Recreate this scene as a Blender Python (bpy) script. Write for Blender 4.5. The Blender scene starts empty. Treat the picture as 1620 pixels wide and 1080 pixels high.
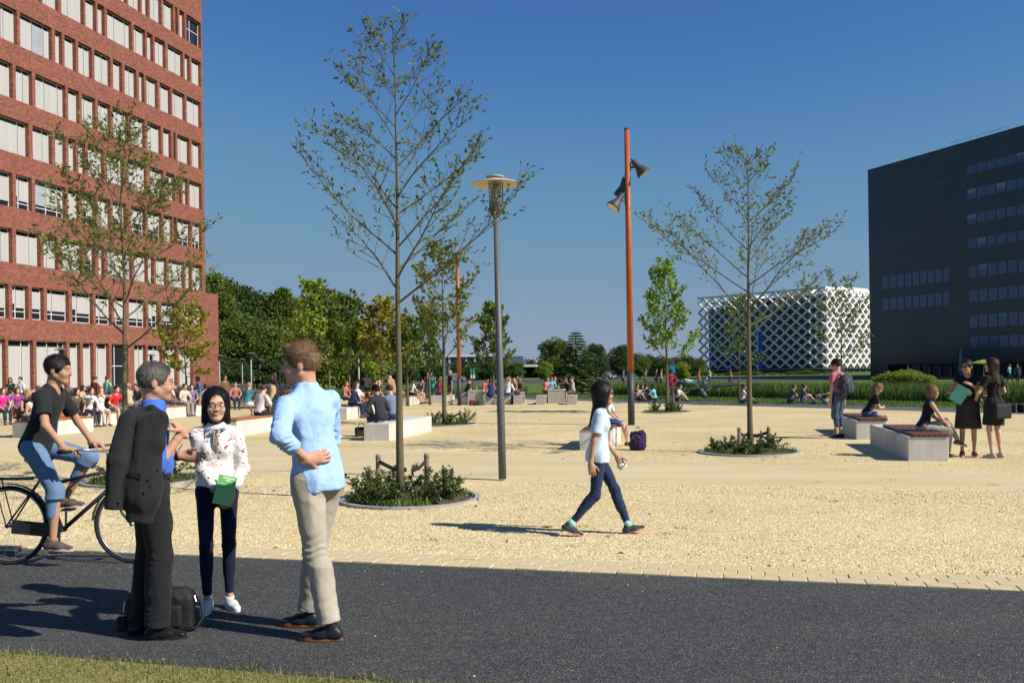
import bpy, math, random
import numpy as np
from mathutils import Vector, Matrix, noise as mnoise

R = math.radians
scene = bpy.context.scene
COL = scene.collection

# ------------------------------------------------------------------ camera
HCAM, FPX, HOR, ROLL = 1.65, 1446.0, 587.0, 0.014
cam_data = bpy.data.cameras.new('camera')
cam_data.sensor_width = 36.0
cam_data.lens = 36.0 * FPX / 1620.0
cam_data.shift_y = 47.0 / 1620.0
cam_data.clip_start = 0.1
cam_data.clip_end = 6000
cam = bpy.data.objects.new('camera', cam_data)
COL.objects.link(cam)
cam.matrix_world = Matrix.Translation((0, 0, HCAM)) @ Matrix.Rotation(R(90), 4, 'X') @ Matrix.Rotation(-ROLL, 4, 'Z')
scene.camera = cam

# ------------------------------------------------------------------ light
SUN_AZ, SUN_EL = 25.0, 38.5
world = bpy.data.worlds.new('World')
scene.world = world
world.use_nodes = True
wn = world.node_tree
wn.nodes.clear()
sky = wn.nodes.new('ShaderNodeTexSky')
sky.sky_type = 'NISHITA'
sky.sun_disc = False
sky.sun_elevation = R(SUN_EL)
sky.sun_rotation = R(90 + SUN_AZ)
sky.altitude = 0
sky.air_density = 1.0
sky.dust_density = 0.1
sky.ozone_density = 6.0
bg = wn.nodes.new('ShaderNodeBackground')
bg.inputs['Strength'].default_value = 0.087
wo = wn.nodes.new('ShaderNodeOutputWorld')
# one tone curve for the whole sky: a deep late-summer blue that pales towards the horizon
sin_ = wn.nodes.new('ShaderNodeVectorMath'); sin_.operation = 'SCALE'; sin_.inputs[3].default_value = 0.111
scv = wn.nodes.new('ShaderNodeRGBCurve'); sout = wn.nodes.new('ShaderNodeVectorMath'); sout.operation = 'SCALE'; sout.inputs[3].default_value = 1/0.111
for ci, pts_ in enumerate((((0,0),(.107,.056),(.189,.128),(.445,.242),(.64,.285),(1,.33)), ((0,0),(.209,.163),(.347,.285),(.606,.343),(.70,.36),(1,.42)), ((0,0),(.2,.26),(.413,.42),(.56,.475),(.70,.475),(1,.5)))):
    cv = scv.mapping.curves[ci]
    cv.points[0].location = pts_[0]; cv.points[1].location = pts_[-1]
    for p_ in pts_[1:-1]: cv.points.new(*p_)
scv.mapping.update()
wn.links.new(sky.outputs[0], sin_.inputs[0]); wn.links.new(sin_.outputs[0], scv.inputs['Color']); wn.links.new(scv.outputs[0], sout.inputs[0]); wn.links.new(sout.outputs[0], bg.inputs[0])
wn.links.new(bg.outputs[0], wo.inputs[0])

sun_data = bpy.data.lights.new('sun', 'SUN')
sun_data.energy = 5.0
sun_data.angle = R(0.5)
sun_data.color = (1.0, 0.93, 0.82)
sun = bpy.data.objects.new('sun', sun_data)
COL.objects.link(sun)
SUNV = Vector((math.cos(R(SUN_AZ)) * math.cos(R(SUN_EL)), -math.sin(R(SUN_AZ)) * math.cos(R(SUN_EL)), math.sin(R(SUN_EL))))
sun.location = SUNV * 200
sun.rotation_euler = SUNV.to_track_quat('Z', 'Y').to_euler()

vs = scene.view_settings
vs.view_transform = 'Standard'
vs.look = 'None'
vs.exposure = 0.35
vs.gamma = 1.0
vs.use_curve_mapping = False
scene.cycles.max_bounces = 6
scene.cycles.diffuse_bounces = 3
scene.cycles.glossy_bounces = 3
scene.cycles.transmission_bounces = 4
scene.cycles.transparent_max_bounces = 8
scene.cycles.use_denoising = True

# ------------------------------------------------------------------ helpers
def uv(px, py):
    u = (px - 810.0) / FPX
    v = (HOR - py) / FPX
    return u + ROLL * v, v - ROLL * u

def at(px, py, Y):
    """world point seen at a photo pixel when it stands Y metres away"""
    u, v = uv(px, py)
    return Vector((u * Y, Y, HCAM + v * Y))

def gnd(px, py, z=0.0):
    u, v = uv(px, py)
    Y = (z - HCAM) / v
    return Vector((u * Y, Y, z))

class MB:
    def __init__(s):
        s.v = []; s.f = []; s.m = []
        s.mi = 0
    def add(s, vs_, fs_):
        o = len(s.v)
        s.v.extend([tuple(p) for p in vs_])
        for f in fs_:
            s.f.append(tuple(i + o for i in f)); s.m.append(s.mi)
        return s
    def box(s, x0, x1, y0, y1, z0, z1):
        return s.add([(x0,y0,z0),(x1,y0,z0),(x1,y1,z0),(x0,y1,z0),(x0,y0,z1),(x1,y0,z1),(x1,y1,z1),(x0,y1,z1)],
                     [(0,3,2,1),(4,5,6,7),(0,1,5,4),(1,2,6,5),(2,3,7,6),(3,0,4,7)])
    def bbox(s, x0, x1, y0, y1, z0, z1, b=0.01):
        """box with chamfered vertical and top edges"""
        pts = [(x0+b,y0),(x1-b,y0),(x1,y0+b),(x1,y1-b),(x1-b,y1),(x0+b,y1),(x0,y1-b),(x0,y0+b)]
        cx, cy = (x0+x1)/2, (y0+y1)/2
        ins = [(cx+(x-cx)*(1-2*b/max(1e-6,(x1-x0))), cy+(y-cy)*(1-2*b/max(1e-6,(y1-y0)))) for x,y in pts]
        n = 8
        vs_ = [(x,y,z0) for x,y in pts] + [(x,y,z1-b) for x,y in pts] + [(x,y,z1) for x,y in ins]
        fs_ = [tuple(range(n-1,-1,-1)), tuple(range(2*n,3*n))]
        for k in range(2):
            for i in range(n):
                j = (i+1) % n
                fs_.append((k*n+i, k*n+j, (k+1)*n+j, (k+1)*n+i))
        return s.add(vs_, fs_)
    def beam(s, p0, p1, w, h, up=(0,0,1)):
        p0, p1 = Vector(p0), Vector(p1)
        d = (p1-p0).normalized(); up = Vector(up)
        a = d.cross(up)
        if a.length < 1e-4: a = d.cross(Vector((1,0,0)))
        a.normalize(); b = a.cross(d).normalized()
        a *= w/2; b *= h/2
        vs_ = [p0-a-b, p0+a-b, p0+a+b, p0-a+b, p1-a-b, p1+a-b, p1+a+b, p1-a+b]
        return s.add(vs_, [(0,3,2,1),(4,5,6,7),(0,1,5,4),(1,2,6,5),(2,3,7,6),(3,0,4,7)])
    def tube(s, pts, rad, n=8, cap=True, closed=False):
        pts = [Vector(p) for p in pts]
        if not hasattr(rad, '__len__'): rad = [rad]*len(pts)
        N = len(pts); rings = []
        t0 = (pts[1]-pts[0]).normalized()
        ref = Vector((0,0,1)) if abs(t0.z) < .9 else Vector((1,0,0))
        a = t0.cross(ref).normalized()
        vs_ = []
        for i in range(N):
            if closed: t = pts[(i+1)%N]-pts[i-1]
            elif i == 0: t = pts[1]-pts[0]
            elif i == N-1: t = pts[-1]-pts[-2]
            else: t = pts[i+1]-pts[i-1]
            t.normalize()
            a = (a - t*a.dot(t))
            if a.length < 1e-5: a = t.orthogonal()
            a.normalize(); b = t.cross(a)
            for k in range(n):
                an = 2*math.pi*k/n
                vs_.append(pts[i] + (a*math.cos(an)+b*math.sin(an))*rad[i])
        fs_ = []
        for i in range(N if closed else N-1):
            for k in range(n):
                k2 = (k+1)%n; i2 = (i+1)%N
                fs_.append((i*n+k, i*n+k2, i2*n+k2, i2*n+k))
        if cap and not closed:
            fs_.append(tuple(range(n-1,-1,-1))); fs_.append(tuple((N-1)*n+k for k in range(n)))
        return s.add(vs_, fs_)
    def lathe(s, prof, n=24, o=(0,0,0), cap=True):
        vs_ = []
        for r, z in prof:
            for k in range(n):
                an = 2*math.pi*k/n
                vs_.append((o[0]+r*math.cos(an), o[1]+r*math.sin(an), o[2]+z))
        fs_ = []
        for i in range(len(prof)-1):
            for k in range(n):
                k2 = (k+1)%n
                fs_.append((i*n+k, i*n+k2, (i+1)*n+k2, (i+1)*n+k))
        if cap:
            fs_.append(tuple(range(n-1,-1,-1))); fs_.append(tuple((len(prof)-1)*n+k for k in range(n)))
        return s.add(vs_, fs_)
    def prism(s, poly, z0, z1):
        n = len(poly)
        vs_ = [(x,y,z0) for x,y in poly]+[(x,y,z1) for x,y in poly]
        fs_ = [tuple(range(n-1,-1,-1)), tuple(range(n,2*n))]
        for i in range(n):
            j = (i+1)%n
            fs_.append((i,j,n+j,n+i))
        return s.add(vs_, fs_)
    def sphere(s, c, r, nu=12, nv=8):
        if not hasattr(r,'__len__'): r = (r,r,r)
        vs_ = []
        for j in range(nv+1):
            th = math.pi*j/nv
            for k in range(nu):
                an = 2*math.pi*k/nu
                vs_.append((c[0]+r[0]*math.sin(th)*math.cos(an), c[1]+r[1]*math.sin(th)*math.sin(an), c[2]+r[2]*math.cos(th)))
        fs_ = []
        for j in range(nv):
            for k in range(nu):
                k2 = (k+1)%nu
                fs_.append((j*nu+k, (j+1)*nu+k, (j+1)*nu+k2, j*nu+k2))
        return s.add(vs_, fs_)
    def mesh(s, name, mats, smooth=False):
        me = bpy.data.meshes.new(name)
        me.from_pydata(s.v, [], s.f)
        if not isinstance(mats, (list, tuple)): mats = [mats]
        for m in mats: me.materials.append(m)
        if len(mats) > 1: me.polygons.foreach_set('material_index', s.m)
        if smooth: me.polygons.foreach_set('use_smooth', [True]*len(s.f))
        me.update()
        return me
    def build(s, name, mats, parent=None, smooth=False):
        return obj(name, s.mesh(name, mats, smooth), parent)

def obj(name, data, parent=None):
    o = bpy.data.objects.new(name, data)
    COL.objects.link(o)
    if parent is not None: o.parent = parent
    return o

def empty(name, loc=(0,0,0), rz=0.0, scale=1.0):
    o = bpy.data.objects.new(name, None)
    COL.objects.link(o)
    o.location = loc; o.rotation_euler = (0,0,rz); o.scale = (scale,)*3
    o.empty_display_size = 0.2
    return o

def tag(o, label, cat, group=None, kind=None):
    o['label'] = label; o['category'] = cat
    if group: o['group'] = group
    if kind: o['kind'] = kind
    return o

def structure(o):
    o['kind'] = 'structure'
    return o

def copy_tree(o, parent=None):
    c = o.copy(); COL.objects.link(c); c.parent = parent
    for ch in o.children: copy_tree(ch, c)
    return c

def npmesh(name, V, F, mats, smooth=False, mi=None):
    """V (n,3) array, F (m,k) array of equal sized polygons"""
    me = bpy.data.meshes.new(name)
    V = np.asarray(V, np.float32); F = np.asarray(F, np.int32)
    k = F.shape[1]
    me.vertices.add(len(V)); me.vertices.foreach_set('co', V.ravel())
    me.loops.add(F.size); me.loops.foreach_set('vertex_index', F.ravel())
    me.polygons.add(len(F))
    me.polygons.foreach_set('loop_start', np.arange(0, F.size, k, dtype=np.int32))
    if not isinstance(mats, (list, tuple)): mats = [mats]
    for m in mats: me.materials.append(m)
    if mi is not None: me.polygons.foreach_set('material_index', np.asarray(mi, np.int32))
    if smooth: me.polygons.foreach_set('use_smooth', np.ones(len(F), bool))
    me.update(calc_edges=True)
    me.validate()
    return me

# ------------------------------------------------------------------ materials
def srgb(r, g, b):
    f = lambda c: (c/12.92 if c <= .04045 else ((c+.055)/1.055)**2.4)
    return (f(r/255), f(g/255), f(b/255))

class NT:
    """small node-tree builder"""
    def __init__(s, name):
        s.m = bpy.data.materials.new(name); s.m.use_nodes = True
        s.t = s.m.node_tree; s.n = s.t.nodes
        s.b = s.n['Principled BSDF']
        s._tc = None
    def node(s, typ, **kw):
        n = s.n.new(typ)
        for k, v in kw.items(): setattr(n, k, v)
        return n
    def link(s, a, b): s.t.links.new(a, b)
    def tc(s, which='Object'):
        if s._tc is None: s._tc = s.n.new('ShaderNodeTexCoord')
        return s._tc.outputs[which]
    def mapping(s, scale=(1,1,1), rot=(0,0,0), which='Object', loc=(0,0,0)):
        mp = s.node('ShaderNodeMapping')
        mp.inputs['Scale'].default_value = scale; mp.inputs['Rotation'].default_value = rot
        mp.inputs['Location'].default_value = loc
        s.link(s.tc(which), mp.inputs['Vector'])
        return mp.outputs[0]
    def noise(s, scale, detail=4, rough=.6, vec=None, dist=0.0):
        n = s.node('ShaderNodeTexNoise')
        n.inputs['Scale'].default_value = scale; n.inputs['Detail'].default_value = detail
        n.inputs['Roughness'].default_value = rough; n.inputs['Distortion'].default_value = dist
        s.link(vec if vec is not None else s.tc(), n.inputs['Vector'])
        return n
    def ramp(s, fac, stops, interp='LINEAR'):
        r = s.node('ShaderNodeValToRGB'); cr = r.color_ramp; cr.interpolation = interp
        while len(cr.elements) < len(stops): cr.elements.new(.5)
        for e, (p, c) in zip(cr.elements, stops):
            e.position = p; e.color = (*c, 1) if len(c) == 3 else c
        s.link(fac, r.inputs[0])
        return r.outputs[0]
    def mix(s, fac, a, b, blend='MIX'):
        n = s.node('ShaderNodeMix'); n.data_type = 'RGBA'; n.blend_type = blend
        for sock, val in ((n.inputs[0], fac), (n.inputs[6], a), (n.inputs[7], b)):
            if hasattr(val, 'links'): s.link(val, sock)
            elif sock == n.inputs[0]: sock.default_value = val
            else: sock.default_value = (*val, 1)
        return n.outputs[2]
    def math(s, op, a, b=0.0):
        n = s.node('ShaderNodeMath'); n.operation = op
        for sock, val in ((n.inputs[0], a), (n.inputs[1], b)):
            if hasattr(val, 'links'): s.link(val, sock)
            else: sock.default_value = val
        return n.outputs[0]
    def bump(s, h, strength=.3, dist=.01, normal=None):
        b = s.node('ShaderNodeBump')
        b.inputs['Strength'].default_value = strength; b.inputs['Distance'].default_value = dist
        s.link(h, b.inputs['Height'])
        if normal is not None: s.link(normal, b.inputs['Normal'])
        return b.outputs[0]
    def done(s, color=None, rough=.8, normal=None, spec=.3, metal=0.0):
        if color is not None:
            if hasattr(color, 'links'): s.link(color, s.b.inputs['Base Color'])
            else: s.b.inputs['Base Color'].default_value = (*color, 1)
        if hasattr(rough, 'links'): s.link(rough, s.b.inputs['Roughness'])
        else: s.b.inputs['Roughness'].default_value = rough
        s.b.inputs['Specular IOR Level'].default_value = spec
        s.b.inputs['Metallic'].default_value = metal
        if normal is not None: s.link(normal, s.b.inputs['Normal'])
        return s.m

def plain(name, c, rough=.7, var=.15, scale=8.0, spec=.3, metal=0.0, bump=0.0, bscale=60.0):
    t = NT(name)
    n = t.noise(scale, 5)
    col = t.ramp(n.outputs[0], [(.3, tuple(x*(1-var) for x in c)), (.7, tuple(min(1, x*(1+var)) for x in c))])
    nm = None
    if bump:
        nb = t.noise(bscale, 3)
        nm = t.bump(nb.outputs[0], bump, .01)
    return t.done(col, rough, nm, spec, metal)

def mat_gravel():
    t = NT('gravel_yellow')
    v = t.node('ShaderNodeTexVoronoi'); v.inputs['Scale'].default_value = 42
    t.link(t.tc(), v.inputs['Vector'])
    sep = t.node('ShaderNodeSeparateColor'); t.link(v.outputs['Color'], sep.inputs[0])
    stone = t.ramp(sep.outputs[0], [(0, (.47,.365,.18)), (.45, (.635,.52,.285)), (.8, (.72,.61,.36)), (1, (.77,.69,.48))])
    big = t.noise(.35, 5, .6)
    patch = t.ramp(big.outputs[0], [(.3, (.84,.82,.76)), (.65, (1.06,1.05,1.02))])
    col = t.mix(1.0, stone, patch, 'MULTIPLY')
    mp = t.mapping((.05,.6,1))
    st = t.noise(1.0, 4, .6, vec=mp)
    wear = t.ramp(st.outputs[0], [(.52, (0,0,0)), (.66, (1,1,1))])
    col = t.mix(t.math('MULTIPLY', wear, .45), col, (.50,.39,.24))
    fine = t.noise(9, 6, .75)
    col = t.mix(1.0, col, t.ramp(fine.outputs[0], [(.3, (.82,.80,.76)), (.62, (1.05,1.05,1.05))]), 'MULTIPLY')
    hi = t.math('SUBTRACT', 1.0, v.outputs['Distance'])
    nm = t.bump(hi, .75, .012)
    return t.done(col, .95, nm, .15)

def mat_asphalt():
    t = NT('asphalt')
    v = t.node('ShaderNodeTexVoronoi'); v.inputs['Scale'].default_value = 110
    t.link(t.tc(), v.inputs['Vector'])
    sep = t.node('ShaderNodeSeparateColor'); t.link(v.outputs['Color'], sep.inputs[0])
    c1 = t.ramp(sep.outputs[0], [(0, (.027,.029,.028)), (.5, (.050,.053,.051)), (.85, (.082,.086,.081)), (1, (.155,.157,.145))])
    n2 = t.noise(.8, 5, .65)
    c2 = t.mix(1.0, c1, t.ramp(n2.outputs[0], [(.3, (.82,.83,.85)), (.7, (1.12,1.1,1.08))]), 'MULTIPLY')
    n3 = t.noise(14, 3, .7)
    c2 = t.mix(1.0, c2, t.ramp(n3.outputs[0], [(.3, (.75,.75,.76)), (.7, (1.2,1.2,1.2))]), 'MULTIPLY')
    n4 = t.noise(.45, 6, .7, vec=t.mapping((.5,2.2,1), (0,0,-.25)))
    c2 = t.mix(t.math('MULTIPLY', t.ramp(n4.outputs[0], [(.5,(0,0,0)),(.7,(1,1,1))]), .22), c2, (.13,.122,.105))
    nm = t.bump(t.math('ADD', v.outputs['Distance'], n3.outputs[0]), .75, .007)
    return t.done(c2, .84, nm, .35)

def mat_grass(name, a, b, dry=(.30,.25,.10), amt=.35, scale=1.6):
    t = NT(name)
    n = t.noise(scale*14, 4, .7)
    c = t.ramp(n.outputs[0], [(.3, a), (.7, b)])
    n2 = t.noise(scale*.4, 4, .6)
    c = t.mix(t.math('MULTIPLY', t.ramp(n2.outputs[0], [(.45, (0,0,0)), (.65, (1,1,1))]), amt), c, dry)
    nm = t.bump(n.outputs[0], .7, .05)
    return t.done(c, .95, nm, .1)

def mat_brick():
    t = NT('red_brick')
    sx = t.node('ShaderNodeSeparateXYZ'); t.link(t.tc(), sx.inputs[0])
    cx = t.node('ShaderNodeCombineXYZ')
    t.link(t.math('ADD', sx.outputs[0], sx.outputs[1]), cx.inputs[0]); t.link(sx.outputs[2], cx.inputs[1])
    b = t.node('ShaderNodeTexBrick')
    t.link(cx.outputs[0], b.inputs['Vector'])
    b.inputs['Scale'].default_value = 1.0
    b.inputs['Brick Width'].default_value = .22; b.inputs['Row Height'].default_value = .075
    b.inputs['Mortar Size'].default_value = .010; b.inputs['Mortar Smooth'].default_value = .2
    b.inputs['Bias'].default_value = -.1
    b.inputs['Color1'].default_value = (.165,.047,.031,1); b.inputs['Color2'].default_value = (.325,.110,.074,1)
    b.inputs['Mortar'].default_value = (.24,.145,.11,1)
    n = t.noise(.9, 5, .65)
    c = t.mix(1.0, b.outputs[0], t.ramp(n.outputs[0], [(.3, (.84,.84,.84)), (.7, (1.12,1.1,1.08))]), 'MULTIPLY')
    n2 = t.noise(3.5, 6, .8)
    eff = t.ramp(n2.outputs[0], [(.60, (0,0,0)), (.78, (1,1,1))])
    c = t.mix(t.math('MULTIPLY', eff, .30), c, (.40,.25,.19))
    n3 = t.noise(5.5, 3, .8)
    c = t.mix(1.0, c, t.ramp(n3.outputs[0], [(.3, (.74,.72,.70)), (.7, (1.2,1.2,1.2))]), 'MULTIPLY')
    nm = t.bump(b.outputs['Fac'], -.5, .01)
    return t.done(c, .9, nm, .15)

def mat_wood(name, c, var=.25, scale=3.0):
    t = NT(name)
    mp = t.mapping((14*scale, .6*scale, 14*scale))
    n = t.noise(1.5, 6, .65, vec=mp, dist=.6)
    col = t.ramp(n.outputs[0], [(.25, tuple(x*(1-var) for x in c)), (.75, tuple(x*(1+var) for x in c))])
    nm = t.bump(n.outputs[0], .25, .004)
    return t.done(col, .6, nm, .3)

def mat_concrete(name, c=(.50,.48,.44)):
    t = NT(name)
    n = t.noise(2.2, 6, .7); n2 = t.noise(40, 4, .7)
    col = t.ramp(n.outputs[0], [(.3, tuple(x*.86 for x in c)), (.7, tuple(min(1,x*1.08) for x in c))])
    v = t.node('ShaderNodeTexVoronoi'); v.inputs['Scale'].default_value = 26
    t.link(t.tc(), v.inputs['Vector'])
    pore = t.ramp(v.outputs['Distance'], [(.04, (.55,.55,.55)), (.10, (1,1,1))])
    col = t.mix(1.0, col, pore, 'MULTIPLY')
    mp = t.mapping((5, 5, .5))
    st = t.noise(1.3, 5, .7, vec=mp)
    col = t.mix(1.0, col, t.ramp(st.outputs[0], [(.35, (.88,.87,.85)), (.6, (1.03,1.03,1.03))]), 'MULTIPLY')
    nm = t.bump(n2.outputs[0], .2, .004)
    return t.done(col, .85, nm, .2)

def mat_leaf(name, a, b, c=None, trans=.35):
    t = NT(name)
    n = t.noise(.9, 3, .6)
    ob = t.node('ShaderNodeNewGeometry')
    col = t.ramp(ob.outputs['Random Per Island'], [(0, a), (.5, b), (1, c or b)])
    col = t.mix(1.0, col, t.ramp(n.outputs[0], [(.3, (.75,.78,.7)), (.7, (1.2,1.18,1.1))]), 'MULTIPLY')
    t.done(col, .55, None, .35)
    tr = t.node('ShaderNodeBsdfTranslucent'); t.link(col, tr.inputs['Color'])
    ms = t.node('ShaderNodeMixShader'); ms.inputs[0].default_value = trans
    t.link(t.b.outputs[0], ms.inputs[1]); t.link(tr.outputs[0], ms.inputs[2])
    t.link(ms.outputs[0], t.n['Material Output'].inputs['Surface'])
    return t.m

def mat_bark(name, c):
    t = NT(name)
    mp = t.mapping((30, 30, 5))
    n = t.noise(1.0, 6, .7, vec=mp)
    n2 = t.noise(4, 4, .6)
    col = t.ramp(n.outputs[0], [(.3, tuple(x*.6 for x in c)), (.7, tuple(x*1.35 for x in c))])
    col = t.mix(t.math('MULTIPLY', n2.outputs[0], .5), col, (.13,.14,.07))
    nm = t.bump(n.outputs[0], .6, .01)
    return t.done(col, .9, nm, .15)

def mat_glass(name, c=(.015,.02,.025), rough=.06, spec=.6):
    t = NT(name)
    n = t.noise(.7, 2, .5)
    nm = t.bump(n.outputs[0], .04, .1)
    return t.done(c, rough, nm, spec)

M = {}
M['gravel'] = mat_gravel(); M['asphalt'] = mat_asphalt()
M['lawn'] = mat_grass('lawn_green', (.055,.095,.022), (.12,.17,.04), (.20,.19,.07), .4)
M['lawn_dry'] = mat_grass('lawn_dry', (.16,.16,.05), (.26,.25,.09), (.36,.29,.12), .6)
M['brick'] = mat_brick()
M['concrete'] = mat_concrete('concrete_pale', (.60,.585,.55))
M['concrete_table'] = mat_concrete('concrete_table', (.43,.40,.35))
M['kerb'] = mat_concrete('kerb_stone', (.36,.355,.34))
M['deck'] = mat_wood('hardwood_deck', (.16,.068,.046))
M['deck_orange'] = mat_wood('hardwood_orange', (.36,.13,.05))
M['stake'] = mat_wood('stake_wood', (.24,.19,.14), .3, 1.0)
M['bark'] = mat_bark('bark_grey', (.115,.095,.062))
M['twig'] = plain('twig_brown', (.10,.075,.055), .85, .3, 6)
M['soil'] = plain('soil', (.10,.075,.05), .95, .4, 18, .1, bump=.8, bscale=40)
M['steel_grey'] = plain('post_grey', (.095,.105,.11), .5, .1, 4, .4)
M['steel_dark'] = plain('post_dark', (.045,.048,.05), .55, .15, 4, .4)
M['steel_light'] = plain('post_light', (.30,.32,.33), .5, .1, 5, .4)
M['orange'] = plain('post_rust_orange', (.36,.088,.028), .5, .16, 2.5, .35)
M['black_metal'] = plain('black_metal', (.02,.022,.024), .5, .2, 10, .4)
M['white_paint'] = plain('white_paint', (.72,.72,.71), .5, .06, 3, .3)
M['frame'] = plain('window_frame_white', (.62,.64,.66), .45, .05, 3, .4)
M['glass'] = mat_glass('window_glass')
M['paver'] = plain('yellow_paver', (.56,.46,.27), .9, .14, 7, .2, bump=.3, bscale=90)
# ================================================================== SETTING: GROUND
rng = random.Random(7)

def sheet(name, poly, z, mat):
    m = MB(); m.add([(x, y, z) for x, y in poly], [tuple(range(len(poly)))])
    return structure(m.build(name, mat))

ground = sheet('ground', [(-2500,-60),(2500,-60),(2500,4000),(-2500,4000)], -0.03, M['lawn'])
# road runs along direction RD, edge passes through A0
A0 = Vector((-5.01, 8.91)); RD = Vector((8.71, -2.27)).normalized(); RN = Vector((-RD.y, RD.x))   # RN points away from the camera
def rp(s, n): 
    p = A0 + RD*s + RN*n
    return (p.x, p.y)
PATH_A, PATH_B = Vector((0.75, 53.5)), Vector((17.2, 29.5))
PD = (PATH_B-PATH_A).normalized(); PN = Vector((-PD.y, PD.x))
pth = lambda s, n: tuple(PATH_A + PD*s + PN*n)
# the coarse gravel of the plaza is parted by a slightly lower compacted path
L1a, L1b = Vector((-.8,13.9)), Vector((5.0,10.72)); L1d = (L1b-L1a).normalized()
n1 = lambda s_, o_=0.0: tuple(L1a+L1d*s_+Vector((-L1d.y,L1d.x))*o_)
pl = MB(); q0, q1 = n1(-38), n1(22)
pl.add([(*rp(-45,.43),0),(*rp(40,.43),0),(*q1,0),(*q0,0)], [(0,1,2,3)])
pl.add([(*q0,0),(*q1,0),(*q1,-.024),(*q0,-.024)], [(0,1,2,3)])
structure(pl.build('plaza_near', M['gravel']))
fa, fb = n1(-38,5.2), n1(22,3.2)
bd = MB(); bd.add([(*q0,-.024),(*q1,-.024),(*fb,.0),(*fa,.0)], [(0,1,2,3)])
t = NT('gravel_compacted'); n_a = t.noise(60, 5, .7); n_b = t.noise(.8, 5, .6, vec=t.mapping((.35,1.6,1), (0,0,.5)))
cc_ = t.ramp(n_a.outputs[0], [(.3,(.49,.40,.23)),(.7,(.68,.58,.36))]); cc_ = t.mix(1.0, cc_, t.ramp(n_b.outputs[0], [(.3,(.88,.86,.83)),(.7,(1.06,1.05,1.03))]), 'MULTIPLY')
structure(bd.build('gravel_path', t.done(cc_, .95, t.bump(n_a.outputs[0], .4, .008), .15)))
sheet('plaza', [fb, pth(60,0), pth(0,0), (-6,56.5), (-14,62), (-24,78), (-70,60), fa], 0.0, M['gravel'])
sheet('road', [rp(-45,0), rp(40,0), rp(40,-2.82), rp(-45,-2.82)], 0.0, M['asphalt'])
sheet('lawn_near', [rp(-45,-2.82), rp(40,-2.82), rp(40,-14), rp(-45,-14)], 0.004, M['lawn_dry'])
M['asphalt_far'] = plain('asphalt_far', (.085,.09,.098), .9, .12, 2)
sheet('path', [pth(-60,0), pth(60,0), pth(60,3.0), pth(-60,3.0)], -0.004, M['asphalt_far'])
sheet('car_park', [(-120,150),(40,118),(60,150),(-120,190)], 0.0, M['asphalt_far'])

# paver strip, each paver its own piece
pav = empty('paver_strip', (0,0,0)); structure(pav)
pm = []
for k in range(4):
    mm = MB(); mm.bbox(-.1042,.1042,-.0695,.0695,-.03,.012+.0015*k,.006); pm.append(mm.mesh('paver', M['paver']))
ang = math.atan2(RD.y, RD.x)
for r in range(3):
    n = 0
    s = -4.0 + (.105 if r % 2 else 0)
    while s < 11.4:
        x, y = rp(s, .072+.1415*r)
        o = obj('paver', pm[rng.randrange(4)], pav)
        o.location = (x, y, rng.uniform(-.003,.002)); o.rotation_euler = (rng.uniform(-.01,.01), rng.uniform(-.01,.01), ang+rng.uniform(-.008,.008))
        s += .211
bed = MB(); bed.add([(*rp(-45,0),-.004),(*rp(40,0),-.004),(*rp(40,.43),-.004),(*rp(-45,.43),-.004)], [(0,1,2,3)])
bed.build('joint_bed', plain('joint_sand', (.42,.34,.21), .95, .2, 20), pav)

# loose stones on the plaza: real pebbles near the camera
def scatter_pebbles(name, count, fn, smin, smax, mat, seed):
    r = np.random.RandomState(seed)
    base = np.array([(1,0,0),(-.5,.87,0),(-.5,-.87,0),(.1,.05,.8)], float)
    pts = fn(r, count)
    n = len(pts)
    s = r.uniform(smin, smax, n)
    a = r.uniform(0, 6.28, n); sq = r.uniform(.55, 1.0, n); hz = r.uniform(.45,.85,n)
    B = np.repeat(base[None], n, 0) + r.uniform(-.18,.18,(n,4,3))
    x = B[:,:,0]*s[:,None]; y = B[:,:,1]*(s*sq)[:,None]; z = B[:,:,2]*(s*hz)[:,None]
    ca, sa = np.cos(a)[:,None], np.sin(a)[:,None]
    V = np.stack([x*ca-y*sa+pts[:,0:1], x*sa+y*ca+pts[:,1:2], z+pts[:,2:3]-.001], -1).reshape(-1,3)
    F = np.array([(0,1,3),(1,2,3),(2,0,3)])[None]+ (np.arange(n)*4)[:,None,None]
    o = obj(name, npmesh(name, V, F.reshape(-1,3), mat))
    return o
def peb_fn(r, count):
    # density falls with distance from the road edge
    s = r.uniform(-6, 13, count); n = .44 + 5.4*r.uniform(0,1,count)**1.5
    x = A0.x + RD.x*s + RN.x*n; y = A0.y + RD.y*s + RN.y*n
    return np.stack([x, y, np.zeros(count)], 1)
def mat_pebble():
    t = NT('pebble')
    g = t.node('ShaderNodeNewGeometry')
    c = t.ramp(g.outputs['Random Per Island'], [(0,(.36,.26,.12)),(.25,(.60,.48,.255)),(.8,(.72,.605,.36)),(1,(.82,.75,.56))])
    return t.done(c, .9, None, .2)
M['pebble'] = mat_pebble()
tag(scatter_pebbles('gravel', 150000, peb_fn, .006, .019, M['pebble'], 3), 'loose yellow gravel covering the plaza beside the asphalt road', 'gravel', kind='stuff')
def grit_fn(r, count):
    s = r.uniform(-4, 12, count); n = -.02-2.7*r.uniform(0,1,count)**1.6
    return np.stack([A0.x+RD.x*s+RN.x*n, A0.y+RD.y*s+RN.y*n, np.zeros(count)], 1)
def edge_fn(r, count):
    s = r.uniform(-4, 12, count); n = .43-.42*r.uniform(0,1,count)**2.2
    return np.stack([A0.x+RD.x*s+RN.x*n, A0.y+RD.y*s+RN.y*n, np.full(count,.012)], 1)
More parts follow.
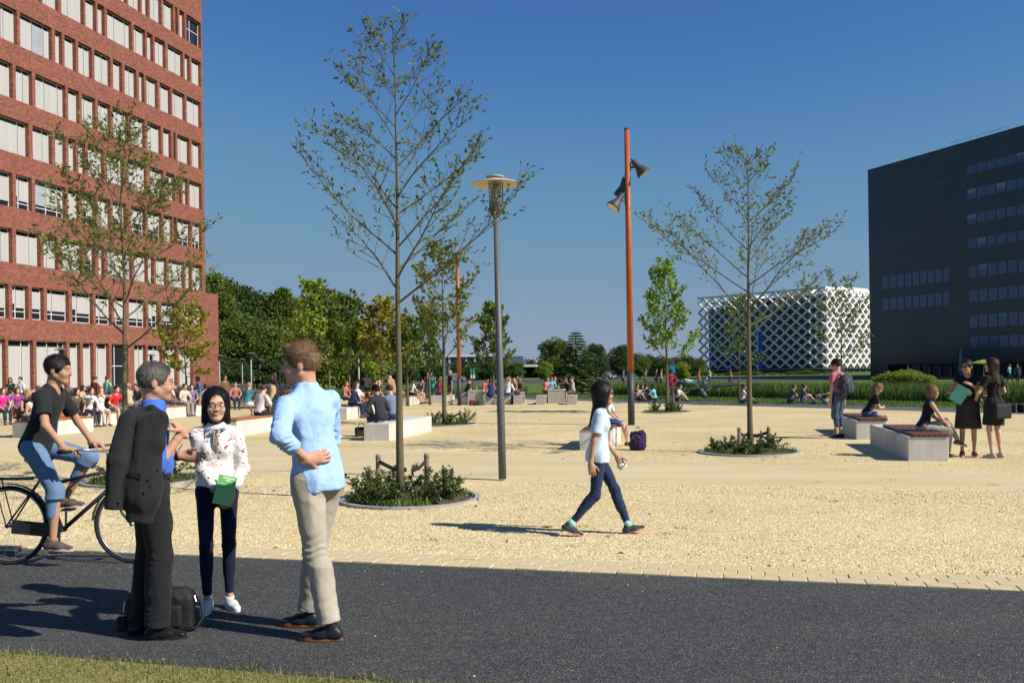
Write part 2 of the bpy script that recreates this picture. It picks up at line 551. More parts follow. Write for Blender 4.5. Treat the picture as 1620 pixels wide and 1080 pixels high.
tag(scatter_pebbles('spilled_gravel', 2600, edge_fn, .004, .013, M['pebble'], 6), 'yellow gravel spilled over the paver strip', 'gravel', kind='stuff')
tag(scatter_pebbles('stray_pebbles', 260, grit_fn, .003, .011, M['pebble'], 5), 'stray yellow pebbles strewn on the dark asphalt', 'gravel', kind='stuff')

# grass: blades as one mesh of stuff
def blades(name, pts, hmin, hmax, w, mats, seed, lean=.5):
    r = np.random.RandomState(seed)
    n = len(pts)
    a = r.uniform(0, 6.283, n); h = r.uniform(hmin, hmax, n); l = r.uniform(.1, lean, n)*h
    b = r.uniform(0, 6.283, n); ww = w*r.uniform(.6,1.3,n)
    P = np.asarray(pts)
    dx, dy = np.cos(a)*ww, np.sin(a)*ww
    V = np.zeros((n,5,3))
    V[:,0] = P - np.stack([dx,dy,0*dx],1); V[:,1] = P + np.stack([dx,dy,0*dx],1)
    mid = P + np.stack([np.cos(b)*l*.35, np.sin(b)*l*.35, h*.6],1)
    V[:,2] = mid + .75*np.stack([dx,dy,0*dx],1); V[:,3] = mid - .75*np.stack([dx,dy,0*dx],1)
    V[:,4] = P + np.stack([np.cos(b)*l, np.sin(b)*l, h],1)
    q = np.arange(n)*5
    F = np.concatenate([np.stack([q,q+1,q+2],1), np.stack([q,q+2,q+3],1), np.stack([q+3,q+2,q+4],1)])
    return obj(name, npmesh(name, V.reshape(-1,3), F, mats))
M['blade'] = mat_leaf('grass_blade', (.10,.14,.03), (.20,.22,.06), (.40,.33,.14), .25)
M['blade_green'] = mat_leaf('grass_blade_green', (.065,.125,.02), (.115,.20,.035), (.18,.25,.06), .35)
M['reed'] = mat_leaf('reed_blade', (.045,.10,.018), (.085,.165,.03), (.13,.21,.045), .35)
r_ = np.random.RandomState(11)
s_ = r_.uniform(-2, 9, 60000); n_ = -2.80-2.2*r_.uniform(0,1,60000)**1.3 + .035*np.sin(s_*9)+.03*r_.normal(size=60000)
tag(blades('grass', np.stack([A0.x+RD.x*s_+RN.x*n_, A0.y+RD.y*s_+RN.y*n_, np.zeros(60000)],1), .015, .042, .0022, M['blade'], 12, .9),
    'half dry mown grass verge along the near edge of the road', 'grass', kind='stuff')
# weeds in the gravel
def weed_pts(r):
    out = []
    for i in range(170):
        s = r.uniform(-3, 13); n = .45+r.uniform(0,1)**1.5*6.5
        x, y = A0.x+RD.x*s+RN.x*n, A0.y+RD.y*s+RN.y*n
        k = r.randint(5, 26); sp = r.uniform(.02,.09)
        out.append(np.stack([x+r.normal(size=k)*sp*1.8, y+r.normal(size=k)*sp, np.zeros(k)],1))
    return np.concatenate(out)
tag(blades('weeds', weed_pts(np.random.RandomState(21)), .008, .03, .0035, M['blade_green'], 22, 1.3),
    'tiny weeds and moss tufts growing between the gravel stones', 'weeds', kind='stuff')
# far lawn and reed bank beyond the path
N = 52000
s_ = r_.uniform(-10, 46, N); n_ = 3.05 + 5.2*r_.uniform(0,1,N)
tag(blades('lawn_grass', np.stack([PATH_A.x+PD.x*s_+PN.x*n_, PATH_A.y+PD.y*s_+PN.y*n_, np.full(N,-.03)],1), .05, .12, .012, M['blade_green'], 14, .6),
    'mown green lawn strip between the far path and the reeds', 'grass', kind='stuff')
N = 42000
s_ = r_.uniform(-3, 50, N); n_ = 8.2 + 3.6*r_.uniform(0,1,N)
hh = .45+.25*np.sin(s_*.6)*np.sin(s_*.23+1)
tag(blades('reeds', np.stack([PATH_A.x+PD.x*s_+PN.x*n_, PATH_A.y+PD.y*s_+PN.y*n_, np.full(N,-.03)],1), .45, 1.0, .018, M['reed'], 15, .35),
    'tall dark green reed bank along the ditch behind the lawn', 'reeds', kind='stuff')
N = 16000
xs = r_.uniform(-19, 1.0, N); ys = 60 + r_.uniform(0,7,N)
tag(blades('meadow', np.stack([xs,ys,np.full(N,-.03)],1), .3, .75, .02, M['reed'], 16, .4),
    'rough green meadow behind the stone tables', 'meadow', kind='stuff')

# ================================================================== BRICK OFFICE BUILDING (left)
YC = 79.5
FC = Vector((at(325, 440, YC).x, YC)); FD = Vector((-.2314, -.9728)); FNRM = Vector((.9728, -.2314))
def tpar(px, Z):
    """distance along the facade from its far corner for a photo column"""
    Y = 70.0
    for _ in range(6):
        v = (Z-HCAM)/Y
        u = (px-810)/FPX + ROLL*(v)
        t = (u*FC.y - FC.x)/(FD.x - u*FD.y)
        Y = FC.y + FD.y*t
    return t
bld = empty('brick_office_building', (FC.x, FC.y, 0), math.atan2(FD.y, FD.x))
tag(bld, 'tall red brick office block with deep window recesses and pale blinds', 'building')
# local frame: x along the facade towards the camera, y = outward?  rotate: local y = (-FD.y, FD.x)
SIDE = 1.0 if Vector((-FD.y, FD.x)).dot(FNRM) > 0 else -1.0
TMAX = 30.0
ROWS = [  # z0, z1, openings in photo columns
 (29.96, 32.2, [(-10,12),(17,44),(50,64),(70,95),(99,112),(117,150),(154,182),(186.7,200),(202.8,222.2),(224.4,234.4),(237.2,255),(257.8,274.4),(277.2,281),(283.9,292.2),(295,317.8)]),
 (26.6, 28.75, [(-30,-12),(-8,20),(25,45),(48.9,64.4),(67.2,92.2),(96.7,132.2),(135,151.7),(154.4,165.5),(169.4,208.3),(211.7,230),(232.8,242.2),(245,261.7),(265.6,289.4),(292.2,300),(302.8,317.8)]),
 (23.03, 25.26, [(-25,-4),(0.5,27.2),(31.7,82.2),(87.2,98.3),(102.2,120),(123.9,145.5),(149.4,175),(178.9,193.3),(197.2,216),(220,228.3),(231.7,249.4),(252.8,270),(272.8,292.8),(295.5,317.8)]),
 (19.46, 21.69, [(-30,-12),(-7,20),(25,51),(56,104),(107.8,125.5),(129.4,151),(155,175),(178.9,202.8),(207.2,229.4),(233.3,255),(258.3,271),(274.4,277.8),(281,300),(303.3,317.8)]),
 (15.99, 18.2, [(-30,45.5),(51.7,82.2),(87.2,104),(108.3,120.5),(124,135),(139.4,164.4),(169.4,195.5),(203.3,232),(237.8,259),(262.8,276.7),(282,286.7),(289.4,297),(300,319)]),
 (12.53, 14.7, [(-30,-12),(-7,20),(25.5,50.5),(55.5,104),(108,126),(130,151),(155,175),(178.5,200),(207,230),(234,256),(259,273),(275,279.5),(281,301.7),(304,319)]),
 (8.95, 11.15, [(-30,-8),(-3,19.4),(25.5,64),(69,91.7),(97.6,130.5),(135.5,150),(156,165),(170,209),(212.8,233),(234.5,243.3),(246.7,263.7),(267,291.5),(293.7,302.6),(304.5,319.6)]),
 (5.45, 7.6, [(-30,-12),(-7,14),(19.4,45),(50.5,69.4),(74.4,109),(114,147),(151.5,176.7),(180.7,200),(204,231),(235,251.7),(255.7,276.7),(279,282.5),(286.9,301.7),(305,319.6)]),
 (.65, 4.1, [(-30,-8),(-4,9),(13.4,53),(58,106),(110.6,127.4),(131.7,148),(152,173),(177,203),(212.7,231),(234.3,257),(262,280),(284,305)]),
]
TP = tpar(346, 4.0)           # podium end
wall = MB(); DEP = .36
def wbox(t0, t1, z0, z1, d0=-DEP, d1=0.0):
    a, b = sorted((d0*SIDE, d1*SIDE))
    wall.box(t0, t1, a, b, z0, z1)
levels = sorted(ROWS, key=lambda r: r[0])
zprev = 0.0; wins = []
for ri, (z0, z1, ops) in enumerate(levels):
    tend = TP if z1 < 8.8 else 0.0
    ztop = z0
    if zprev < 8.85 < z0:      # podium shoulder
        wbox(TP, TMAX, zprev, 8.85); wbox(0.0, TMAX, 8.85, z0)
    else:
        wbox(tend, TMAX, zprev, z0)
    zm = (z0+z1)/2
    tt = sorted([(tpar(b, zm), tpar(a, zm)) for a, b in ops])
    cur = tend
    for a, b in tt:
        if a > TMAX: break
        b = min(b, TMAX)
        wbox(cur, a, z0, z1)
        wins.append((a, b, z0, z1, len(levels)-1-ri))
        cur = b
    if cur < TMAX: wbox(cur, TMAX, z0, z1)
    zprev = z1
wbox(0.0, TMAX, zprev, 37.5)
# solid masonry behind the window plane, with the far end walls and the roof
a, b = sorted((-DEP*SIDE-.001*SIDE, -16*SIDE))
wall.box(TP+.02, 0.0, a, b, 0, 8.83); wall.box(0.02, TMAX, min(-.62*SIDE,-16*SIDE), max(-.62*SIDE,-16*SIDE), 0, 37.3)
wall.build('wall', M['brick'], bld)
cop = MB(); a, b = sorted((.05*SIDE, -16.2*SIDE)); cop.box(-.04, TMAX, a, b, 37.5, 37.62); cop.build('coping', M['kerb'], bld)

t = NT('blind_fabric')
mp = t.mapping((6,6,.15)); n1 = t.noise(1.0, 4, .6, vec=mp)
M['blind'] = t.done(t.ramp(n1.outputs[0], [(.3,(.385,.38,.37)),(.7,(.445,.44,.43))]), .85, None, .1)
M['blind_grey'] = plain('blind_grey', (.30,.32,.36), .7, .1, 2)
M['room_dark'] = plain('room_dark', (.03,.032,.03), .9, .3, 1)
M['curtain'] = plain('curtain_green', (.10,.16,.11), .9, .3, 3)
wr = random.Random(5)
def dbox(m, t0, t1, d0, d1, z0, z1):
    a, b = sorted((d0*SIDE, d1*SIDE)); m.box(t0, t1, a, b, z0, z1)
for (t0, t1, z0, z1, row) in wins:
    w = t1-t0
    g = -DEP+.06                          # window plane, measured from the facade
    fr = MB(); fw = .05
    dbox(fr, t0, t1, g-.05, g+.0, z0, z0+.07); dbox(fr, t0, t1, g-.05, g, z1-.06, z1)
    dbox(fr, t0, t0+fw, g-.05, g, z0+.07, z1-.06); dbox(fr, t1-fw, t1, g-.05, g, z0+.07, z1-.06)
    nm_ = 0 if w < 1.15 else (1 if w < 2.4 else 2)
    mull = []
    if nm_ == 1: mull = [t0 + w*wr.choice((.35,.4,.6,.65))]
    if nm_ == 2: mull = [t0 + w*.18, t0 + w*wr.choice((.55,.62))]
    for mt in mull: dbox(fr, mt-.03, mt+.03, g-.05, g, z0+.07, z1-.06)
    # how far the blind is let down
    if row in (0,1,2,3,4): open_ = 0.0 if wr.random() < 1.1 else .55
    elif row == 5: open_ = wr.choice((0,0,.15,.25,0,.3))
    elif row == 6: open_ = wr.choice((0,.45,0,.35,.5,0))
    elif row == 7: open_ = wr.uniform(.26,.34)
    else: open_ = 0.0 if wr.random() < .85 else 1.0
    if row == 6 and 0 < t0 < 6: open_ = 0.0
    if row == 0 and t0 < 1.6: open_ = .98
    zb = z0 + .07 + (z1-z0-.2)*open_
    if open_ > .2:
        zt = z0+.07+(z1-z0)*min(open_,.9)*.55
        dbox(fr, t0+fw, t1-fw, g-.05, g-.001, zt, zt+.05)
    wo_ = fr.build('window', M['frame'], bld)
    pn = MB(); dbox(pn, t0+fw*.8, t1-fw*.8, g-.035, g-.03, z0+.05, z1-.04); pn.build('pane', M['glass'], wo_)
    if open_ < .9 and w > .35:
        bl = MB(); strips = []
        edges = [t0+.02] + mull + [t1-.02]
        for e0, e1 in zip(edges[:-1], edges[1:]):
            a0 = e0 + (.022 if e0 in mull else 0); a1 = e1-(.022 if e1 in mull else 0)
            bl.mi = 1 if (len(edges) == 4 and wr.random() < .22) else 0
            dbox(bl, a0, a1, g+.03, g+.04, max(zb + (wr.choice((0,0,.0,.25)) if open_ > .2 else 0), z0+.02), z1-.30 if row < 8 else z1-.4)
            bl.mi = 0
        bl.build('blind', [M['blind'], M['blind_grey']], wo_)
    if row == 7 or open_ > .5:
        cu = MB(); dbox(cu, t0+fw, t0+w*.45, g-.16, g-.14, z0+.05, z0+(z1-z0)*.5); cu.build('curtain', M['curtain'], wo_)

# ================================================================== DARK OFFICE BLOCK (right)
def block_frame(px_edge, Ye, vx):
    d = Vector(((vx-810)/FPX, 1.0)).normalized()
    e = Vector((uv(px_edge, 430)[0]*Ye, Ye))
    return e, d
E, DD = block_frame(1375, 150.0, 240)
DTO = -DD                      # from the far edge towards the camera
DNRM = Vector((DTO.y, -DTO.x)) if Vector((DTO.y, -DTO.x)).dot(-E) > 0 else Vector((-DTO.y, DTO.x))
dk = empty('dark_office_building', (E.x, E.y, 0), math.atan2(DTO.y, DTO.x))
tag(dk, 'dark slate clad office block with rows of blue windows behind the lawn', 'building')
DS = 1.0 if Vector((-DTO.y, DTO.x)).dot(DNRM) > 0 else -1.0
def dtp(px, Z):
    Y = 130.0
    for _ in range(6):
        v = (Z-HCAM)/Y; u = (px-810)/FPX + ROLL*v
        t_ = (u*E.y - E.x)/(DTO.x - u*DTO.y); Y = E.y + DTO.y*t_
    return t_
def dz(px, py):
    """height of a photo pixel on the dark facade"""
    u, v = uv(px, py)
    t_ = (u*E.y - E.x)/(DTO.x - u*DTO.y)
    return HCAM + v*(E.y + DTO.y*t_)
DH = dz(1376, 270)
t = NT('slate_cladding')
sx = t.node('ShaderNodeSeparateXYZ'); t.link(t.tc(), sx.inputs[0])
cx = t.node('ShaderNodeCombineXYZ'); t.link(t.math('ADD', sx.outputs[0], sx.outputs[1]), cx.inputs[0]); t.link(sx.outputs[2], cx.inputs[1])
bk = t.node('ShaderNodeTexBrick'); t.link(cx.outputs[0], bk.inputs['Vector'])
bk.inputs['Scale'].default_value = 1; bk.inputs['Brick Width'].default_value = 2.4; bk.inputs['Row Height'].default_value = .42
bk.inputs['Mortar Size'].default_value = .035; bk.inputs['Color1'].default_value = (.013,.023,.037,1); bk.inputs['Color2'].default_value = (.027,.044,.064,1)
bk.inputs['Mortar'].default_value = (.018,.02,.022,1)
n1 = t.noise(.25, 4, .6)
cc = t.mix(1.0, bk.outputs[0], t.ramp(n1.outputs[0], [(.3,(.8,.8,.8)),(.7,(1.15,1.15,1.15))]), 'MULTIPLY')
M['slate'] = t.done(cc, .16, t.bump(bk.outputs['Fac'], -.25, .02), .5)
w2 = MB()
L2 = 62.0
a, b = sorted((0, -38*DS)); w2.box(0, L2, a, b, 1.9, DH)
a, b = sorted((-2.5*DS, -38*DS)); w2.box(min(dtp(1405,1),dtp(1500,1)), L2, a, b, 0, 1.9)
a, b = sorted((0, -38*DS)); w2.box(0, min(dtp(1405,1),dtp(1500,1)), a, b, 0, 1.9)
w2.build('cladding', M['slate'], dk)
for i in range(26):
    m_ = MB(); x = 8+i*2.0; a, b = sorted((-2.4*DS, -2.2*DS)); m_.box(x, x+.12, a, b, 0, 1.9)
    m_.build('entrance_mullion', M['steel_light'], dk)
par = MB(); a, b = sorted((.04*DS, -38*DS)); par.box(-.05, L2, a, b, DH, DH+.18); par.build('coping', M['steel_dark'], dk)
# roof rail seen against the sky
rl = MB(); t0, t1 = dtp(1492, DH), dtp(1580, DH)
for i in range(9):
    x = t0+(t1-t0)*i/8; rl.tube([(x,-1.5*DS,DH+.1),(x,-1.5*DS,DH+1.1)], .03, 5)
rl.tube([(t0,-1.5*DS,DH+1.1),(t1,-1.5*DS,DH+1.1)], .03, 5); rl.tube([(t0,-1.5*DS,DH+.6),(t1,-1.5*DS,DH+.6)], .025, 5)
rl.build('roof_rail', M['steel_light'], dk)
M['blue_glass'] = mat_glass('blue_glass', (.035,.075,.17), .1, .7)
M['blue_frame'] = plain('blue_frame', (.05,.07,.11), .4, .1, 2, .4)
def dark_win(px0, px1, zlo, zhi, glow=False):
    t0, t1 = sorted((dtp(px0, (zlo+zhi)/2), dtp(px1, (zlo+zhi)/2)))
    f = MB(); fw = .06
    a, b = sorted((-.1*DS, .03*DS))
    f.box(t0, t1, a, b, zlo, zlo+fw); f.box(t0, t1, a, b, zhi-fw, zhi); f.box(t0, t0+fw, a, b, zlo+fw, zhi-fw); f.box(t1-fw, t1, a, b, zlo+fw, zhi-fw)
    o = f.build('window', M['blue_frame'], dk)
    p = MB(); a, b = sorted((-.05*DS, .012*DS)); p.box(t0+fw*.9, t1-fw*.9, a, b, zlo+fw*.9, zhi-fw*.9)
    p.build('pane', M['blue_glass'], o)
    if wr.random() < .05:
        bl = MB(); a, b = sorted((.013*DS, .016*DS)); bl.box(t0+fw, t1-fw, a, b, zlo+(zhi-zlo)*wr.uniform(.4,.7), zhi-fw); bl.build('blind', M['blind_grey'], o)
bandsR = [(1530, 276.5, 262), (1530, 315.5, 299.5), (1530, 355.5, 339), (1531, 394, 378), (1532, 440, 420), (1533, 479, 458), (1533, 519, 498), (1534, 551, 532)]
for px0, ylo, yhi in bandsR:
    zlo, zhi = dz(px0+3, ylo), dz(px0+3, yhi)
    t0 = dtp(px0, (zlo+zhi)/2)
    for k in range(9):
        x0 = t0+k*1.62
        f = MB()
        # convert back to columns through the facade parameter
        P0 = E + DTO*(x0); P1 = E + DTO*(x0+1.58)
        pxa = 810+FPX*(P0.x/P0.y - ROLL*((zlo+zhi)/2-HCAM)/P0.y); pxb = 810+FPX*(P1.x/P1.y - ROLL*((zlo+zhi)/2-HCAM)/P1.y)
        dark_win(pxa, pxb, zlo, zhi)
for ylo, yhi in ((458, 437), (492, 472)):
    zlo, zhi = dz(1396, ylo), dz(1396, yhi)
    for k in range(9): dark_win(1395+k*12.05, 1395+k*12.05+11.7, zlo, zhi)

# ================================================================== WHITE LATTICE BUILDING
YW = 260.0
cw = Vector((uv(1305, 455)[0]*YW, YW))
dl = Vector((-1245/FPX, 1)).normalized(); dr_ = Vector((1680/FPX, 1)).normalized(); dr_ = Vector((-dl.y, dl.x)) if Vector((-dl.y, dl.x)).dot(dr_) > 0 else Vector((dl.y, -dl.x))
HW = at(1305, 455, YW).z
lat = empty('lattice_building', (cw.x, cw.y, 0), math.atan2(dl.y, dl.x))
tag(lat, 'cubic office building wrapped in a white diagonal concrete lattice', 'building')
LS = 1.0 if Vector((-dl.y, dl.x)).dot(dr_) > 0 else -1.0      # local y sign of the right face direction
W_ = 44.6; ROWH = HW-1.6; nx = 12; px_ = W_/nx; nz = 7.5; pz_ = ROWH/nz; Z0 = 1.6
core = MB(); core.box(2.2, W_-2.2, min(2.2*LS, (W_-2.2)*LS), max(2.2*LS, (W_-2.2)*LS), 0, HW-3.2); core.build('core', plain('dark_glazing', (.075,.085,.095), .5, .2, .4, .3), lat)
sl = MB()
for k in range(8):
    z = 1.0+k*3.05
    sl.box(1.4, W_-1.4, min(1.4*LS, (W_-1.4)*LS), max(1.4*LS, (W_-1.4)*LS), z, z+.35)
sl.build('floor_slabs', plain('slab_grey', (.38,.39,.40), .8, .1, 1), lat)
ph = MB(); 
ph.box(9, 22, min(8*LS,20*LS), max(8*LS,20*LS), HW-3.2, HW+.9); ph.box(26, 33, min(5*LS,14*LS), max(5*LS,14*LS), HW-3.2, HW-.2)
ph.box(3, 9.5, min(12*LS,30*LS), max(12*LS,30*LS), HW-3.2, HW+1.3)
ph.build('roof_plant', M['white_paint'], lat)
def clip_diag(x0, sgn):
    """diagonal through (x0, bottom) rising with slope sgn; returns end points inside the face"""
    k = pz_/(px_)*1.0
    pts = []
    xa, za = x0, Z0; xb, zb = x0+sgn*ROWH/k/1.0, HW-.3
    def lerp(x): 
        tt = (x-xa)/(xb-xa); return Z0+(zb-Z0)*tt
    if xa < 0: za = lerp(0); xa2 = 0
    elif xa > W_: za = lerp(W_); xa2 = W_
    else: xa2 = xa
    if xb < 0: zb2 = lerp(0); xb2 = 0
    elif xb > W_: zb2 = lerp(W_); xb2 = W_
    else: zb2, xb2 = zb, xb
    return (xa2, za), (xb2, zb2)
run = ROWH/(pz_/px_)
lm = plain('lattice_white', (.70,.70,.69), .7, .05, .3)
for face in (0, 1):
    for sgn in (1, -1):
        k0 = -int(run/px_)-1
        for k in range(-12, 26):
            x0 = k*px_
            if sgn == 1 and (x0 > W_-.5 or x0+run < .5): continue
            if sgn == -1 and (x0 < .5 or x0-run > W_-.5): continue
            (xa, za), (xb, zb) = clip_diag(x0, sgn)
            if math.hypot(xb-xa, zb-za) < 1.5: continue
            m2 = MB()
            off = .02 if sgn == 1 else 0.0
            if face == 0: m2.beam((xa, off*LS, za), (xb, off*LS, zb), .42, .75, up=(0,1,0))
            else: m2.beam((off, xa*LS, za), (off, xb*LS, zb), .50, .75, up=(1,0,0))
            m2.build('lattice_bar', lm, lat)
m2 = MB(); m2.beam((-.3,0.0,HW),(W_+.3,0.0,HW),.5,.6); m2.beam((0.0,.3*LS,HW+.01),(0.0,(W_+.3)*LS,HW+.01),.5,.6); m2.build('top_beam', lm, lat)

# ================================================================== FAR LOW OFFICE behind the trees
fo = empty('glass_office', (at(735, 590, 210).x, 210, 0), R(-4))
tag(fo, 'long low glass office with flat white roof beyond the trees', 'building')
Wd = 27.0
b_ = MB(); b_.box(-Wd/2, Wd/2, 0, 14, 0, 5.1); b_.build('glazed_walls', mat_glass('office_glass', (.10,.14,.18), .15, .5), fo)
b_ = MB(); b_.box(-Wd/2-.6, Wd/2-6, -.8, 14.5, 5.1, 5.6); b_.box(Wd/2-6, Wd/2+3, -.8, 14.5, 2.6, 3.1); b_.build('roof', M['white_paint'], fo)
for k in range(14):
    b_ = MB(); b_.box(-Wd/2+.2+k*1.95, -Wd/2+.5+k*1.95, -.5, -.2, 0, 5.1 if k < 10 else 2.6); b_.build('column', M['white_paint'], fo)
b_ = MB()
for k in range(6): b_.box(-Wd/2+1+k*4, -Wd/2+3.8+k*4, -.12, -.02, 2.5, 2.85)
b_.build('spandrel', M['steel_light'], fo)
# red brick house among the trees on the left horizon
hs = empty('brick_house', (at(557, 600, 175).x, 175, 0), R(6)); tag(hs, 'small red brick house half hidden by trees on the horizon', 'house')
b_ = MB(); b_.box(-6,6,0,7,0,2.9); b_.build('wall', M['brick'], hs)
b_ = MB(); b_.add([(-6.4,-.4,2.9),(6.4,-.4,2.9),(6.4,7.4,2.9),(-6.4,7.4,2.9),(-6.4,3.5,5.2),(6.4,3.5,5.2)],[(0,1,5,4),(2,3,4,5),(0,4,3),(1,2,5),(0,3,2,1)]); b_.build('roof', plain('roof_tile', (.22,.09,.06), .9, .2, 2), hs)
for k in range(4):
    b_ = MB(); b_.box(-4.8+k*2.7,-3.7+k*2.7,-.06,.02,.9,2.2); b_.build('window', M['glass'], hs)
# ================================================================== TREES AND PLANTS
M['leaf_main'] = mat_leaf('leaf_olive', (.075,.125,.03), (.12,.18,.042), (.20,.23,.06), .4)
M['leaf_warm'] = mat_leaf('leaf_warm', (.10,.155,.032), (.18,.225,.048), (.27,.23,.06), .42)
M['leaf_yellow'] = mat_leaf('leaf_yellow', (.22,.24,.03), (.36,.34,.04), (.26,.19,.05), .4)
M['leaf_bright'] = mat_leaf('leaf_bright', (.12,.24,.03), (.20,.34,.05), (.28,.40,.08), .4)
M['leaf_maple'] = mat_leaf('leaf_maple', (.10,.16,.032), (.17,.215,.048), (.24,.21,.055), .42)
M['leaf_shrub'] = mat_leaf('leaf_shrub', (.045,.085,.022), (.09,.14,.035), (.16,.19,.06), .3)
M['leaf_dark'] = mat_leaf('leaf_dark', (.032,.062,.016), (.055,.10,.022), (.085,.13,.03), .3)
M['leaf_mid'] = mat_leaf('leaf_mid', (.075,.14,.025), (.13,.20,.035), (.19,.24,.045), .4)
M['leaf_lime'] = mat_leaf('leaf_lime', (.17,.27,.035), (.28,.37,.05), (.38,.42,.075), .45)
M['needle'] = mat_leaf('needle', (.05,.10,.028), (.09,.15,.04), (.14,.20,.05), .25)
M['needle_hi'] = M['needle']

def leaf_mesh(name, P, D, size, wid, mats, seed, fold=.25):
    """pointed leaves: P base points, D unit directions"""
    r = np.random.RandomState(seed)
    P = np.asarray(P, float); D = np.asarray(D, float); n = len(P)
    D = D/np.maximum(1e-6, np.linalg.norm(D, axis=1))[:,None]
    rnd = r.normal(size=(n,3)); side = np.cross(D, rnd); side /= np.maximum(1e-6, np.linalg.norm(side, axis=1))[:,None]
    nrm = np.cross(side, D)
    L = size*r.uniform(.6, 1.25, n); W = L*wid*r.uniform(.8,1.2,n)
    V = np.zeros((n,4,3))
    V[:,0] = P
    mid = P + D*(L*.45)[:,None] + nrm*(L*fold*.25)[:,None]
    V[:,1] = mid + side*(W/2)[:,None] + nrm*(W*fold)[:,None]
    V[:,3] = mid - side*(W/2)[:,None] + nrm*(W*fold)[:,None]
    V[:,2] = P + D*L[:,None]
    q = np.arange(n)*4
    F = np.concatenate([np.stack([q,q+1,q+2],1), np.stack([q,q+2,q+3],1)])
    return npmesh(name, V.reshape(-1,3), F, mats)

def bend_line(p, d, L, n, up, r, wob):
    """polyline growing from p along d, bending upwards"""
    pts = [Vector(p)]; d = Vector(d).normalized()
    for i in range(n):
        d = (d + Vector((r.gauss(0,wob), r.gauss(0,wob), r.gauss(0,wob)+up/n))).normalized()
        pts.append(pts[-1] + d*(L/n))
    return pts

def sparse_tree(name, label, base, H, tr, zc, prof, nprim, mleaf, leaf=.07, lw=.38, dens=1.0, seed=1, elev=(30,52), lean=(0,0), group=None, bark='bark', sec=7, lstart=.35, top_dense=1.0):
    r = random.Random(seed)
    root = empty(name, base)
    tag(root, label, 'tree', group)
    m = MB()
    n = 14; tp = []; tr_ = []
    wx = wy = 0.0
    for i in range(n+1):
        s = i/n
        wx += r.gauss(0,.010); wy += r.gauss(0,.010)
        tp.append(Vector((wx*s*1.5+lean[0]*s, wy*s*1.5+lean[1]*s, H*s))); tr_.append(tr*(1-s)**1.15*(1.18 if i == 0 else 1)+.004)
    m.tube(tp, tr_, 10)
    def trunk_at(z):
        f = max(0,min(.9999,z/H))*n; i = int(f); return tp[i].lerp(tp[i+1], f-i), tr_[i]+(tr_[i+1]-tr_[i])*(f-i)
    LP, LD = [], []
    def leaves_along(pts, s0, per):
        tot = sum((pts[i+1]-pts[i]).length for i in range(len(pts)-1))
        k = max(1, int(per*tot*(1-s0)/leaf*dens + r.random()))
        for _ in range(k):
            s = s0+(1-s0)*r.random()**.75
            f = s*(len(pts)-1)*.9999; i = int(f)
            p = pts[i].lerp(pts[i+1], f-i); d = (pts[i+1]-pts[i]).normalized()
            o = Vector((r.gauss(0,1), r.gauss(0,1), r.gauss(0,1)*.7+.15))
            LP.append(p); LD.append((d*.8+o*.8))
    for i in range(nprim):
        f = (i+.5)/nprim
        z = zc + (H*.97-zc)*(f**.92) + r.uniform(-.05,.05)
        p, tr0 = trunk_at(z)
        az = i*2.39996 + r.uniform(-.35,.35)
        L = prof(f)*r.uniform(.8,1.12)
        el = R(elev[0]+(elev[1]-elev[0])*f + r.uniform(-7,7))
        d = Vector((math.cos(az)*math.cos(el), math.sin(az)*math.cos(el), math.sin(el)))
        L = L/max(.45, math.cos(el))
        pts = bend_line(p, d, L, 9, .16*r.uniform(.0,1.4), r, .06)
        r0 = min(tr0*.5, .006+.0085*L)
        m.tube(pts, [r0*(1-j/9)**.85+.0018 for j in range(10)], 5, cap=False)
        ns = max(3, int(sec*(.6+.5*L)))
        for k in range(ns):
            s = .22+.76*(k+.5)/ns
            fi = s*9; ii = min(8,int(fi)); q = pts[ii].lerp(pts[ii+1], fi-ii); dd = (pts[ii+1]-pts[ii]).normalized()
            sd = dd.cross(Vector((0,0,1))).normalized()*(1 if (k%2) else -1)
            d2 = (dd*.75 + sd*r.uniform(.45,.9) + Vector((0,0,r.uniform(-.15,.45)))).normalized()
            L2_ = L*r.uniform(.20,.36)*(1.15-.75*s)+.08
            p2 = bend_line(q, d2, L2_, 5, .2, r, .09)
            m.tube(p2, [r0*.42*(1-s*.5)*(1-j/5)+.0016 for j in range(6)], 3, cap=False)
            leaves_along(p2, .3 if s > lstart else .6, 1.5*top_dense if s > lstart else .5)
            for t3 in range(r.randint(2,4)):
                s3 = r.uniform(.25,.95); fi = s3*5; ii = min(4,int(fi)); q3 = p2[ii].lerp(p2[ii+1], fi-ii)
                d3 = ((p2[ii+1]-p2[ii]).normalized() + Vector((r.gauss(0,.6), r.gauss(0,.6), r.gauss(.1,.5)))).normalized()
                p3 = bend_line(q3, d3, L2_*r.uniform(.3,.6)+.04, 3, .2, r, .1)
                m.tube(p3, [.0018,.0016,.0014,.001], 3, cap=False)
                if s > lstart*.8 or r.random() < .3: leaves_along(p3, .2, 1.5*top_dense)
        leaves_along(pts, .6, 1.6)
    leaves_along(tp[-3:], .2, 3)
    m.build('trunk', M[bark], root, smooth=True)
    obj('crown', leaf_mesh('crown', LP, LD, leaf, lw, mleaf, seed+50), root)
    return root

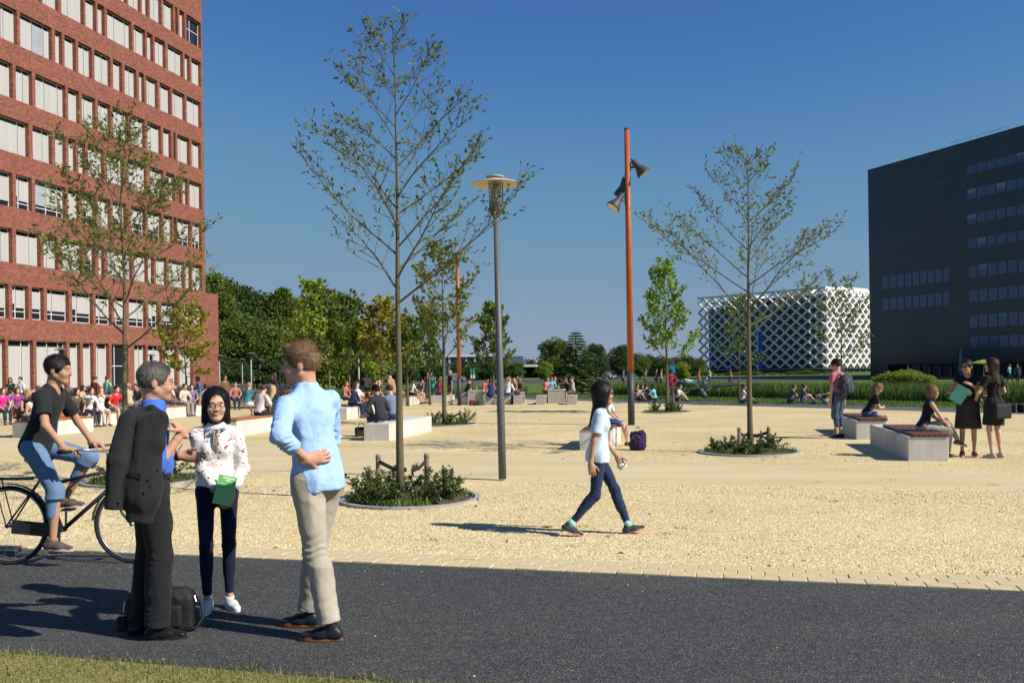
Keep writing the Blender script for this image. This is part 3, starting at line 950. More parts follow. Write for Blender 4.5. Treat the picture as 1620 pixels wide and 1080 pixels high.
# main tree on the gravel
cone = lambda rb, rt, p=.8: (lambda f: rb*(1-f)**p + rt)
B_main = gnd(634, 793)
sparse_tree('young_tree', 'tallest sparse young tree with thin olive leaves beside the lamp post', B_main, 6.15, .052, 2.45,
            lambda f: 1.50*(1-f)**.85+.16, 27, M['leaf_main'], .068, .42, .72, seed=4, elev=(33,50), lean=(-.03,0), sec=8, lstart=.42)
B_left = gnd(197, 762)
sparse_tree('young_tree', 'leafy young tree with reddish tinted leaves in front of the brick office', B_left, 5.55, .050, 2.0,
            lambda f: (1.7-.3*abs(f-.35))*(1-f)**.6+.08, 25, M['leaf_warm'], .088, .36, 1.15, seed=9, elev=(28,52), lean=(.02,.1), sec=9, lstart=.25)
B_right = gnd(1187, 716)
sparse_tree('young_tree', 'sparse spreading young tree in front of the white lattice building', B_right, 5.85, .056, 2.35,
            lambda f: 1.95 if f < .3 else (1.35*(1-f)**.7+.12), 22, M['leaf_maple'], .085, .45, .72, seed=16, elev=(30,60), lean=(.05,0), sec=8, lstart=.45)
B_mid = gnd(703, 672)
sparse_tree('young_tree', 'brownish young maple growing in front of the second orange pole', B_mid, 5.35, .075, 1.9,
            lambda f: 1.15*(1-f)**.45+.1, 17, M['leaf_maple'], .15, .75, .85, seed=23, elev=(38,58), sec=8, lstart=.2)
B_bri = gnd(1056, 652)
sparse_tree('young_tree', 'bright green young tree with upswept branches beside the orange pole', B_bri, 5.4, .065, 1.7,
            lambda f: 1.05*(1-f)**.6+.12, 24, M['leaf_bright'], .17, .7, 1.35, seed=31, elev=(35,62), sec=8, lstart=.1)
B_yel = gnd(296, 656)
sparse_tree('young_tree', 'small yellow green tree before the corner of the brick office', B_yel, 4.25, .06, 1.45,
            lambda f: 1.15*math.sin(math.pi*min(.96,f*.8+.22))**.6+.05, 22, M['leaf_yellow'], .17, .65, 1.5, seed=38, elev=(20,55), sec=9, lstart=.1)
B_s1 = gnd(1170, 637)
sparse_tree('young_tree', 'small green tree on the far lawn under the lattice facade', B_s1, 4.6, .05, 1.4,
            lambda f: 1.2*(1-f)**.5+.1, 13, M['leaf_mid'], .17, .6, .9, seed=44, elev=(35,60), sec=8, lstart=.1)
B_s2 = gnd(1332, 640)
sparse_tree('young_tree', 'young tree with scattered green leaves before the dark office block', B_s2, 5.0, .05, 1.5,
            lambda f: 1.35*(1-f)**.45+.1, 11, M['leaf_mid'], .16, .6, .6, seed=45, elev=(35,60), sec=8, lstart=.1)

# columnar young trees in a row behind the benches
gcol = 'columnar young trees behind the benches'
colspec = [(497, 646, 457, .95, 'leaf_lime', 'columnar tree with the tallest tuft, first of the row behind the benches'),
           (522, 645, 474, 1.0, 'leaf_mid', 'columnar tree with a small dark tuft, second of the row'),
           (553, 644, 484, 1.0, 'leaf_mid', 'columnar tree with pale lower leaves, third of the row'),
           (604, 643, 496, 1.25, 'leaf_yellow', 'yellowing columnar tree just left of the tall young trunk'),
           (645, 642, 514, .85, 'leaf_mid', 'thin green columnar tree just right of the tall young trunk'),
           (680, 640, 498, .65, 'leaf_mid', 'slender green columnar tree left of the brown maple'),
           (781, 636, 494, .95, 'leaf_mid', 'green columnar tree partly behind the grey lamp post')]
for i, (px, pyb, pyt, wd, lf, lb) in enumerate(colspec):
    b = gnd(px, pyb); Hh = at(px, pyt, b.y).z
    sparse_tree('columnar_tree', lb, b, Hh, .07, Hh*.30, (lambda w: (lambda f: w*(1-f)**.55+.16))(wd), 22, M[lf], .24, .65, 1.35, seed=60+i, elev=(45,66), group=gcol, sec=8, lstart=.05)

# big crowns: leaf clumps spread through the crown volume
def clump_tree(seed, H, Rx, zc, nclump, leaf, per, mat, shape='round', trunk_r=.35):
    r = np.random.RandomState(seed); rr = random.Random(seed)
    root = empty('broadleaf_tree')
    m = MB()
    m.tube([(0,0,0),(.05,.02,H*.2),(-.05,.05,H*.45),(0,0,H*.8)], [trunk_r,trunk_r*.8,trunk_r*.55,trunk_r*.12], 8)
    C = []; S = []
    for i in range(nclump):
        if shape == 'round':
            th = rr.uniform(0, 6.283); cz = rr.uniform(-1, 1); rad = rr.uniform(.45, 1.0)**.6
            c = Vector((math.cos(th)*math.sqrt(1-cz*cz)*Rx*rad, math.sin(th)*math.sqrt(1-cz*cz)*Rx*rad, zc+(H-zc)*.5*(1+cz*rad)*.97))
            s = Rx*rr.uniform(.22,.40)
        else:
            f = rr.random(); th = rr.uniform(0,6.283); rad = rr.uniform(.3,1)
            wdt = Rx*(math.sin(math.pi*min(1,f*.85+.15)))**.7
            c = Vector((math.cos(th)*wdt*rad, math.sin(th)*wdt*rad, zc+(H-zc)*f)); s = Rx*rr.uniform(.25,.42)
        C.append(c); S.append(s)
        st = Vector((0,0,zc*.8+(c.z-zc)*.5)); m.tube([st, st.lerp(c,.5)+Vector((0,0,.2)), c], [trunk_r*.25,trunk_r*.12,.03], 4, cap=False)
    m.build('trunk', M['bark'], root, smooth=True)
    P, D = [], []
    for c, s in zip(C, S):
        k = int(per*(s/(Rx*.3))**2)
        v = r.normal(size=(k,3)); v /= np.linalg.norm(v, axis=1)[:,None]
        rad = s*r.uniform(.55,1.08,k)
        P.append(np.array(c)[None] + v*rad[:,None]*np.array([1,1,.8])); D.append(v + r.normal(size=(k,3))*.7 - np.array([0,0,.25]))
    obj('crown', leaf_mesh('crown', np.concatenate(P), np.concatenate(D), leaf, .62, mat, seed+3), root)
    return root
protoA = clump_tree(101, 15, 5.2, 1.5, 85, .55, 120, M['leaf_dark'])
protoB = clump_tree(102, 11, 3.6, 1.2, 70, .45, 110, M['leaf_mid'])
protoC = clump_tree(103, 9, 2.7, 1.2, 60, .42, 110, M['leaf_lime'])
protoD = clump_tree(104, 16, 3.2, 2.5, 80, .5, 110, M['leaf_mid'], 'tall')
protoE = clump_tree(105, 6, 2.6, .2, 50, .42, 110, M['leaf_dark'])
protoF = clump_tree(106, 2, 1.7, .05, 42, .20, 120, M['leaf_lime'], trunk_r=.06)
protoG = clump_tree(107, 2, 1.7, .05, 42, .20, 120, M['leaf_mid'], trunk_r=.06)
used = {}
def place_tree(proto, px, ytop, Y, wmul, label, group, seed, hb=None):
    key = id(proto)
    o = proto if key not in used else copy_tree(proto)
    used[key] = 1
    p = at(px, ytop, Y); H0 = {id(protoA):15,id(protoB):11,id(protoC):9,id(protoD):16,id(protoE):6,id(protoF):2,id(protoG):2}[key]
    k = max(.15, p.z/H0)
    o.location = (p.x, Y, 0); o.rotation_euler = (0,0,seed*1.7); o.scale = (k*wmul, k*wmul, k)
    tag(o, label, 'tree', group)
    return o
WG = 'dark wood beside the brick office'
wood = [(protoA,345,446,118,1.0),(protoA,368,452,125,.85),(protoA,395,462,120,1.0),(protoD,352,470,105,1.2),(protoA,422,470,130,.9),(protoB,384,500,100,1.1),(protoB,412,512,98,1.2),
        (protoD,447,462,122,1.0),(protoA,470,478,132,.85),(protoB,440,520,102,1.3),(protoD,340,440,112,1.0),(protoB,352,520,98,1.2),(protoA,432,500,125,1.0),(protoB,470,512,110,1.3),(protoE,362,566,92,1.4),(protoE,398,568,94,1.4),(protoE,430,566,96,1.4),(protoE,462,566,98,1.4)]
for i, (p, px, yt, Y, wm) in enumerate(wood):
    place_tree(p, px, yt, Y, wm, 'dense dark broadleaf tree in the wood right of the brick office', WG, i)
LG = 'sunlit lime trees behind the row of columnar trees'
for i, (p, px, yt, Y, wm) in enumerate([(protoC,488,512,84,1.1),(protoC,512,505,80,1.15),(protoC,535,508,84,1.25),(protoC,556,512,88,1.2),(protoC,576,520,84,1.1),(protoC,596,530,90,1.2)]):
    place_tree(p, px, yt, Y, wm, 'sunlit lime green tree behind the columnar trees', LG, i+30)
HG = 'tree belt along the horizon'
hx = random.Random(77)
x = 480
i = 0
while x < 1112:
    if 640 < x < 830: yt, Y = hx.uniform(568, 580), hx.uniform(165, 190)
    elif x < 640: yt, Y = hx.uniform(545, 568), hx.uniform(130, 170)
    else: yt, Y = hx.uniform(562, 576), hx.uniform(190, 230)
    place_tree(hx.choice((protoE, protoB, protoE)), x, yt, Y, hx.uniform(1.1,1.6), 'low dark tree in the belt along the horizon', HG, i+60)
    x += hx.uniform(9, 16); i += 1
place_tree(protoB, 880, 536, 150, 1.3, 'pale round crowned tree left of the layered conifer', None, 200)
place_tree(protoA, 942, 545, 140, 1.0, 'dark round tree right of the layered conifer', None, 201)
place_tree(protoA, 985, 547, 150, 1.15, 'dark broad tree left of the tall orange pole', None, 202)
place_tree(protoB, 1012, 560, 155, 1.2, 'green tree behind the tall orange pole', None, 203)
place_tree(protoC, 1080, 574, 120, 1.4, 'low yellow green tree at the left end of the lattice building', None, 204)
place_tree(protoC, 862, 572, 140, 1.3, 'low light green tree at the left foot of the conifer', None, 205)
# shrubs at the foot of the buildings
for i, (px, yt, Y) in enumerate([(1413,589,74),(1432,586,73),(1450,590,72),(1466,594,71),(1396,593,75)]):
    place_tree(protoF, px, yt, Y, 1.0, 'rounded green bush at the foot of the dark office block', 'bushes at the foot of the dark office block', 210+i)
for i, px in enumerate(range(1110, 1310, 14)):
    place_tree(protoG, px, 590+hx.uniform(-4,3), 205, 2.2, 'low dark hedge bush at the foot of the lattice building', 'hedge bushes at the foot of the lattice building', 230+i)

# layered conifer
cb = gnd(912, 622); cH = at(911, 522, cb.y).z
con = empty('conifer', (cb.x, cb.y, 0)); tag(con, 'layered green conifer standing on the meadow beyond the stone tables', 'tree')
m = MB(); m.tube([(0,0,0),(0,0,cH*.6),(0,0,cH)], [.14,.08,.01], 7)
rr = random.Random(5); P, D = [], []
for k in range(21):
    f = (k+.1)/21; z = .15+(cH-.2)*f**.95; L = (2.5*(1-f)**.85+.10)*(1.0 if k%2 else .8)
    for j in range(10):
        az = j*.698+k*.5+rr.uniform(-.2,.2); LL = L*rr.uniform(.7,1.1)
        pts = [Vector((0,0,z))]
        for s in range(1,6):
            q = s/5; pts.append(Vector((math.cos(az)*LL*q, math.sin(az)*LL*q, z+.10*LL*q-.20*LL*q*q)))
        m.tube(pts, [.02,.017,.014,.011,.008,.004], 3, cap=False)
        for s in range(int(70*LL)+14):
            q = rr.uniform(.12,1.0); i_ = min(4,int(q*5)); b = pts[i_].lerp(pts[i_+1], q*5-i_)
            sd = Vector((-math.sin(az), math.cos(az), 0))*rr.choice((-1,1))
            w = .30*LL*(1.1-q)*rr.random()
            b = b + sd*w; P.append(b); D.append(Vector((math.cos(az),math.sin(az),0))*.7+sd*.8+Vector((0,0,rr.uniform(-.12,.06))))
m.build('trunk', M['twig'], con)
obj('crown', leaf_mesh('crown', P, D, .24, .34, M['needle'], 8), con)

# ------------------------------------------------------------------ planting rings with shrubs and stakes
def tree_pit(c, rad, label, seed, stakes, n_sh, shrub_h, side=None):
    root = empty('planting_ring', (c.x, c.y, 0)); tag(root, label, 'planting ring')
    m = MB(); n = 48; w = .07
    for k in range(n):
        a0, a1 = 2*math.pi*k/n, 2*math.pi*(k+1)/n
        def pr(rd, a, z): return (rd*math.cos(a), rd*math.sin(a), z)
        m.add([pr(rad,a0,.035),pr(rad,a1,.035),pr(rad-w,a1,.035),pr(rad-w,a0,.035),pr(rad,a0,-.02),pr(rad,a1,-.02),pr(rad-w,a1,-.06),pr(rad-w,a0,-.06)],
              [(0,1,2,3),(4,5,1,0),(3,2,6,7)])
    m.build('kerb', M['kerb'], root)
    m = MB(); vs_ = [(0,0,.05)]; fs_ = []
    for ring in range(1,6):
        for k in range(n):
            a = 2*math.pi*k/n; rd = (rad-w)*ring/5
            vs_.append((rd*math.cos(a), rd*math.sin(a), .05-.05*(ring/5)**2 + .012*math.sin(k*2.1+ring)))
    for k in range(n): fs_.append((0,1+k,1+(k+1)%n))
    for ring in range(4):
        for k in range(n):
            a = 1+ring*n; fs_.append((a+k, a+(k+1)%n, a+n+(k+1)%n, a+n+k))
    m.add(vs_, fs_); m.build('soil', M['soil'], root, smooth=True)
    r = random.Random(seed)
    # ground cover
    pts = []
    for k in range(1500):
        a = r.uniform(0,6.283); rd = (rad-w-.02)*math.sqrt(r.random())
        if math.sin(a*3+seed)+math.sin(rd*7+a) < -.3: continue
        pts.append((rd*math.cos(a), rd*math.sin(a), .02))
    g = blades('ground_cover', np.array(pts), .03, .11, .008, M['blade_green'], seed, .9); g.parent = root; g['kind'] = 'stuff'
    # stakes and straps
    for (dx, dy, h) in stakes:
        st = MB(); st.lathe([(.034,0),(.036,h-.015),(.026,h)], 10, (dx,dy,0))
        so = st.build('stake', M['stake'], root, smooth=False)
        d = Vector((dx,dy,0)); 
        bt = MB(); p0 = Vector((dx*.97,dy*.97,h-.1)); p1 = Vector((dx*.1,dy*.1,h-.16)); md = p0.lerp(p1,.5)-Vector((0,0,.04))
        bt.beam(p0, md, .008, .055); bt.beam(md, p1, .008, .055); bt.build('strap', M['black_metal'], so)
        cap = MB(); cap.lathe([(.039,h-.06),(.039,h-.05)], 10, (dx,dy,0)); cap.build('band', M['steel_dark'], so)
    for k in range(n_sh):
        a = 2*math.pi*(k+.5)/n_sh + r.uniform(-.25,.25); rd = rad*r.uniform(.42,.66)
        if side: 
            if math.cos(a-side) < -.2: rd *= .7
        sh = empty('shrub', (c.x+rd*math.cos(a), c.y+rd*math.sin(a), .03))
        tag(sh, 'leafy green shrub in the ring ' + label.split('planting ring ')[1], 'shrub', 'shrubs in the ring ' + label.split('planting ring ')[1])
        st = MB(); P, D = [], []
        hh = shrub_h*r.uniform(.7,1.15)
        for s in range(11):
            az = r.uniform(0,6.283); el = r.uniform(.5,1.45)
            L = hh*r.uniform(.7,1.15)
            ps = bend_line((r.uniform(-.04,.04),r.uniform(-.04,.04),0), (math.cos(az)*math.cos(el), math.sin(az)*math.cos(el), math.sin(el)), L, 6, -.25, r, .12)
            st.tube(ps, [.006,.005,.0045,.004,.003,.002,.0015], 4, cap=False)
            for q in range(int(46)):
                f = r.uniform(.12,1)*5.999; i_ = int(f); b = ps[i_].lerp(ps[i_+1], f-i_)
                P.append(b); D.append((r.gauss(0,1), r.gauss(0,1), r.gauss(.2,.7)))
        st.build('stems', M['twig'], sh)
        obj('leaves', leaf_mesh('leaves', P, D, .052, .55, M['leaf_shrub'], seed*7+k), sh)
    return root
tree_pit(Vector((B_main.x+.10, B_main.y+.18, 0)), .92, 'round kerbed planting ring under the tallest young tree', 201, [(-.50,.62,.54),(.16,.66,.54)], 9, .46)
tree_pit(Vector((B_left.x+.25, B_left.y+.1, 0)), .92, 'round kerbed planting ring behind the three talking people', 202, [(-.45,.3,.5)], 3, .42)
tree_pit(Vector((B_right.x+.0, B_right.y+.1, 0)), .98, 'round kerbed planting ring under the spreading tree before the lattice building', 203, [(-.30,-.45,.52),(.36,-.1,.50)], 7, .34)
tree_pit(Vector((B_mid.x+.1, B_mid.y+.1, 0)), .95, 'round kerbed planting ring under the brown maple', 204, [(-.25,-.1,.45),(.4,-.1,.45)], 6, .45)
tree_pit(Vector((B_bri.x, B_bri.y+.1, 0)), .95, 'round kerbed planting ring under the bright green tree', 205, [(.25,-.1,.45)], 6, .42)

# fallen leaves blown over the gravel and the road
r_ = np.random.RandomState(33); nL = 260
cs = [B_main, B_left, B_right, B_mid]
P_ = []
for i in range(nL):
    c = cs[r_.randint(0, 4)]; a_ = r_.uniform(0,6.28); d_ = .7+2.6*r_.uniform(0,1)**1.4
    P_.append((c.x+math.cos(a_)*d_*1.3, c.y+math.sin(a_)*d_, .006))
s_ = r_.uniform(-3, 11, 40); n_ = r_.uniform(-.6, 1.6, 40)
P_ += [(A0.x+RD.x*a+RN.x*b, A0.y+RD.y*a+RN.y*b, .006) for a, b in zip(s_, n_)]
P_ = np.array(P_); D_ = r_.normal(size=(len(P_),3)); D_[:,2] = np.abs(D_[:,2])*.15
fl = obj('fallen_leaves', leaf_mesh('fallen_leaves', P_, D_, .055, .5, mat_leaf('leaf_fallen', (.16,.10,.03), (.26,.17,.05), (.34,.26,.08), .1), 5)); tag(fl, 'scattered dry fallen leaves on gravel and road', 'leaves', kind='stuff')
# ================================================================== PEOPLE: implicit surfaces meshed with surface nets
class Field:
    def __init__(s, lo, hi, h):
        s.lo = np.array(lo, float); s.h = h
        n = np.ceil((np.array(hi)-s.lo)/h).astype(int)+1
        s.n = n
        s.v = np.full(n, 1.0, np.float32)
        s.ax = [(s.lo[i]+h*np.arange(n[i])).astype(np.float32) for i in range(3)]
    def _win(s, lo, hi):
        a = np.clip(np.floor((np.array(lo)-s.lo)/s.h).astype(int), 0, s.n); b = np.clip(np.ceil((np.array(hi)-s.lo)/s.h).astype(int)+1, 0, s.n)
        if np.any(b <= a): return None
        sl = tuple(slice(a[i], b[i]) for i in range(3))
        X = s.ax[0][sl[0]][:,None,None]; Y = s.ax[1][sl[1]][None,:,None]; Z = s.ax[2][sl[2]][None,None,:]
        return sl, X, Y, Z
    def _cone(s, X, Y, Z, a, b, ra, rb, sq):
        a = np.array(a, float); b = np.array(b, float)
        d = b-a; px, py, pz = X-a[0], Y-a[1], Z-a[2]
        if sq is not None:
            q, f = np.array(sq[0], float), sq[1]
            q = q/np.linalg.norm(q); g = 1/f-1
            dt = (px*q[0]+py*q[1]+pz*q[2])*g
            px, py, pz = px+dt*q[0], py+dt*q[1], pz+dt*q[2]
            d = d+q*(d@q)*g
        L2 = max(1e-9, d@d)
        t = np.clip((px*d[0]+py*d[1]+pz*d[2])/L2, 0, 1)
        e = np.sqrt((px-t*d[0])**2+(py-t*d[1])**2+(pz-t*d[2])**2) - (ra+(rb-ra)*t)
        return e
    def _comb(s, sl, d, k, op):
        v = s.v[sl]
        if op == 'u':
            if k <= 0: s.v[sl] = np.minimum(v, d); return
            h = np.clip(.5+.5*(d-v)/k, 0, 1); s.v[sl] = d+(v-d)*h-k*h*(1-h)
        else:   # subtract
            d = -d
            if k <= 0: s.v[sl] = np.maximum(v, d); return
            h = np.clip(.5-.5*(d-v)/k, 0, 1); s.v[sl] = d+(v-d)*h+k*h*(1-h)
    def cone(s, a, b, ra, rb=None, k=.02, sq=None, op='u', flat=None):
        if rb is None: rb = ra
        a = np.array(a, float); b = np.array(b, float)
        m = max(ra, rb)*(max(1, sq[1]) if sq else 1) + k + 3*s.h
        w = s._win(np.minimum(a,b)-m, np.maximum(a,b)+m)
        if w is None: return s
        sl, X, Y, Z = w
        d = s._cone(X, Y, Z, a, b, ra, rb, sq)
        if flat:
            ax = (b-a)/max(1e-6,np.linalg.norm(b-a)); pr = (X-a[0])*ax[0]+(Y-a[1])*ax[1]+(Z-a[2])*ax[2]
            if 'b' in flat: d = np.maximum(d, pr-np.linalg.norm(b-a))
            if 'a' in flat: d = np.maximum(d, -pr)
        s._comb(sl, d.astype(np.float32), k, op)
        return s
    def ell(s, c, r, k=.02, op='u', rot=None):
        c = np.array(c, float); r = np.array(r, float)
        m = r.max()+k+3*s.h
        w = s._win(c-m, c+m)
        if w is None: return s
        sl, X, Y, Z = w
        px, py, pz = X-c[0], Y-c[1], Z-c[2]
        if rot is not None:
            Rm = np.array(rot, float)     # rows: local axes in world
            px, py, pz = [px*Rm[i][0]+py*Rm[i][1]+pz*Rm[i][2] for i in range(3)]
        q = np.sqrt((px/r[0])**2+(py/r[1])**2+(pz/r[2])**2); q2 = np.sqrt((px/r[0]**2)**2+(py/r[1]**2)**2+(pz/r[2]**2)**2)
        d = q*(q-1)/np.maximum(q2, 1e-6)
        s._comb(sl, d.astype(np.float32), k, op)
        return s
    def box(s, c, hf, rd, k=.02, op='u'):
        c = np.array(c, float); hf = np.array(hf, float); m = hf.max()+rd+k+3*s.h
        w = s._win(c-hf-rd-k-3*s.h, c+hf+rd+k+3*s.h)
        if w is None: return s
        sl, X, Y, Z = w
        q = [np.abs(a-c[i])-hf[i] for i, a in enumerate((X,Y,Z))]
        d = np.sqrt(np.maximum(q[0],0)**2+np.maximum(q[1],0)**2+np.maximum(q[2],0)**2)+np.minimum(np.maximum(np.maximum(q[0],q[1]),q[2]),0)-rd
        s._comb(sl, d.astype(np.float32), k, op)
        return s
    def cut(s, p, n):
        """remove everything on the side the normal points to"""
        n = np.array(n, float); n /= np.linalg.norm(n)
        d = (s.ax[0]-p[0])[:,None,None]*n[0]+(s.ax[1]-p[1])[None,:,None]*n[1]+(s.ax[2]-p[2])[None,None,:]*n[2]
        s.v = np.maximum(s.v, d.astype(np.float32)); return s
    def mesh(s, smooth=1):
        v = s.v
        v[0] = v[-1] = 1; v[:,0] = v[:,-1] = 1; v[:,:,0] = v[:,:,-1] = 1
        ins = v < 0; n = s.n; cn = n-1
        S = np.zeros((3,*cn), np.float32); Cn = np.zeros(cn, np.int16)
        quads = []
        ids = None
        edges = []
        for axx in range(3):
            a = np.take(v, range(0,n[axx]-1), axx); b = np.take(v, range(1,n[axx]), axx)
            m = (a < 0) != (b < 0)
            edges.append((m, a < 0))
            idx = np.argwhere(m)
            if len(idx) == 0: continue
            va = a[m]; vb = b[m]; t = va/(va-vb)
            pos = idx.astype(np.float32); pos[:,axx] += t
            o1, o2 = [i for i in range(3) if i != axx]
            for d1 in (0,1):
                for d2 in (0,1):
                    ci = idx.copy(); ci[:,o1] -= d1; ci[:,o2] -= d2
                    ok = (ci[:,o1] >= 0)&(ci[:,o2] >= 0)&(ci[:,o1] < cn[o1])&(ci[:,o2] < cn[o2])
                    c = ci[ok]; f = np.ravel_multi_index(c.T, cn)
                    for q in range(3): np.add.at(S[q].reshape(-1), f, pos[ok][:,q])
                    np.add.at(Cn.reshape(-1), f, 1)
        act = np.flatnonzero(Cn.reshape(-1) > 0)
        if len(act) == 0: return np.zeros((0,3)), np.zeros((0,4), int)
        ids = np.full(Cn.size, -1, np.int64); ids[act] = np.arange(len(act))
        cnt = Cn.reshape(-1)[act]
        V = np.stack([S[q].reshape(-1)[act]/cnt for q in range(3)], 1)
        F = []
        for axx in range(3):
            m, neg = edges[axx]
            o1, o2 = [(1,2),(2,0),(0,1)][axx]
            idx = np.argwhere(m)
            if len(idx) == 0: continue
            ok = (idx[:,o1] > 0)&(idx[:,o2] > 0)&(idx[:,o1] < cn[o1])&(idx[:,o2] < cn[o2])
            idx = idx[ok]; sg = neg[m][ok]
            def cid(d1, d2):
                c = idx.copy(); c[:,o1] -= d1; c[:,o2] -= d2
                return ids[np.ravel_multi_index(c.T, cn)]
            q = np.stack([cid(1,1), cid(0,1), cid(0,0), cid(1,0)], 1)
            q[~sg] = q[~sg][:,::-1]
            F.append(q)
        F = np.concatenate(F)
        F = F[(F >= 0).all(1)]
        for _ in range(smooth):
            acc = np.zeros_like(V); c2 = np.zeros(len(V))
            for i in range(4):
                e0, e1 = F[:,i], F[:,(i+1)%4]
                np.add.at(acc, e0, V[e1]); np.add.at(acc, e1, V[e0]); np.add.at(c2, e0, 1); np.add.at(c2, e1, 1)
            V = .5*V + .5*acc/np.maximum(c2,1)[:,None]
        return s.lo + V*s.h, F

def vnormals(V, F):
    n = np.cross(V[F[:,2]]-V[F[:,0]], V[F[:,3]]-V[F[:,1]])
    N = np.zeros_like(V)
    for i in range(4): np.add.at(N, F[:,i], n)
    return N/np.maximum(1e-9, np.linalg.norm(N, axis=1))[:,None]

def wrinkle(V, F, amp, freq=(9,9,9), seed=0, sharp=True):
    """push the surface along its normals with ridged noise: cloth folds"""
    if amp == 0 or len(V) == 0: return V
    N = vnormals(V, F)
    out = np.empty(len(V))
    fx, fy, fz = freq
    for i, (x, y, z) in enumerate(V):
        a = mnoise.noise((x*fx+seed*3.7, y*fy-seed*1.3, z*fz+seed))
        b = mnoise.noise((x*fx*2.3-seed, y*fy*2.3+seed*2.1, z*fz*2.3))
        out[i] = (1-2*abs(a) if sharp else a) + .45*b
    out -= out.mean()
    return V + N*(out*amp)[:,None]

def drape(V, F, J, kind, amp=1.0, seed=0):
    """cloth folds: hanging pleats on the torso, rings round bent joints and stacked creases at the ankles"""
    if len(V) == 0: return V
    N = vnormals(V, F); out = np.zeros(len(V)); nz = mnoise.noise
    pv = np.array(J['pv']); up = np.array(J['up'])
    hgt = (V-pv)@up
    if kind == 'top':
        joints = [(np.array(J['e'+s]), np.array((J['w'+s]-J['s'+s]).normalized()), .15, .030, .0055) for s in 'rl'] + [(np.array(J['s'+s]), np.array((J['e'+s]-J['s'+s]).normalized()), .11, .040, .003) for s in 'rl']
    else:
        joints = [(np.array(J['a'+s])+np.array((0,0,.05)), np.array((J['k'+s]-J['a'+s]).normalized()), .15, .042, .0038) for s in 'rl'] + [(np.array(J['k'+s]), np.array((J['a'+s]-J['j'+s]).normalized()), .16, .050, .0032) for s in 'rl'] + [(np.array(J['j'+s]), np.array((J['k'+s]-J['j'+s]).normalized()), .14, .05, .003) for s in 'rl']
    for i, (x, y, z) in enumerate(V):
        a = 1-abs(nz((x*9+seed*3.1, y*9, z*2.3+seed)))*2.6; b = 1-abs(nz((x*7+z*5-seed, y*7+z*3, z*6+seed*2)))*2.6
        w = .35+.65*max(0, min(1, (.30-hgt[i])/.3)) if kind == 'top' else .45
        out[i] = .0062*w*max(-.6, a) + .0042*max(-.6, b) + .0016*nz((x*26, y*26, z*26))
    for (c, d, rad, lam, am) in joints:
        q = V-c; t_ = q@d; dist = np.linalg.norm(q, axis=1); w = np.clip(1-dist/rad, 0, 1)**.7
        ph = np.array([nz((p[0]*7+seed, p[1]*7, p[2]*7)) for p in V[w > 0]]); am2 = np.array([max(0, .35+1.6*nz((p[0]*11-seed, p[1]*11, p[2]*5))) for p in V[w > 0]])
        wv = np.sin(6.283*t_[w > 0]/lam + 9*ph)
        out[w > 0] += am*1.5*am2*w[w > 0]*(np.abs(wv)**1.5*np.sign(wv))
    out -= out.mean()
    return V + N*(out*amp)[:,None]

def U(v):
    v = Vector(v); return v.normalized()

def ik(p, q, l1, l2, hint):
    p, q = Vector(p), Vector(q); d = q-p; L = min(d.length, (l1+l2)*.999); d.normalize()
    q = p+d*L
    x = (l1*l1-l2*l2+L*L)/(2*L); y = math.sqrt(max(0, l1*l1-x*x))
    h = Vector(hint); h = h-d*h.dot(d)
    if h.length < 1e-5: h = d.orthogonal()
    h.normalize()
    return p+d*x+h*y, q

STAND = dict(pelvis=(0,0,.96), bend=2, side=0, twist=0, head=(0,0), hr=(-.25,-.03,.86), hl=(.25,-.03,.86), er=(-.3,1,0), el=(.3,1,0),
             fr=(-.10,.03,.085), fl=(.10,.03,.085), kr=(0,-1,0), kl=(0,-1,0), yr=-8, yl=8, pr=0, pl=0, sw=.172)

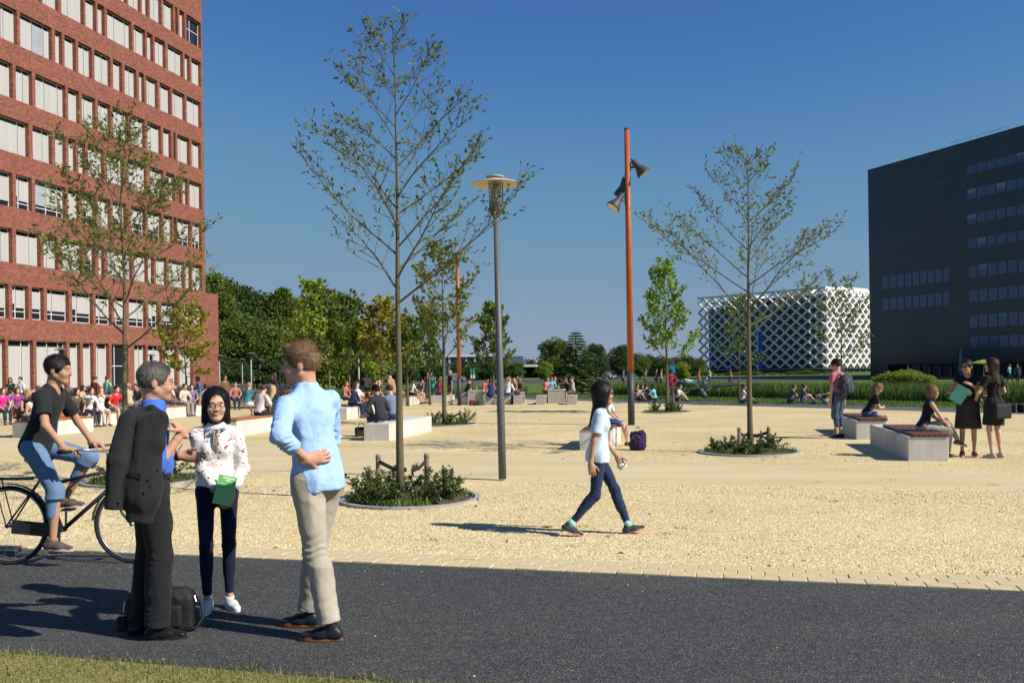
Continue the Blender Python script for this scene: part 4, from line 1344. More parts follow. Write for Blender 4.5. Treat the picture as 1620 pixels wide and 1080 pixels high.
def skeleton(pose):
    P = dict(STAND); P.update(pose)
    pv = Vector(P['pelvis']); b, sd = R(P['bend']), R(P['side'])
    up = Vector((math.sin(sd), -math.sin(b), math.cos(b)*math.cos(sd))).normalized()
    tw = R(P['twist']); py = R(P.get('pyaw', 0))
    lat = Vector((math.cos(tw+py), math.sin(tw+py), 0)); lat = (lat-up*lat.dot(up)).normalized()
    plat = Vector((math.cos(py), math.sin(py), 0))
    fwd = -(up.cross(lat)).normalized()
    if fwd.dot(Vector((math.sin(tw+py), -math.cos(tw+py), 0))) < 0: fwd = -fwd
    J = dict(P=P, pv=pv, up=up, lat=lat, plat=plat, fwd=fwd)
    J['sc'] = pv+up*.475; J['ch'] = pv+up*.30; J['nb'] = pv+up*.535
    sw = P['sw']
    shrug = P.get('shrug', (0,0))
    J['sr'] = J['sc']-lat*sw+up*(shrug[0]-.028); J['sl'] = J['sc']+lat*sw+up*(shrug[1]-.028)
    hy, hp = R(P['head'][0]), R(P['head'][1])
    J['hf'] = Vector((math.sin(hy)*math.cos(hp), -math.cos(hy)*math.cos(hp), math.sin(hp))); J['hx'] = Vector((math.cos(hy), math.sin(hy), 0))
    J['hu'] = J['hx'].cross(-J['hf']).normalized()
    if J['hu'].z < 0: J['hu'] = -J['hu']
    J['hs'] = P.get('hs', 1.05)
    J['hc'] = J['nb'] + (up*.6+Vector((0,0,.4))).normalized()*(.138+.11*(J['hs']-1)) + J['hf']*.022
    J['er'], J['wr'] = ik(J['sr'], P['hr'], .29, .255, P['er']); J['el'], J['wl'] = ik(J['sl'], P['hl'], .29, .255, P['el'])
    J['jr'] = pv-plat*.088-Vector((0,0,.02)); J['jl'] = pv+plat*.088-Vector((0,0,.02))
    J['kr'], J['ar'] = ik(J['jr'], P['fr'], .43, .43, P['kr']); J['kl'], J['al'] = ik(J['jl'], P['fl'], .43, .43, P['kl'])
    for s in 'rl':
        y, p = R(P['y'+s]), R(P['p'+s])
        J['f'+s] = Vector((math.sin(y)*math.cos(p), -math.cos(y)*math.cos(p), math.sin(p)))
    return J

def bounds(J, m=.22):
    pts = [J[k] for k in ('pv','sc','hc','er','el','wr','wl','kr','kl','ar','al')]
    lo = [min(p[i] for p in pts)-m for i in range(3)]; hi = [max(p[i] for p in pts)+m for i in range(3)]
    return lo, hi

def torso(f, J, e=0.0, fem=False, belly=0.0, k=.03):
    up, lat, fw, pv = J['up'], J['lat'], J['fwd'], J['pv']
    wst = .098 if fem else .118; ch = .116 if fem else .138
    f.cone(pv-J['plat']*.050, pv+J['plat']*.050, (.108 if fem else .098)+e, k=k, sq=(fw,.92))
    f.cone(pv+up*.02, pv+up*.17, .130+e, wst+e, k=k, sq=(fw,.74+belly))
    if belly: f.ell(pv+up*.15+fw*.04, (wst+e, .085+belly*.5, .11), .04, rot=[tuple(lat), tuple(-fw), tuple(up)])
    f.cone(pv+up*.20, pv+up*.37, wst+e, ch+e, k=k, sq=(fw,.72))
    f.cone(pv+up*.37, pv+up*.44-fw*.005, ch+e, ch-.030+e, k=k, sq=(fw,.66))
    f.cone(J['sr']+lat*.035-up*.012, J['sc']+up*.03-lat*.03, .046+e*.7, .050+e*.5, k=.04); f.cone(J['sl']-lat*.035-up*.012, J['sc']+up*.03+lat*.03, .046+e*.7, .050+e*.5, k=.04)
    if fem:
        for s in (-1,1): f.ell(pv+up*.335+lat*.056*s+fw*(.052+e*.7), (.050,.044,.056), .06)
    for s in (-1,1): f.ell(pv+J['plat']*.062*s-fw*(.040+e*.6)-Vector((0,0,.03)), (.074+e*.4,.078,.086), .05)

def arm(f, J, s, e=0.0, upto=1.0, slim=1.0, flat=True, k=.02):
    a, b, c = J['s'+s], J['e'+s], J['w'+s]
    ed = e*.8
    if upto < .52:
        q = a.lerp(b, upto/.52); f.cone(a, q, .050*slim+ed, (.046*slim+e*1.1), k=.035, flat='b' if flat else None); return
    f.cone(a, b, .050*slim+ed, .038*slim+ed, k=.035)
    q = b.lerp(c, (upto-.52)/.48)
    f.cone(b, q, .038*slim+ed, (.028 if upto > .95 else .033)*slim+e, k=k, flat='b' if flat and upto < 1 else None)

def leg(f, J, s, e=0.0, upto=1.0, slim=1.0, flare=0.0, k=.03):
    a, b, c = J['j'+s], J['k'+s], J['a'+s]
    if upto <= .5:
        f.cone(a, a.lerp(b, upto*2), .083*slim+e, (.083-.025*upto*2)*slim+e+flare, k=k, flat='b'); return
    f.cone(a, b, .082*slim+e, .053*slim+e, k=k)
    q = b.lerp(c, (upto-.5)*2)
    d = (c-b).normalized(); back = J['P']['k'+s]; bk = -Vector(back); bk = (bk-d*bk.dot(d)).normalized()
    f.cone(b, q, .054*slim+e, (.036 if upto > .9 else .046)*slim+e+flare, k=k, flat='b' if upto < 1 or flare else None)
    f.cone(b.lerp(c,.18)+bk*.018, b.lerp(c,.5)+bk*.012, .042*slim+e, .036*slim+e, k=.04)

def hand(f, W, d, pn, curl=.35, spread=.12, thumb=.5, side=1, k=.006, curls=None):
    """palm and five fingers; d along the hand, pn palm normal, side=+1 puts the thumb on +lat"""
    d = U(d); pn = Vector(pn); pn = (pn-d*pn.dot(d)).normalized(); lat = d.cross(pn)*side
    f.cone(W-d*.03, W+d*.02, .027, .029, k=.015, sq=(pn,.75))
    f.cone(W+d*.025-lat*.018, W+d*.075-lat*.020, .022, .021, k=.02, sq=(pn,.72)); f.cone(W+d*.025+lat*.018, W+d*.078+lat*.020, .022, .020, k=.02, sq=(pn,.72))
    f.cone(W+d*.03, W+d*.075, .024, .022, k=.02, sq=(pn,.7))
    Ls = [.068,.078,.074,.056]
    for i in range(4):
        o = (.030-.020*i); c = curls[i] if curls else curl*(1+.12*i)
        p = W+d*(.088-.004*abs(i-1.3))+lat*o; dd = (d+lat*(spread*(1.3-i)*.6)).normalized()
        for j, fr in enumerate((.45,.31,.24)):
            an = c*(.55 if j == 0 else 1.0)
            dd = (dd*math.cos(an)+pn*math.sin(an)).normalized()
            q = p+dd*(Ls[i]*fr); f.cone(p, q, .0092-.0008*j, .0086-.0008*j, k=k); p = q
    p = W+d*.022+lat*.030; dd = (d*.62+lat*.75*(1-thumb*.5)+pn*thumb*.7).normalized()
    for j, (l, r0) in enumerate(((.036,.0125),(.03,.0105),(.024,.0092))):
        q = p+dd*l; f.cone(p, q, r0, r0-.001, k=k+.004); p = q; dd = (dd+d*.35+pn*.1*thumb).normalized()

def head_frame(J):
    hc, X, Fw, Up = J['hc'], J['hx'], J['hf'], J['hu']; hs = J['hs']
    Lc = lambda x, y, z: hc + (X*x - Fw*y + Up*z)*hs        # y positive = back of the head
    rot = [tuple(X), tuple(-Fw), tuple(Up)]
    return Lc, rot

def head(f, J, fem=False, detail=True, jaw=1.0):
    L, rot = head_frame(J); hs = J['hs']
    E = lambda c, r, k, op='u': f.ell(L(*c), np.array(r)*hs, k, op, rot=rot)
    K = lambda a, b, ra, rb, k: f.cone(L(*a), L(*b), ra*hs, rb*hs, k=k)
    E((0,.012,.034), (.074,.094,.084), .02)
    E((0,-.034,-.028), (.057,.056,.082), .03)
    E((0,-.060,-.092), (.025*jaw,.024,.020), .03)
    for s in (-1,1): K((.050*s,.002,-.045), (.014*s,-.060,-.092), .021*jaw, .015, .025)
    f.cone(L(0,.028,-.05), J['nb']-J['up']*.05, .046 if fem else .054, .050 if fem else .062, k=.03)
    for s in (-1,1): E((.077*s,.014,-.004), (.009,.019,.031), .008)
    if detail:
        E((0,-.080,.024), (.046,.013,.011), .02)
        for s in (-1,1):
            E((.031*s,-.104,.004), (.018,.019,.010), .010, 's')
            E((.036*s,-.064,-.03), (.022,.024,.022), .03)
        K((0,-.084,.012), (0,-.097 if fem else -.107,-.026), .0065, .0090 if fem else .0115, .012)
        for s in (-1,1): E((.010*s,-.094,-.030), (.008,.009,.006), .008)
        E((0,-.087,-.057), (.021,.009,.0048), .005); E((0,-.086,-.066), (.017,.009,.0055), .005)
    else:
        K((0,-.084,.012), (0,-.104,-.024), .009, .013, .012)

def hair_field(f, J, style, th=.014):
    L, rot = head_frame(J); hs = J['hs']
    E = lambda c, r, k, op='u': f.ell(L(*c), np.array(r)*hs, k, op, rot=rot)
    K = lambda a, b, ra, rb, k: f.cone(L(*a), L(*b), ra*hs, rb*hs, k=k)
    if style == 'none': return
    E((0,.014,.038), (.074+th,.094+th,.084+th), .01)
    if style in ('short','receding','tousled'):
        if style == 'tousled':
            K((-.025,-.075,.105), (.025,-.065,.11), .018, .016, .03); K((0,-.02,.112), (0,.05,.105), .022, .028, .03)
        E((0,-.110,-.035), (.10,.084,.102 if style != 'receding' else .124), .010, 's')
        E((0,-.03,-.13), (.13,.112,.10), .012, 's')
        for s in (-1,1): E((.097*s,-.008,-.034), (.034,.038,.056), .01, 's')
        f.cut(L(0,0,-.078), tuple(-J['hu']))
    else:
        if style in ('bob','long'):
            E((0,.022,-.03), (.086,.096,.112), .03)
            for s in (-1,1): K((.070*s,-.012,.02), (.076*s,-.006,-.105), .022, .024, .03)
        if style == 'long':
            nb = J['nb']
            f.cone(L(0,.055,-.05), nb-J['fwd']*.095-J['up']*.20, .078, .045, k=.04, sq=(tuple(J['fwd']),.55))
            for s in (-1,1): f.cone(L(.065*s,.02,-.07), nb+J['lat']*(.080*s)-J['fwd']*.055-J['up']*.14, .030, .018, k=.04)
        if style == 'pony': K((0,.105,.03), (0,.13,-.16), .028, .018, .02)
        if style == 'bun': E((0,.105,.07), (.045,.04,.04), .015)
        E((.008,-.114,-.030), (.068,.090,.128), .010, 's')
        if style in ('pony','bun'):
            E((0,-.05,-.12), (.13,.115,.10), .012, 's')
            for s in (-1,1): E((.097*s,-.005,-.034), (.032,.036,.054), .01, 's')
        if style == 'bob': f.cut(L(0,0,-.125), tuple(-J['hu']+J['hf']*.12))

def strands(V, F, J, n, length, w, style, seed):
    """thin tapering locks lying on the hair surface"""
    r = np.random.RandomState(seed)
    N = vnormals(V, F)
    hc, Up, Fw = np.array(J['hc']), np.array(J['hu']), np.array(J['hf'])
    q_ = (V-hc)/J['hs']; ok_ = np.arange(len(V))
    if style in ('bob','long'): ok_ = np.flatnonzero(~((q_@Fw > .045)&(q_@Up < .098)&(np.abs(q_@np.array(J['hx'])) < .062)))
    i = ok_[r.randint(0, len(ok_), n)]
    P, Nn = V[i], N[i]
    up_c = (P-hc)@Up/J['hs']
    flow = -Up[None]*1.0 + 0*P
    if style in ('short','tousled','receding'): flow = -Up[None]*.55 - Fw[None]*np.where(up_c > .06, .9, .25)[:,None]
    if style == 'tousled': flow = np.where((up_c > .07)[:,None], Fw[None]*.5+np.array(J['hx'])[None]*.4, flow)
    flow = flow + r.normal(size=(n,3))*(.22 if style in ('short','tousled','receding') else .07)
    T = flow-Nn*np.sum(flow*Nn,1)[:,None]; T /= np.maximum(1e-6,np.linalg.norm(T,axis=1))[:,None]
    S = np.cross(Nn, T); Lh = length*r.uniform(.5,1.2,n); ww = w*r.uniform(.5,1.2,n)
    short_ = style in ('short','tousled','receding')
    lift = r.uniform(.0005,.004,n)*(1.0 if short_ else .35)
    if short_: lift = lift + np.clip(up_c-.015, 0, .09)*r.uniform(.02,.13 if style == 'tousled' else .09,n)
    VV = np.zeros((n,5,3)); P0 = P+Nn*.0008
    VV[:,0] = P0-S*ww[:,None]; VV[:,1] = P0+S*ww[:,None]
    mid = P0+T*(Lh*.5)[:,None]+Nn*lift[:,None]
    VV[:,2] = mid+S*(ww*.8)[:,None]; VV[:,3] = mid-S*(ww*.8)[:,None]
    VV[:,4] = P0+T*Lh[:,None]+Nn*(lift*r.uniform(-.4,1.6,n))[:,None]
    q = np.arange(n)*5
    FF = np.concatenate([np.stack([q,q+1,q+2],1), np.stack([q,q+2,q+3],1), np.stack([q+3,q+2,q+4],1)])
    return VV.reshape(-1,3), FF

def shoe(J, s, h, boot=False, wid=1.0):
    A = J['a'+s]; fd = J['f'+s]; side = Vector((-fd.y, fd.x, 0)).normalized(); up = side.cross(fd).normalized()
    if up.z < 0: up = -up
    base = A-up*.085
    f = Field([min(A[i], (A+fd*.2)[i], (A-fd*.1)[i])-.12 for i in range(3)], [max(A[i], (A+fd*.2)[i], (A-fd*.1)[i])+.12 for i in range(3)], h)
    f.cone(base-fd*.045+up*.035, base+fd*.06+up*.034, .038*wid, .042*wid, k=.02)
    f.cone(base+fd*.05+up*.034, base+fd*.145+up*.024, .044*wid, .034*wid, k=.025, sq=(up,.72))
    f.cone(base-fd*.02+up*.05, A+up*.012-fd*.008, .040*wid, .040*wid, k=.02, flat='b')
    f.cut(base+up*.012, tuple(-up))
    V, F = f.mesh(1)
    m = MB(); n = 22; ol = []
    for i in range(n):
        a = 2*math.pi*i/n; c, sn = math.cos(a), math.sin(a)
        x = .055+.132*c; w = .040+.006*c-(.006 if abs(c) < .35 and 0 else 0)
        ol.append((x, w*sn*wid*(1.0 if abs(sn) < .99 else 1)))
    vs_ = [base+fd*x+side*y for x, y in ol]+[base+fd*x*1.0+side*y*.98+up*.022 for x, y in ol]
    fs_ = [tuple(range(n-1,-1,-1)), tuple(range(n,2*n))]+[(i,(i+1)%n,n+(i+1)%n,n+i) for i in range(n)]
    m.add(vs_, fs_)
    return V, F, m

def paint(me, V, fn):
    """per-vertex colour attribute"""
    ca = me.color_attributes.new('Col', 'FLOAT_COLOR', 'POINT')
    C = np.ones((len(V),4), np.float32); C[:,:3] = fn(V)
    ca.data.foreach_set('color', C.ravel())

def mat_skin(name, c):
    t = NT(name)
    at_ = t.node('ShaderNodeVertexColor'); at_.layer_name = 'Col'
    n = t.noise(14, 4, .6)
    col = t.mix(1.0, at_.outputs[0], t.ramp(n.outputs[0], [(.3,(.93,.90,.88)),(.7,(1.05,1.04,1.03))]), 'MULTIPLY')
    t.b.inputs['Subsurface Weight'].default_value = .08
    t.b.inputs['Subsurface Radius'].default_value = (.01,.004,.002)
    nb = t.noise(220, 3, .6)
    return t.done(col, .62, t.bump(nb.outputs[0], .15, .002), .25)
M['skin'] = mat_skin('skin', None)

def mat_cloth(name, c, weave=260, rough=.88, var=.10, fold=.25):
    t = NT(name)
    n = t.noise(3.5, 4, .6); w = t.noise(weave, 2, .5)
    mpv = t.mapping((16, 16, 6)); fo = t.noise(1.0, 3, .55, vec=mpv, dist=.7)
    col = t.ramp(n.outputs[0], [(.3, tuple(x*(1-var) for x in c)), (.7, tuple(min(1,x*(1+var)) for x in c))])
    col = t.mix(1.0, col, t.ramp(w.outputs[0], [(.35,(.9,.9,.9)),(.65,(1.08,1.08,1.08))]), 'MULTIPLY')
    b1 = t.bump(fo.outputs[0], fold, .02)
    t.b.inputs['Sheen Weight'].default_value = .08
    return t.done(col, rough, t.bump(w.outputs[0], .12, .002, b1), .15)
def mat_hair(name, a, b):
    t = NT(name)
    mpv = t.mapping((120,120,9)); n = t.noise(1.0, 4, .6, vec=mpv, dist=.3)
    g = t.node('ShaderNodeNewGeometry')
    f_ = t.math('MULTIPLY', t.math('ADD', n.outputs[0], g.outputs['Random Per Island']), .5)
    return t.done(t.ramp(f_, [(.25,a),(.75,b)]), .45, t.bump(n.outputs[0], .6, .006), .35)
HAIR = {'black': mat_hair('hair_black', (.006,.005,.005), (.022,.018,.016)), 'brown': mat_hair('hair_brown', (.025,.014,.008), (.075,.042,.024)),
        'darkbrown': mat_hair('hair_darkbrown', (.012,.008,.006), (.04,.024,.016)), 'blond': mat_hair('hair_blond', (.22,.13,.055), (.46,.31,.15)),
        'fair': mat_hair('hair_fair', (.13,.072,.032), (.33,.20,.095)), 'grey': mat_hair('hair_grey', (.035,.03,.028), (.22,.21,.20)), 'ginger': mat_hair('hair_ginger', (.10,.032,.012), (.26,.09,.03))}
SKIN = {'pale': (.58,.36,.265), 'tan': (.44,.25,.165), 'asian': (.57,.36,.25), 'dark': (.16,.08,.05), 'ruddy': (.54,.29,.205)}
_cl = {}
def cloth(c, weave=260, fold=.25, rough=.88):
    key = (tuple(round(x,3) for x in c), weave, fold)
    if key not in _cl: _cl[key] = mat_cloth('cloth_%d' % len(_cl), c, weave, rough, .10, fold)
    return _cl[key]

def person(name_label, loc, rz, height, pose, look, hi=False, group=None, extra=None):
    """look: dict(skin, hair=(style,colour), top=dict(c,sleeve,ease,hem,fem), bottom=dict(kind,c,len), shoes=c)"""
    J = skeleton(pose); J['look'] = look
    root = empty('person', loc, rz, height/1.80)
    tag(root, name_label, 'person', group)
    lo, hi_ = bounds(J)
    h = .0078 if hi else look.get('h', .022)
    fem = look.get('fem', False); slim = look.get('slim', .92 if fem else 1.0)
    sk = SKIN[look.get('skin','pale')]
    # ---- body
    f = Field(lo, hi_, h)
    torso(f, J, -.012, fem)
    for s in 'rl':
        arm(f, J, s, -.004, 1.0, slim); leg(f, J, s, -.006, 1.0, slim)
        A = J['a'+s]; fd = J['f'+s]; f.cone(A-fd*.02-Vector((0,0,.045)), A+fd*.12-Vector((0,0,.055)), .026, .022, k=.03)
    J['hands'] = look.get('hands', {})
    if not hi:
        head(f, J, fem, False)
        for s in 'rl':
            d = (J['w'+s]-J['e'+s]).normalized(); hd = J['hands'].get(s, {}); d = U(hd.get('d', d))
            f.cone(J['w'+s], J['w'+s]+d*.085, .030, .034, k=.02, sq=(d.cross(Vector((0,1,.1))) if abs(d.y) < .9 else Vector((1,0,0)), .6)); f.cone(J['w'+s]+d*.08, J['w'+s]+d*.15, .030, .018, k=.02)
        V, F = f.mesh(1)
    else:
        f.cone(J['hc'], J['nb']-J['up']*.04, .045, .055, k=.03)
        V, F = f.mesh(1)
        parts = [(V, F)]
        c = J['hc']; g = Field([c[i]-.16 for i in range(3)], [c[i]+.16 for i in range(3)], .0042)
        head(g, J, fem, True, look.get('jaw', 1.0)); parts.append(g.mesh(1))
        for s, sg in (('r',1),('l',-1)):
            hd = J['hands'].get(s, {}); W = J['w'+s]; d0 = (W-J['e'+s]).normalized(); d = U(hd.get('d', d0))
            pn = hd.get('pn', (1,0,0) if s == 'r' else (-1,0,0))
            g = Field([min(W[i], (W+d*.2)[i])-.08 for i in range(3)], [max(W[i], (W+d*.2)[i])+.08 for i in range(3)], .0042)
            g.cone(W-d0*.06, W, .029*slim, .027*slim, k=.01)
            hand(g, W, d, pn, hd.get('curl',.35), hd.get('spread',.1), hd.get('thumb',.5), hd.get('side', sg), curls=hd.get('curls'))
            parts.append(g.mesh(1))
        off = 0; VV, FF = [], []
        for v, q in parts: VV.append(v); FF.append(q+off); off += len(v)
        V, F = np.concatenate(VV), np.concatenate(FF)
    me = npmesh('body', V, F, M['skin'], True)
    hc = np.array(J['hc']); X = np.array(J['hx']); Fw = np.array(J['hf']); Up_ = np.array(J['hu'])
    hairc = {'black':(.02,.016,.014),'brown':(.06,.035,.02),'darkbrown':(.03,.02,.013),'blond':(.30,.19,.09),'fair':(.26,.15,.075),'grey':(.10,.085,.075),'ginger':(.2,.08,.03)}[look['hair'][1]]
    lipc = look.get('lip', (sk[0]*.82, sk[1]*.55, sk[2]*.55))
    def colfn(V):
        C = np.tile(np.array(sk), (len(V),1))
        q = V-hc; lx, ly, lz = q@X, -(q@Fw), q@Up_
        e = lambda c, r: ((lx-c[0])/r[0])**2+((ly-c[1])/r[1])**2+((lz-c[2])/r[2])**2
        near = (np.abs(lx) < .09)&(np.abs(lz) < .13)
        def put(mask, col, a=1.0): C[mask&near] = C[mask&near]*(1-a)+np.array(col)*a
        put(e((0,-.095,-.02),(.05,.03,.045)) < 1, (sk[0]*1.0, sk[1]*.86, sk[2]*.82), .7)
        if look.get('stubble'): put((e((0,-.06,-.075),(.066,.06,.045)) < 1)&(ly < .02), tuple(.62*x+.38*y for x, y in zip(sk, hairc)), look['stubble'])
        if hi:
            put(e((0,-.098,-.061),(.023,.03,.0105)) < 1, lipc)
            for s in (-1,1):
                put((e((.033*s,-.09,.026),(.021,.04,.0048)) < 1), hairc, .85)
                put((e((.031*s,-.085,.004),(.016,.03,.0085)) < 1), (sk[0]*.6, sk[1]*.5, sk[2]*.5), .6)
        return C
    paint(me, V, colfn)
    obj('body', me, root)
    if hi:
        L, rot = head_frame(J)
        for s in (-1,1):
            mm = MB(); c = L(.031*s,-.0825,.0025); mm.sphere(c, .0105, 14, 10)
            c2 = c+J['hf']*.0058; mm.mi = 1; mm.sphere(c2, .0062, 10, 6)
            mm.build('eye', [plain_white, plain_iris], root, smooth=True)
    # ---- hair
    hs, hcl = look['hair']
    if hs != 'none':
        c = J['hc']
        g = Field([c[i]-(.20 if i < 2 else (.56 if hs == 'long' else .22)) for i in range(3)], [c[i]+(.20 if i < 2 else .19) for i in range(3)], .0058 if hi else .018)
        if hs == 'long' and hi is False: pass
        hair_field(g, J, hs, look.get('hth', .014))
        Vh, Fh = g.mesh(1)
        if len(Vh):
            if hi:
                q = Vh-hc; ang = np.arctan2(q@X, -(q@Fw)); 
                Vh = wrinkle(Vh, Fh, .0022, (60,60,10) if hs in ('bob','long') else (45,45,30), 3)
            ho = obj('hair', npmesh('hair', Vh, Fh, HAIR[hcl], True), root)
            if hi:
                Vs, Fs = strands(Vh, Fh, J, 9000 if hs in ('bob','long') else 15000, .05 if hs in ('bob','long') else .034, .0012 if hs in ('bob','long') else .0010, hs, 4)
                so_ = obj('strands', npmesh('strands', Vs, Fs, HAIR[hcl]), ho); so_['kind'] = 'stuff'
    # ---- bottom
    bt = look.get('bottom')
    up, pv = J['up'], J['pv']
    if bt:
        e = bt.get('ease', .012 if hi else .014); f = Field(lo, hi_, h*.92)
        kind = bt['kind']
        if kind in ('trousers','shorts','jeans','leggings'):
            ln = bt.get('len', .97 if kind != 'shorts' else .46)
            f.cone(pv-J['plat']*.050, pv+J['plat']*.050, (.108 if fem else .098)+e, k=.03, sq=(J['fwd'],.92))
            f.cone(pv+up*.0, pv+up*.14, .132+e, (.104 if fem else .124)+e, k=.03, sq=(J['fwd'],.76+look.get('belly',0)))
            for s in (-1,1): f.ell(pv+J['plat']*.062*s-J['fwd']*(.040+e*.6)-Vector((0,0,.03)), (.074+e*.4,.078,.086), .05)
            for s in 'rl': leg(f, J, s, e+bt.get('loose',0), ln, slim, bt.get('flare', 0.0 if kind in ('jeans','leggings') else .008), k=.03)
            f.cut(pv+up*bt.get('waist',.115), tuple(up))
        else:   # skirt or dress skirt
            w = pv+up*.12; hz = bt.get('len', .52)
            mid = (J['kr']+J['kl'])/2
            hem = pv.lerp(mid, min(1.0,hz/.43)) if J['kr'].z < pv.z-.25 else mid
            f.cone(w, pv-Vector((0,0,.03)), .118+e, .172+e, k=.03, sq=(J['fwd'],.78))
            f.cone(pv-Vector((0,0,.03)), hem, .172+e, bt.get('hemr',.21)+e, k=.04, sq=(J['fwd'],.80), flat='b')
            f.cut(pv+up*.125, tuple(up))
        V, F = f.mesh(1)
        if hi: V = drape(V, F, J, 'bottom', bt.get('fold', .8), 5)
        bo = obj(kind if kind != 'dress' else 'skirt', npmesh(kind, V, F, bt.get('mat') or cloth(bt['c'], 320), True), root)
    tp = look.get('top')
    if tp:
        e = tp.get('ease', .016 if hi else .016); f = Field(lo, hi_, h*.92)
        torso(f, J, e, fem, look.get('belly', 0))
        hem = tp.get('hem', -.02)
        if hem < .08: f.cone(pv+up*.10, pv+up*hem, (.106 if fem else .126)+e, (.138 if fem else .140)+e+tp.get('flare',0), k=.03, sq=(J['fwd'],.80+look.get('belly',0)), flat='b')
        if tp.get('sleeve', .4):
            for s in 'rl': arm(f, J, s, e*tp.get('se',1.0)+tp.get('sl',0), tp['sleeve'] if not isinstance(tp['sleeve'], dict) else tp['sleeve'][s], slim)
        if tp.get('mat_collar') or tp.get('collar'):
            f.cone(J['nb']-up*.05, J['nb']+up*.032, .068+e*.5, .062+e*.3, k=.02, flat='b')
        # open neck
        f.cut(pv+up*hem, tuple(-up))
        if not tp.get('collar'): f.cone(J['nb']-up*.02+J['fwd']*.03, J['nb']+up*.10, .062, .10, k=.01, op='s')
        else: f.cone(J['nb']-up*.03+J['fwd']*.012, J['nb']+up*.10+J['fwd']*.03, .050, .066, k=.004, op='s')
        V, F = f.mesh(1)
        if hi: V = drape(V, F, J, 'top', tp.get('fold', .9), 8)
        obj(tp.get('name','shirt'), npmesh('shirt', V, F, tp.get('mat') or cloth(tp['c'], 240), True), root)
        if tp.get('collar') and hi and not tp.get('nocollar'):
            nb, fw_, lt_ = J['nb'], J['fwd'], J['lat']; m = MB(); n = 26; vs_ = []
            for i in range(n):
                a = R(-150+300*i/(n-1)); back = (math.cos(a)+1)/2
                for rr_, zz in ((.056,.030+.012*back),(.066,.032+.012*back),(.080,-.006-.020*(1-back)),(.076,-.010-.020*(1-back))):
                    vs_.append(nb + lt_*(rr_*math.sin(a)) - fw_*(rr_*math.cos(a)*1.02) + up*zz + fw_*.010)
            m.add(vs_, [(4*i+k, 4*i+4+k, 4*i+5+k, 4*i+1+k) for i in range(n-1) for k in range(3)])
            m.build('collar', tp.get('mat') or cloth(tp['c'], 240), root, smooth=True)
    # ---- shoes
    if look.get('shoes') is not None:
        for s in 'rl':
            V, F, sole = shoe(J, s, .006 if hi else .017)
            so = obj('shoe', npmesh('shoe', V, F, cloth(look['shoes'], 200, .1, look.get('shoe_rough', .6)), True), root)
            if hi: sole.build('sole', cloth(look.get('sole', (.6,.6,.58)), 90, .05), so)
    J['root'] = root
    return root, J
plain_white = plain('eye_white', (.42,.36,.33), .3, .05, 10)
plain_iris = plain('iris_dark', (.02,.013,.01), .2, .1, 10)

def place_on(root, J, pt):
    """local-space point to world for things carried by a person"""
    bpy.context.view_layer.update()
    return root.matrix_world @ Vector(pt)
def wp(root, p):
    m = Matrix.Translation(root.location) @ Matrix.Rotation(root.rotation_euler.z, 4, 'Z') @ Matrix.Scale(root.scale[0], 4)
    return m @ Vector(p)
# ================================================================== FOREGROUND PEOPLE
t = NT('blouse_print')
nz = t.noise(5, 2, .5)
mpx = t.node('ShaderNodeVectorMath'); mpx.operation = 'MULTIPLY_ADD'; 
t.link(nz.outputs['Color'], mpx.inputs[0]); mpx.inputs[1].default_value = (.25,.25,.25); t.link(t.tc(), mpx.inputs[2])
def marks(scale, sx_, sz_, thr, rot):
    mp2 = t.node('ShaderNodeMapping'); mp2.inputs['Scale'].default_value = (sx_, 9, sz_); mp2.inputs['Rotation'].default_value = (0, rot, 0)
    t.link(mpx.outputs[0], mp2.inputs['Vector'])
    v_ = t.node('ShaderNodeTexVoronoi'); v_.inputs['Scale'].default_value = scale; v_.inputs['Randomness'].default_value = 1; t.link(mp2.outputs[0], v_.inputs['Vector'])
    return t.ramp(v_.outputs['Distance'], [(thr, (1,1,1)), (thr+.03, (0,0,0))])
base = t.mix(marks(1.0, 14, 27, .19, .6), (.74,.71,.69), (.36,.035,.04))
base = t.mix(marks(1.0, 28, 14, .17, -.5), base, (.26,.03,.04))
base = t.mix(marks(1.0, 30, 22, .12, .2), base, (.03,.025,.03))
mpv = t.mapping((16,16,6)); fo = t.noise(1.0, 3, .55, vec=mpv)
M['blouse'] = t.done(base, .8, t.bump(fo.outputs[0], .4, .02), .2)
def mat_linen(name, c):
    t = NT(name)
    mp1 = t.mapping((500,500,14)); a = t.noise(1.0, 2, .5, vec=mp1); mp2 = t.mapping((14,14,400)); b = t.noise(1.0, 2, .5, vec=mp2)
    s = t.math('ADD', a.outputs[0], b.outputs[0])
    col = t.ramp(s, [(.35, tuple(x*.82 for x in c)), (.65, tuple(min(1,x*1.12) for x in c))])
    mpv = t.mapping((7,7,5), (0,.5,.3)); fo = t.noise(1.0, 5, .6, vec=mpv, dist=1.2)
    return t.done(col, .85, t.bump(fo.outputs[0], .5, .04), .15)
M['linen_blue'] = mat_linen('linen_blue', (.31,.47,.75))
M['suit'] = cloth((.020,.021,.024), 380, .35)
M['suit_trousers'] = cloth((.016,.017,.019), 380, .35)
M['leather'] = plain('leather_black', (.012,.012,.013), .28, .2, 12, .5)
M['nylon'] = plain('nylon_black', (.016,.016,.018), .6, .25, 20, .3, bump=.4, bscale=200)

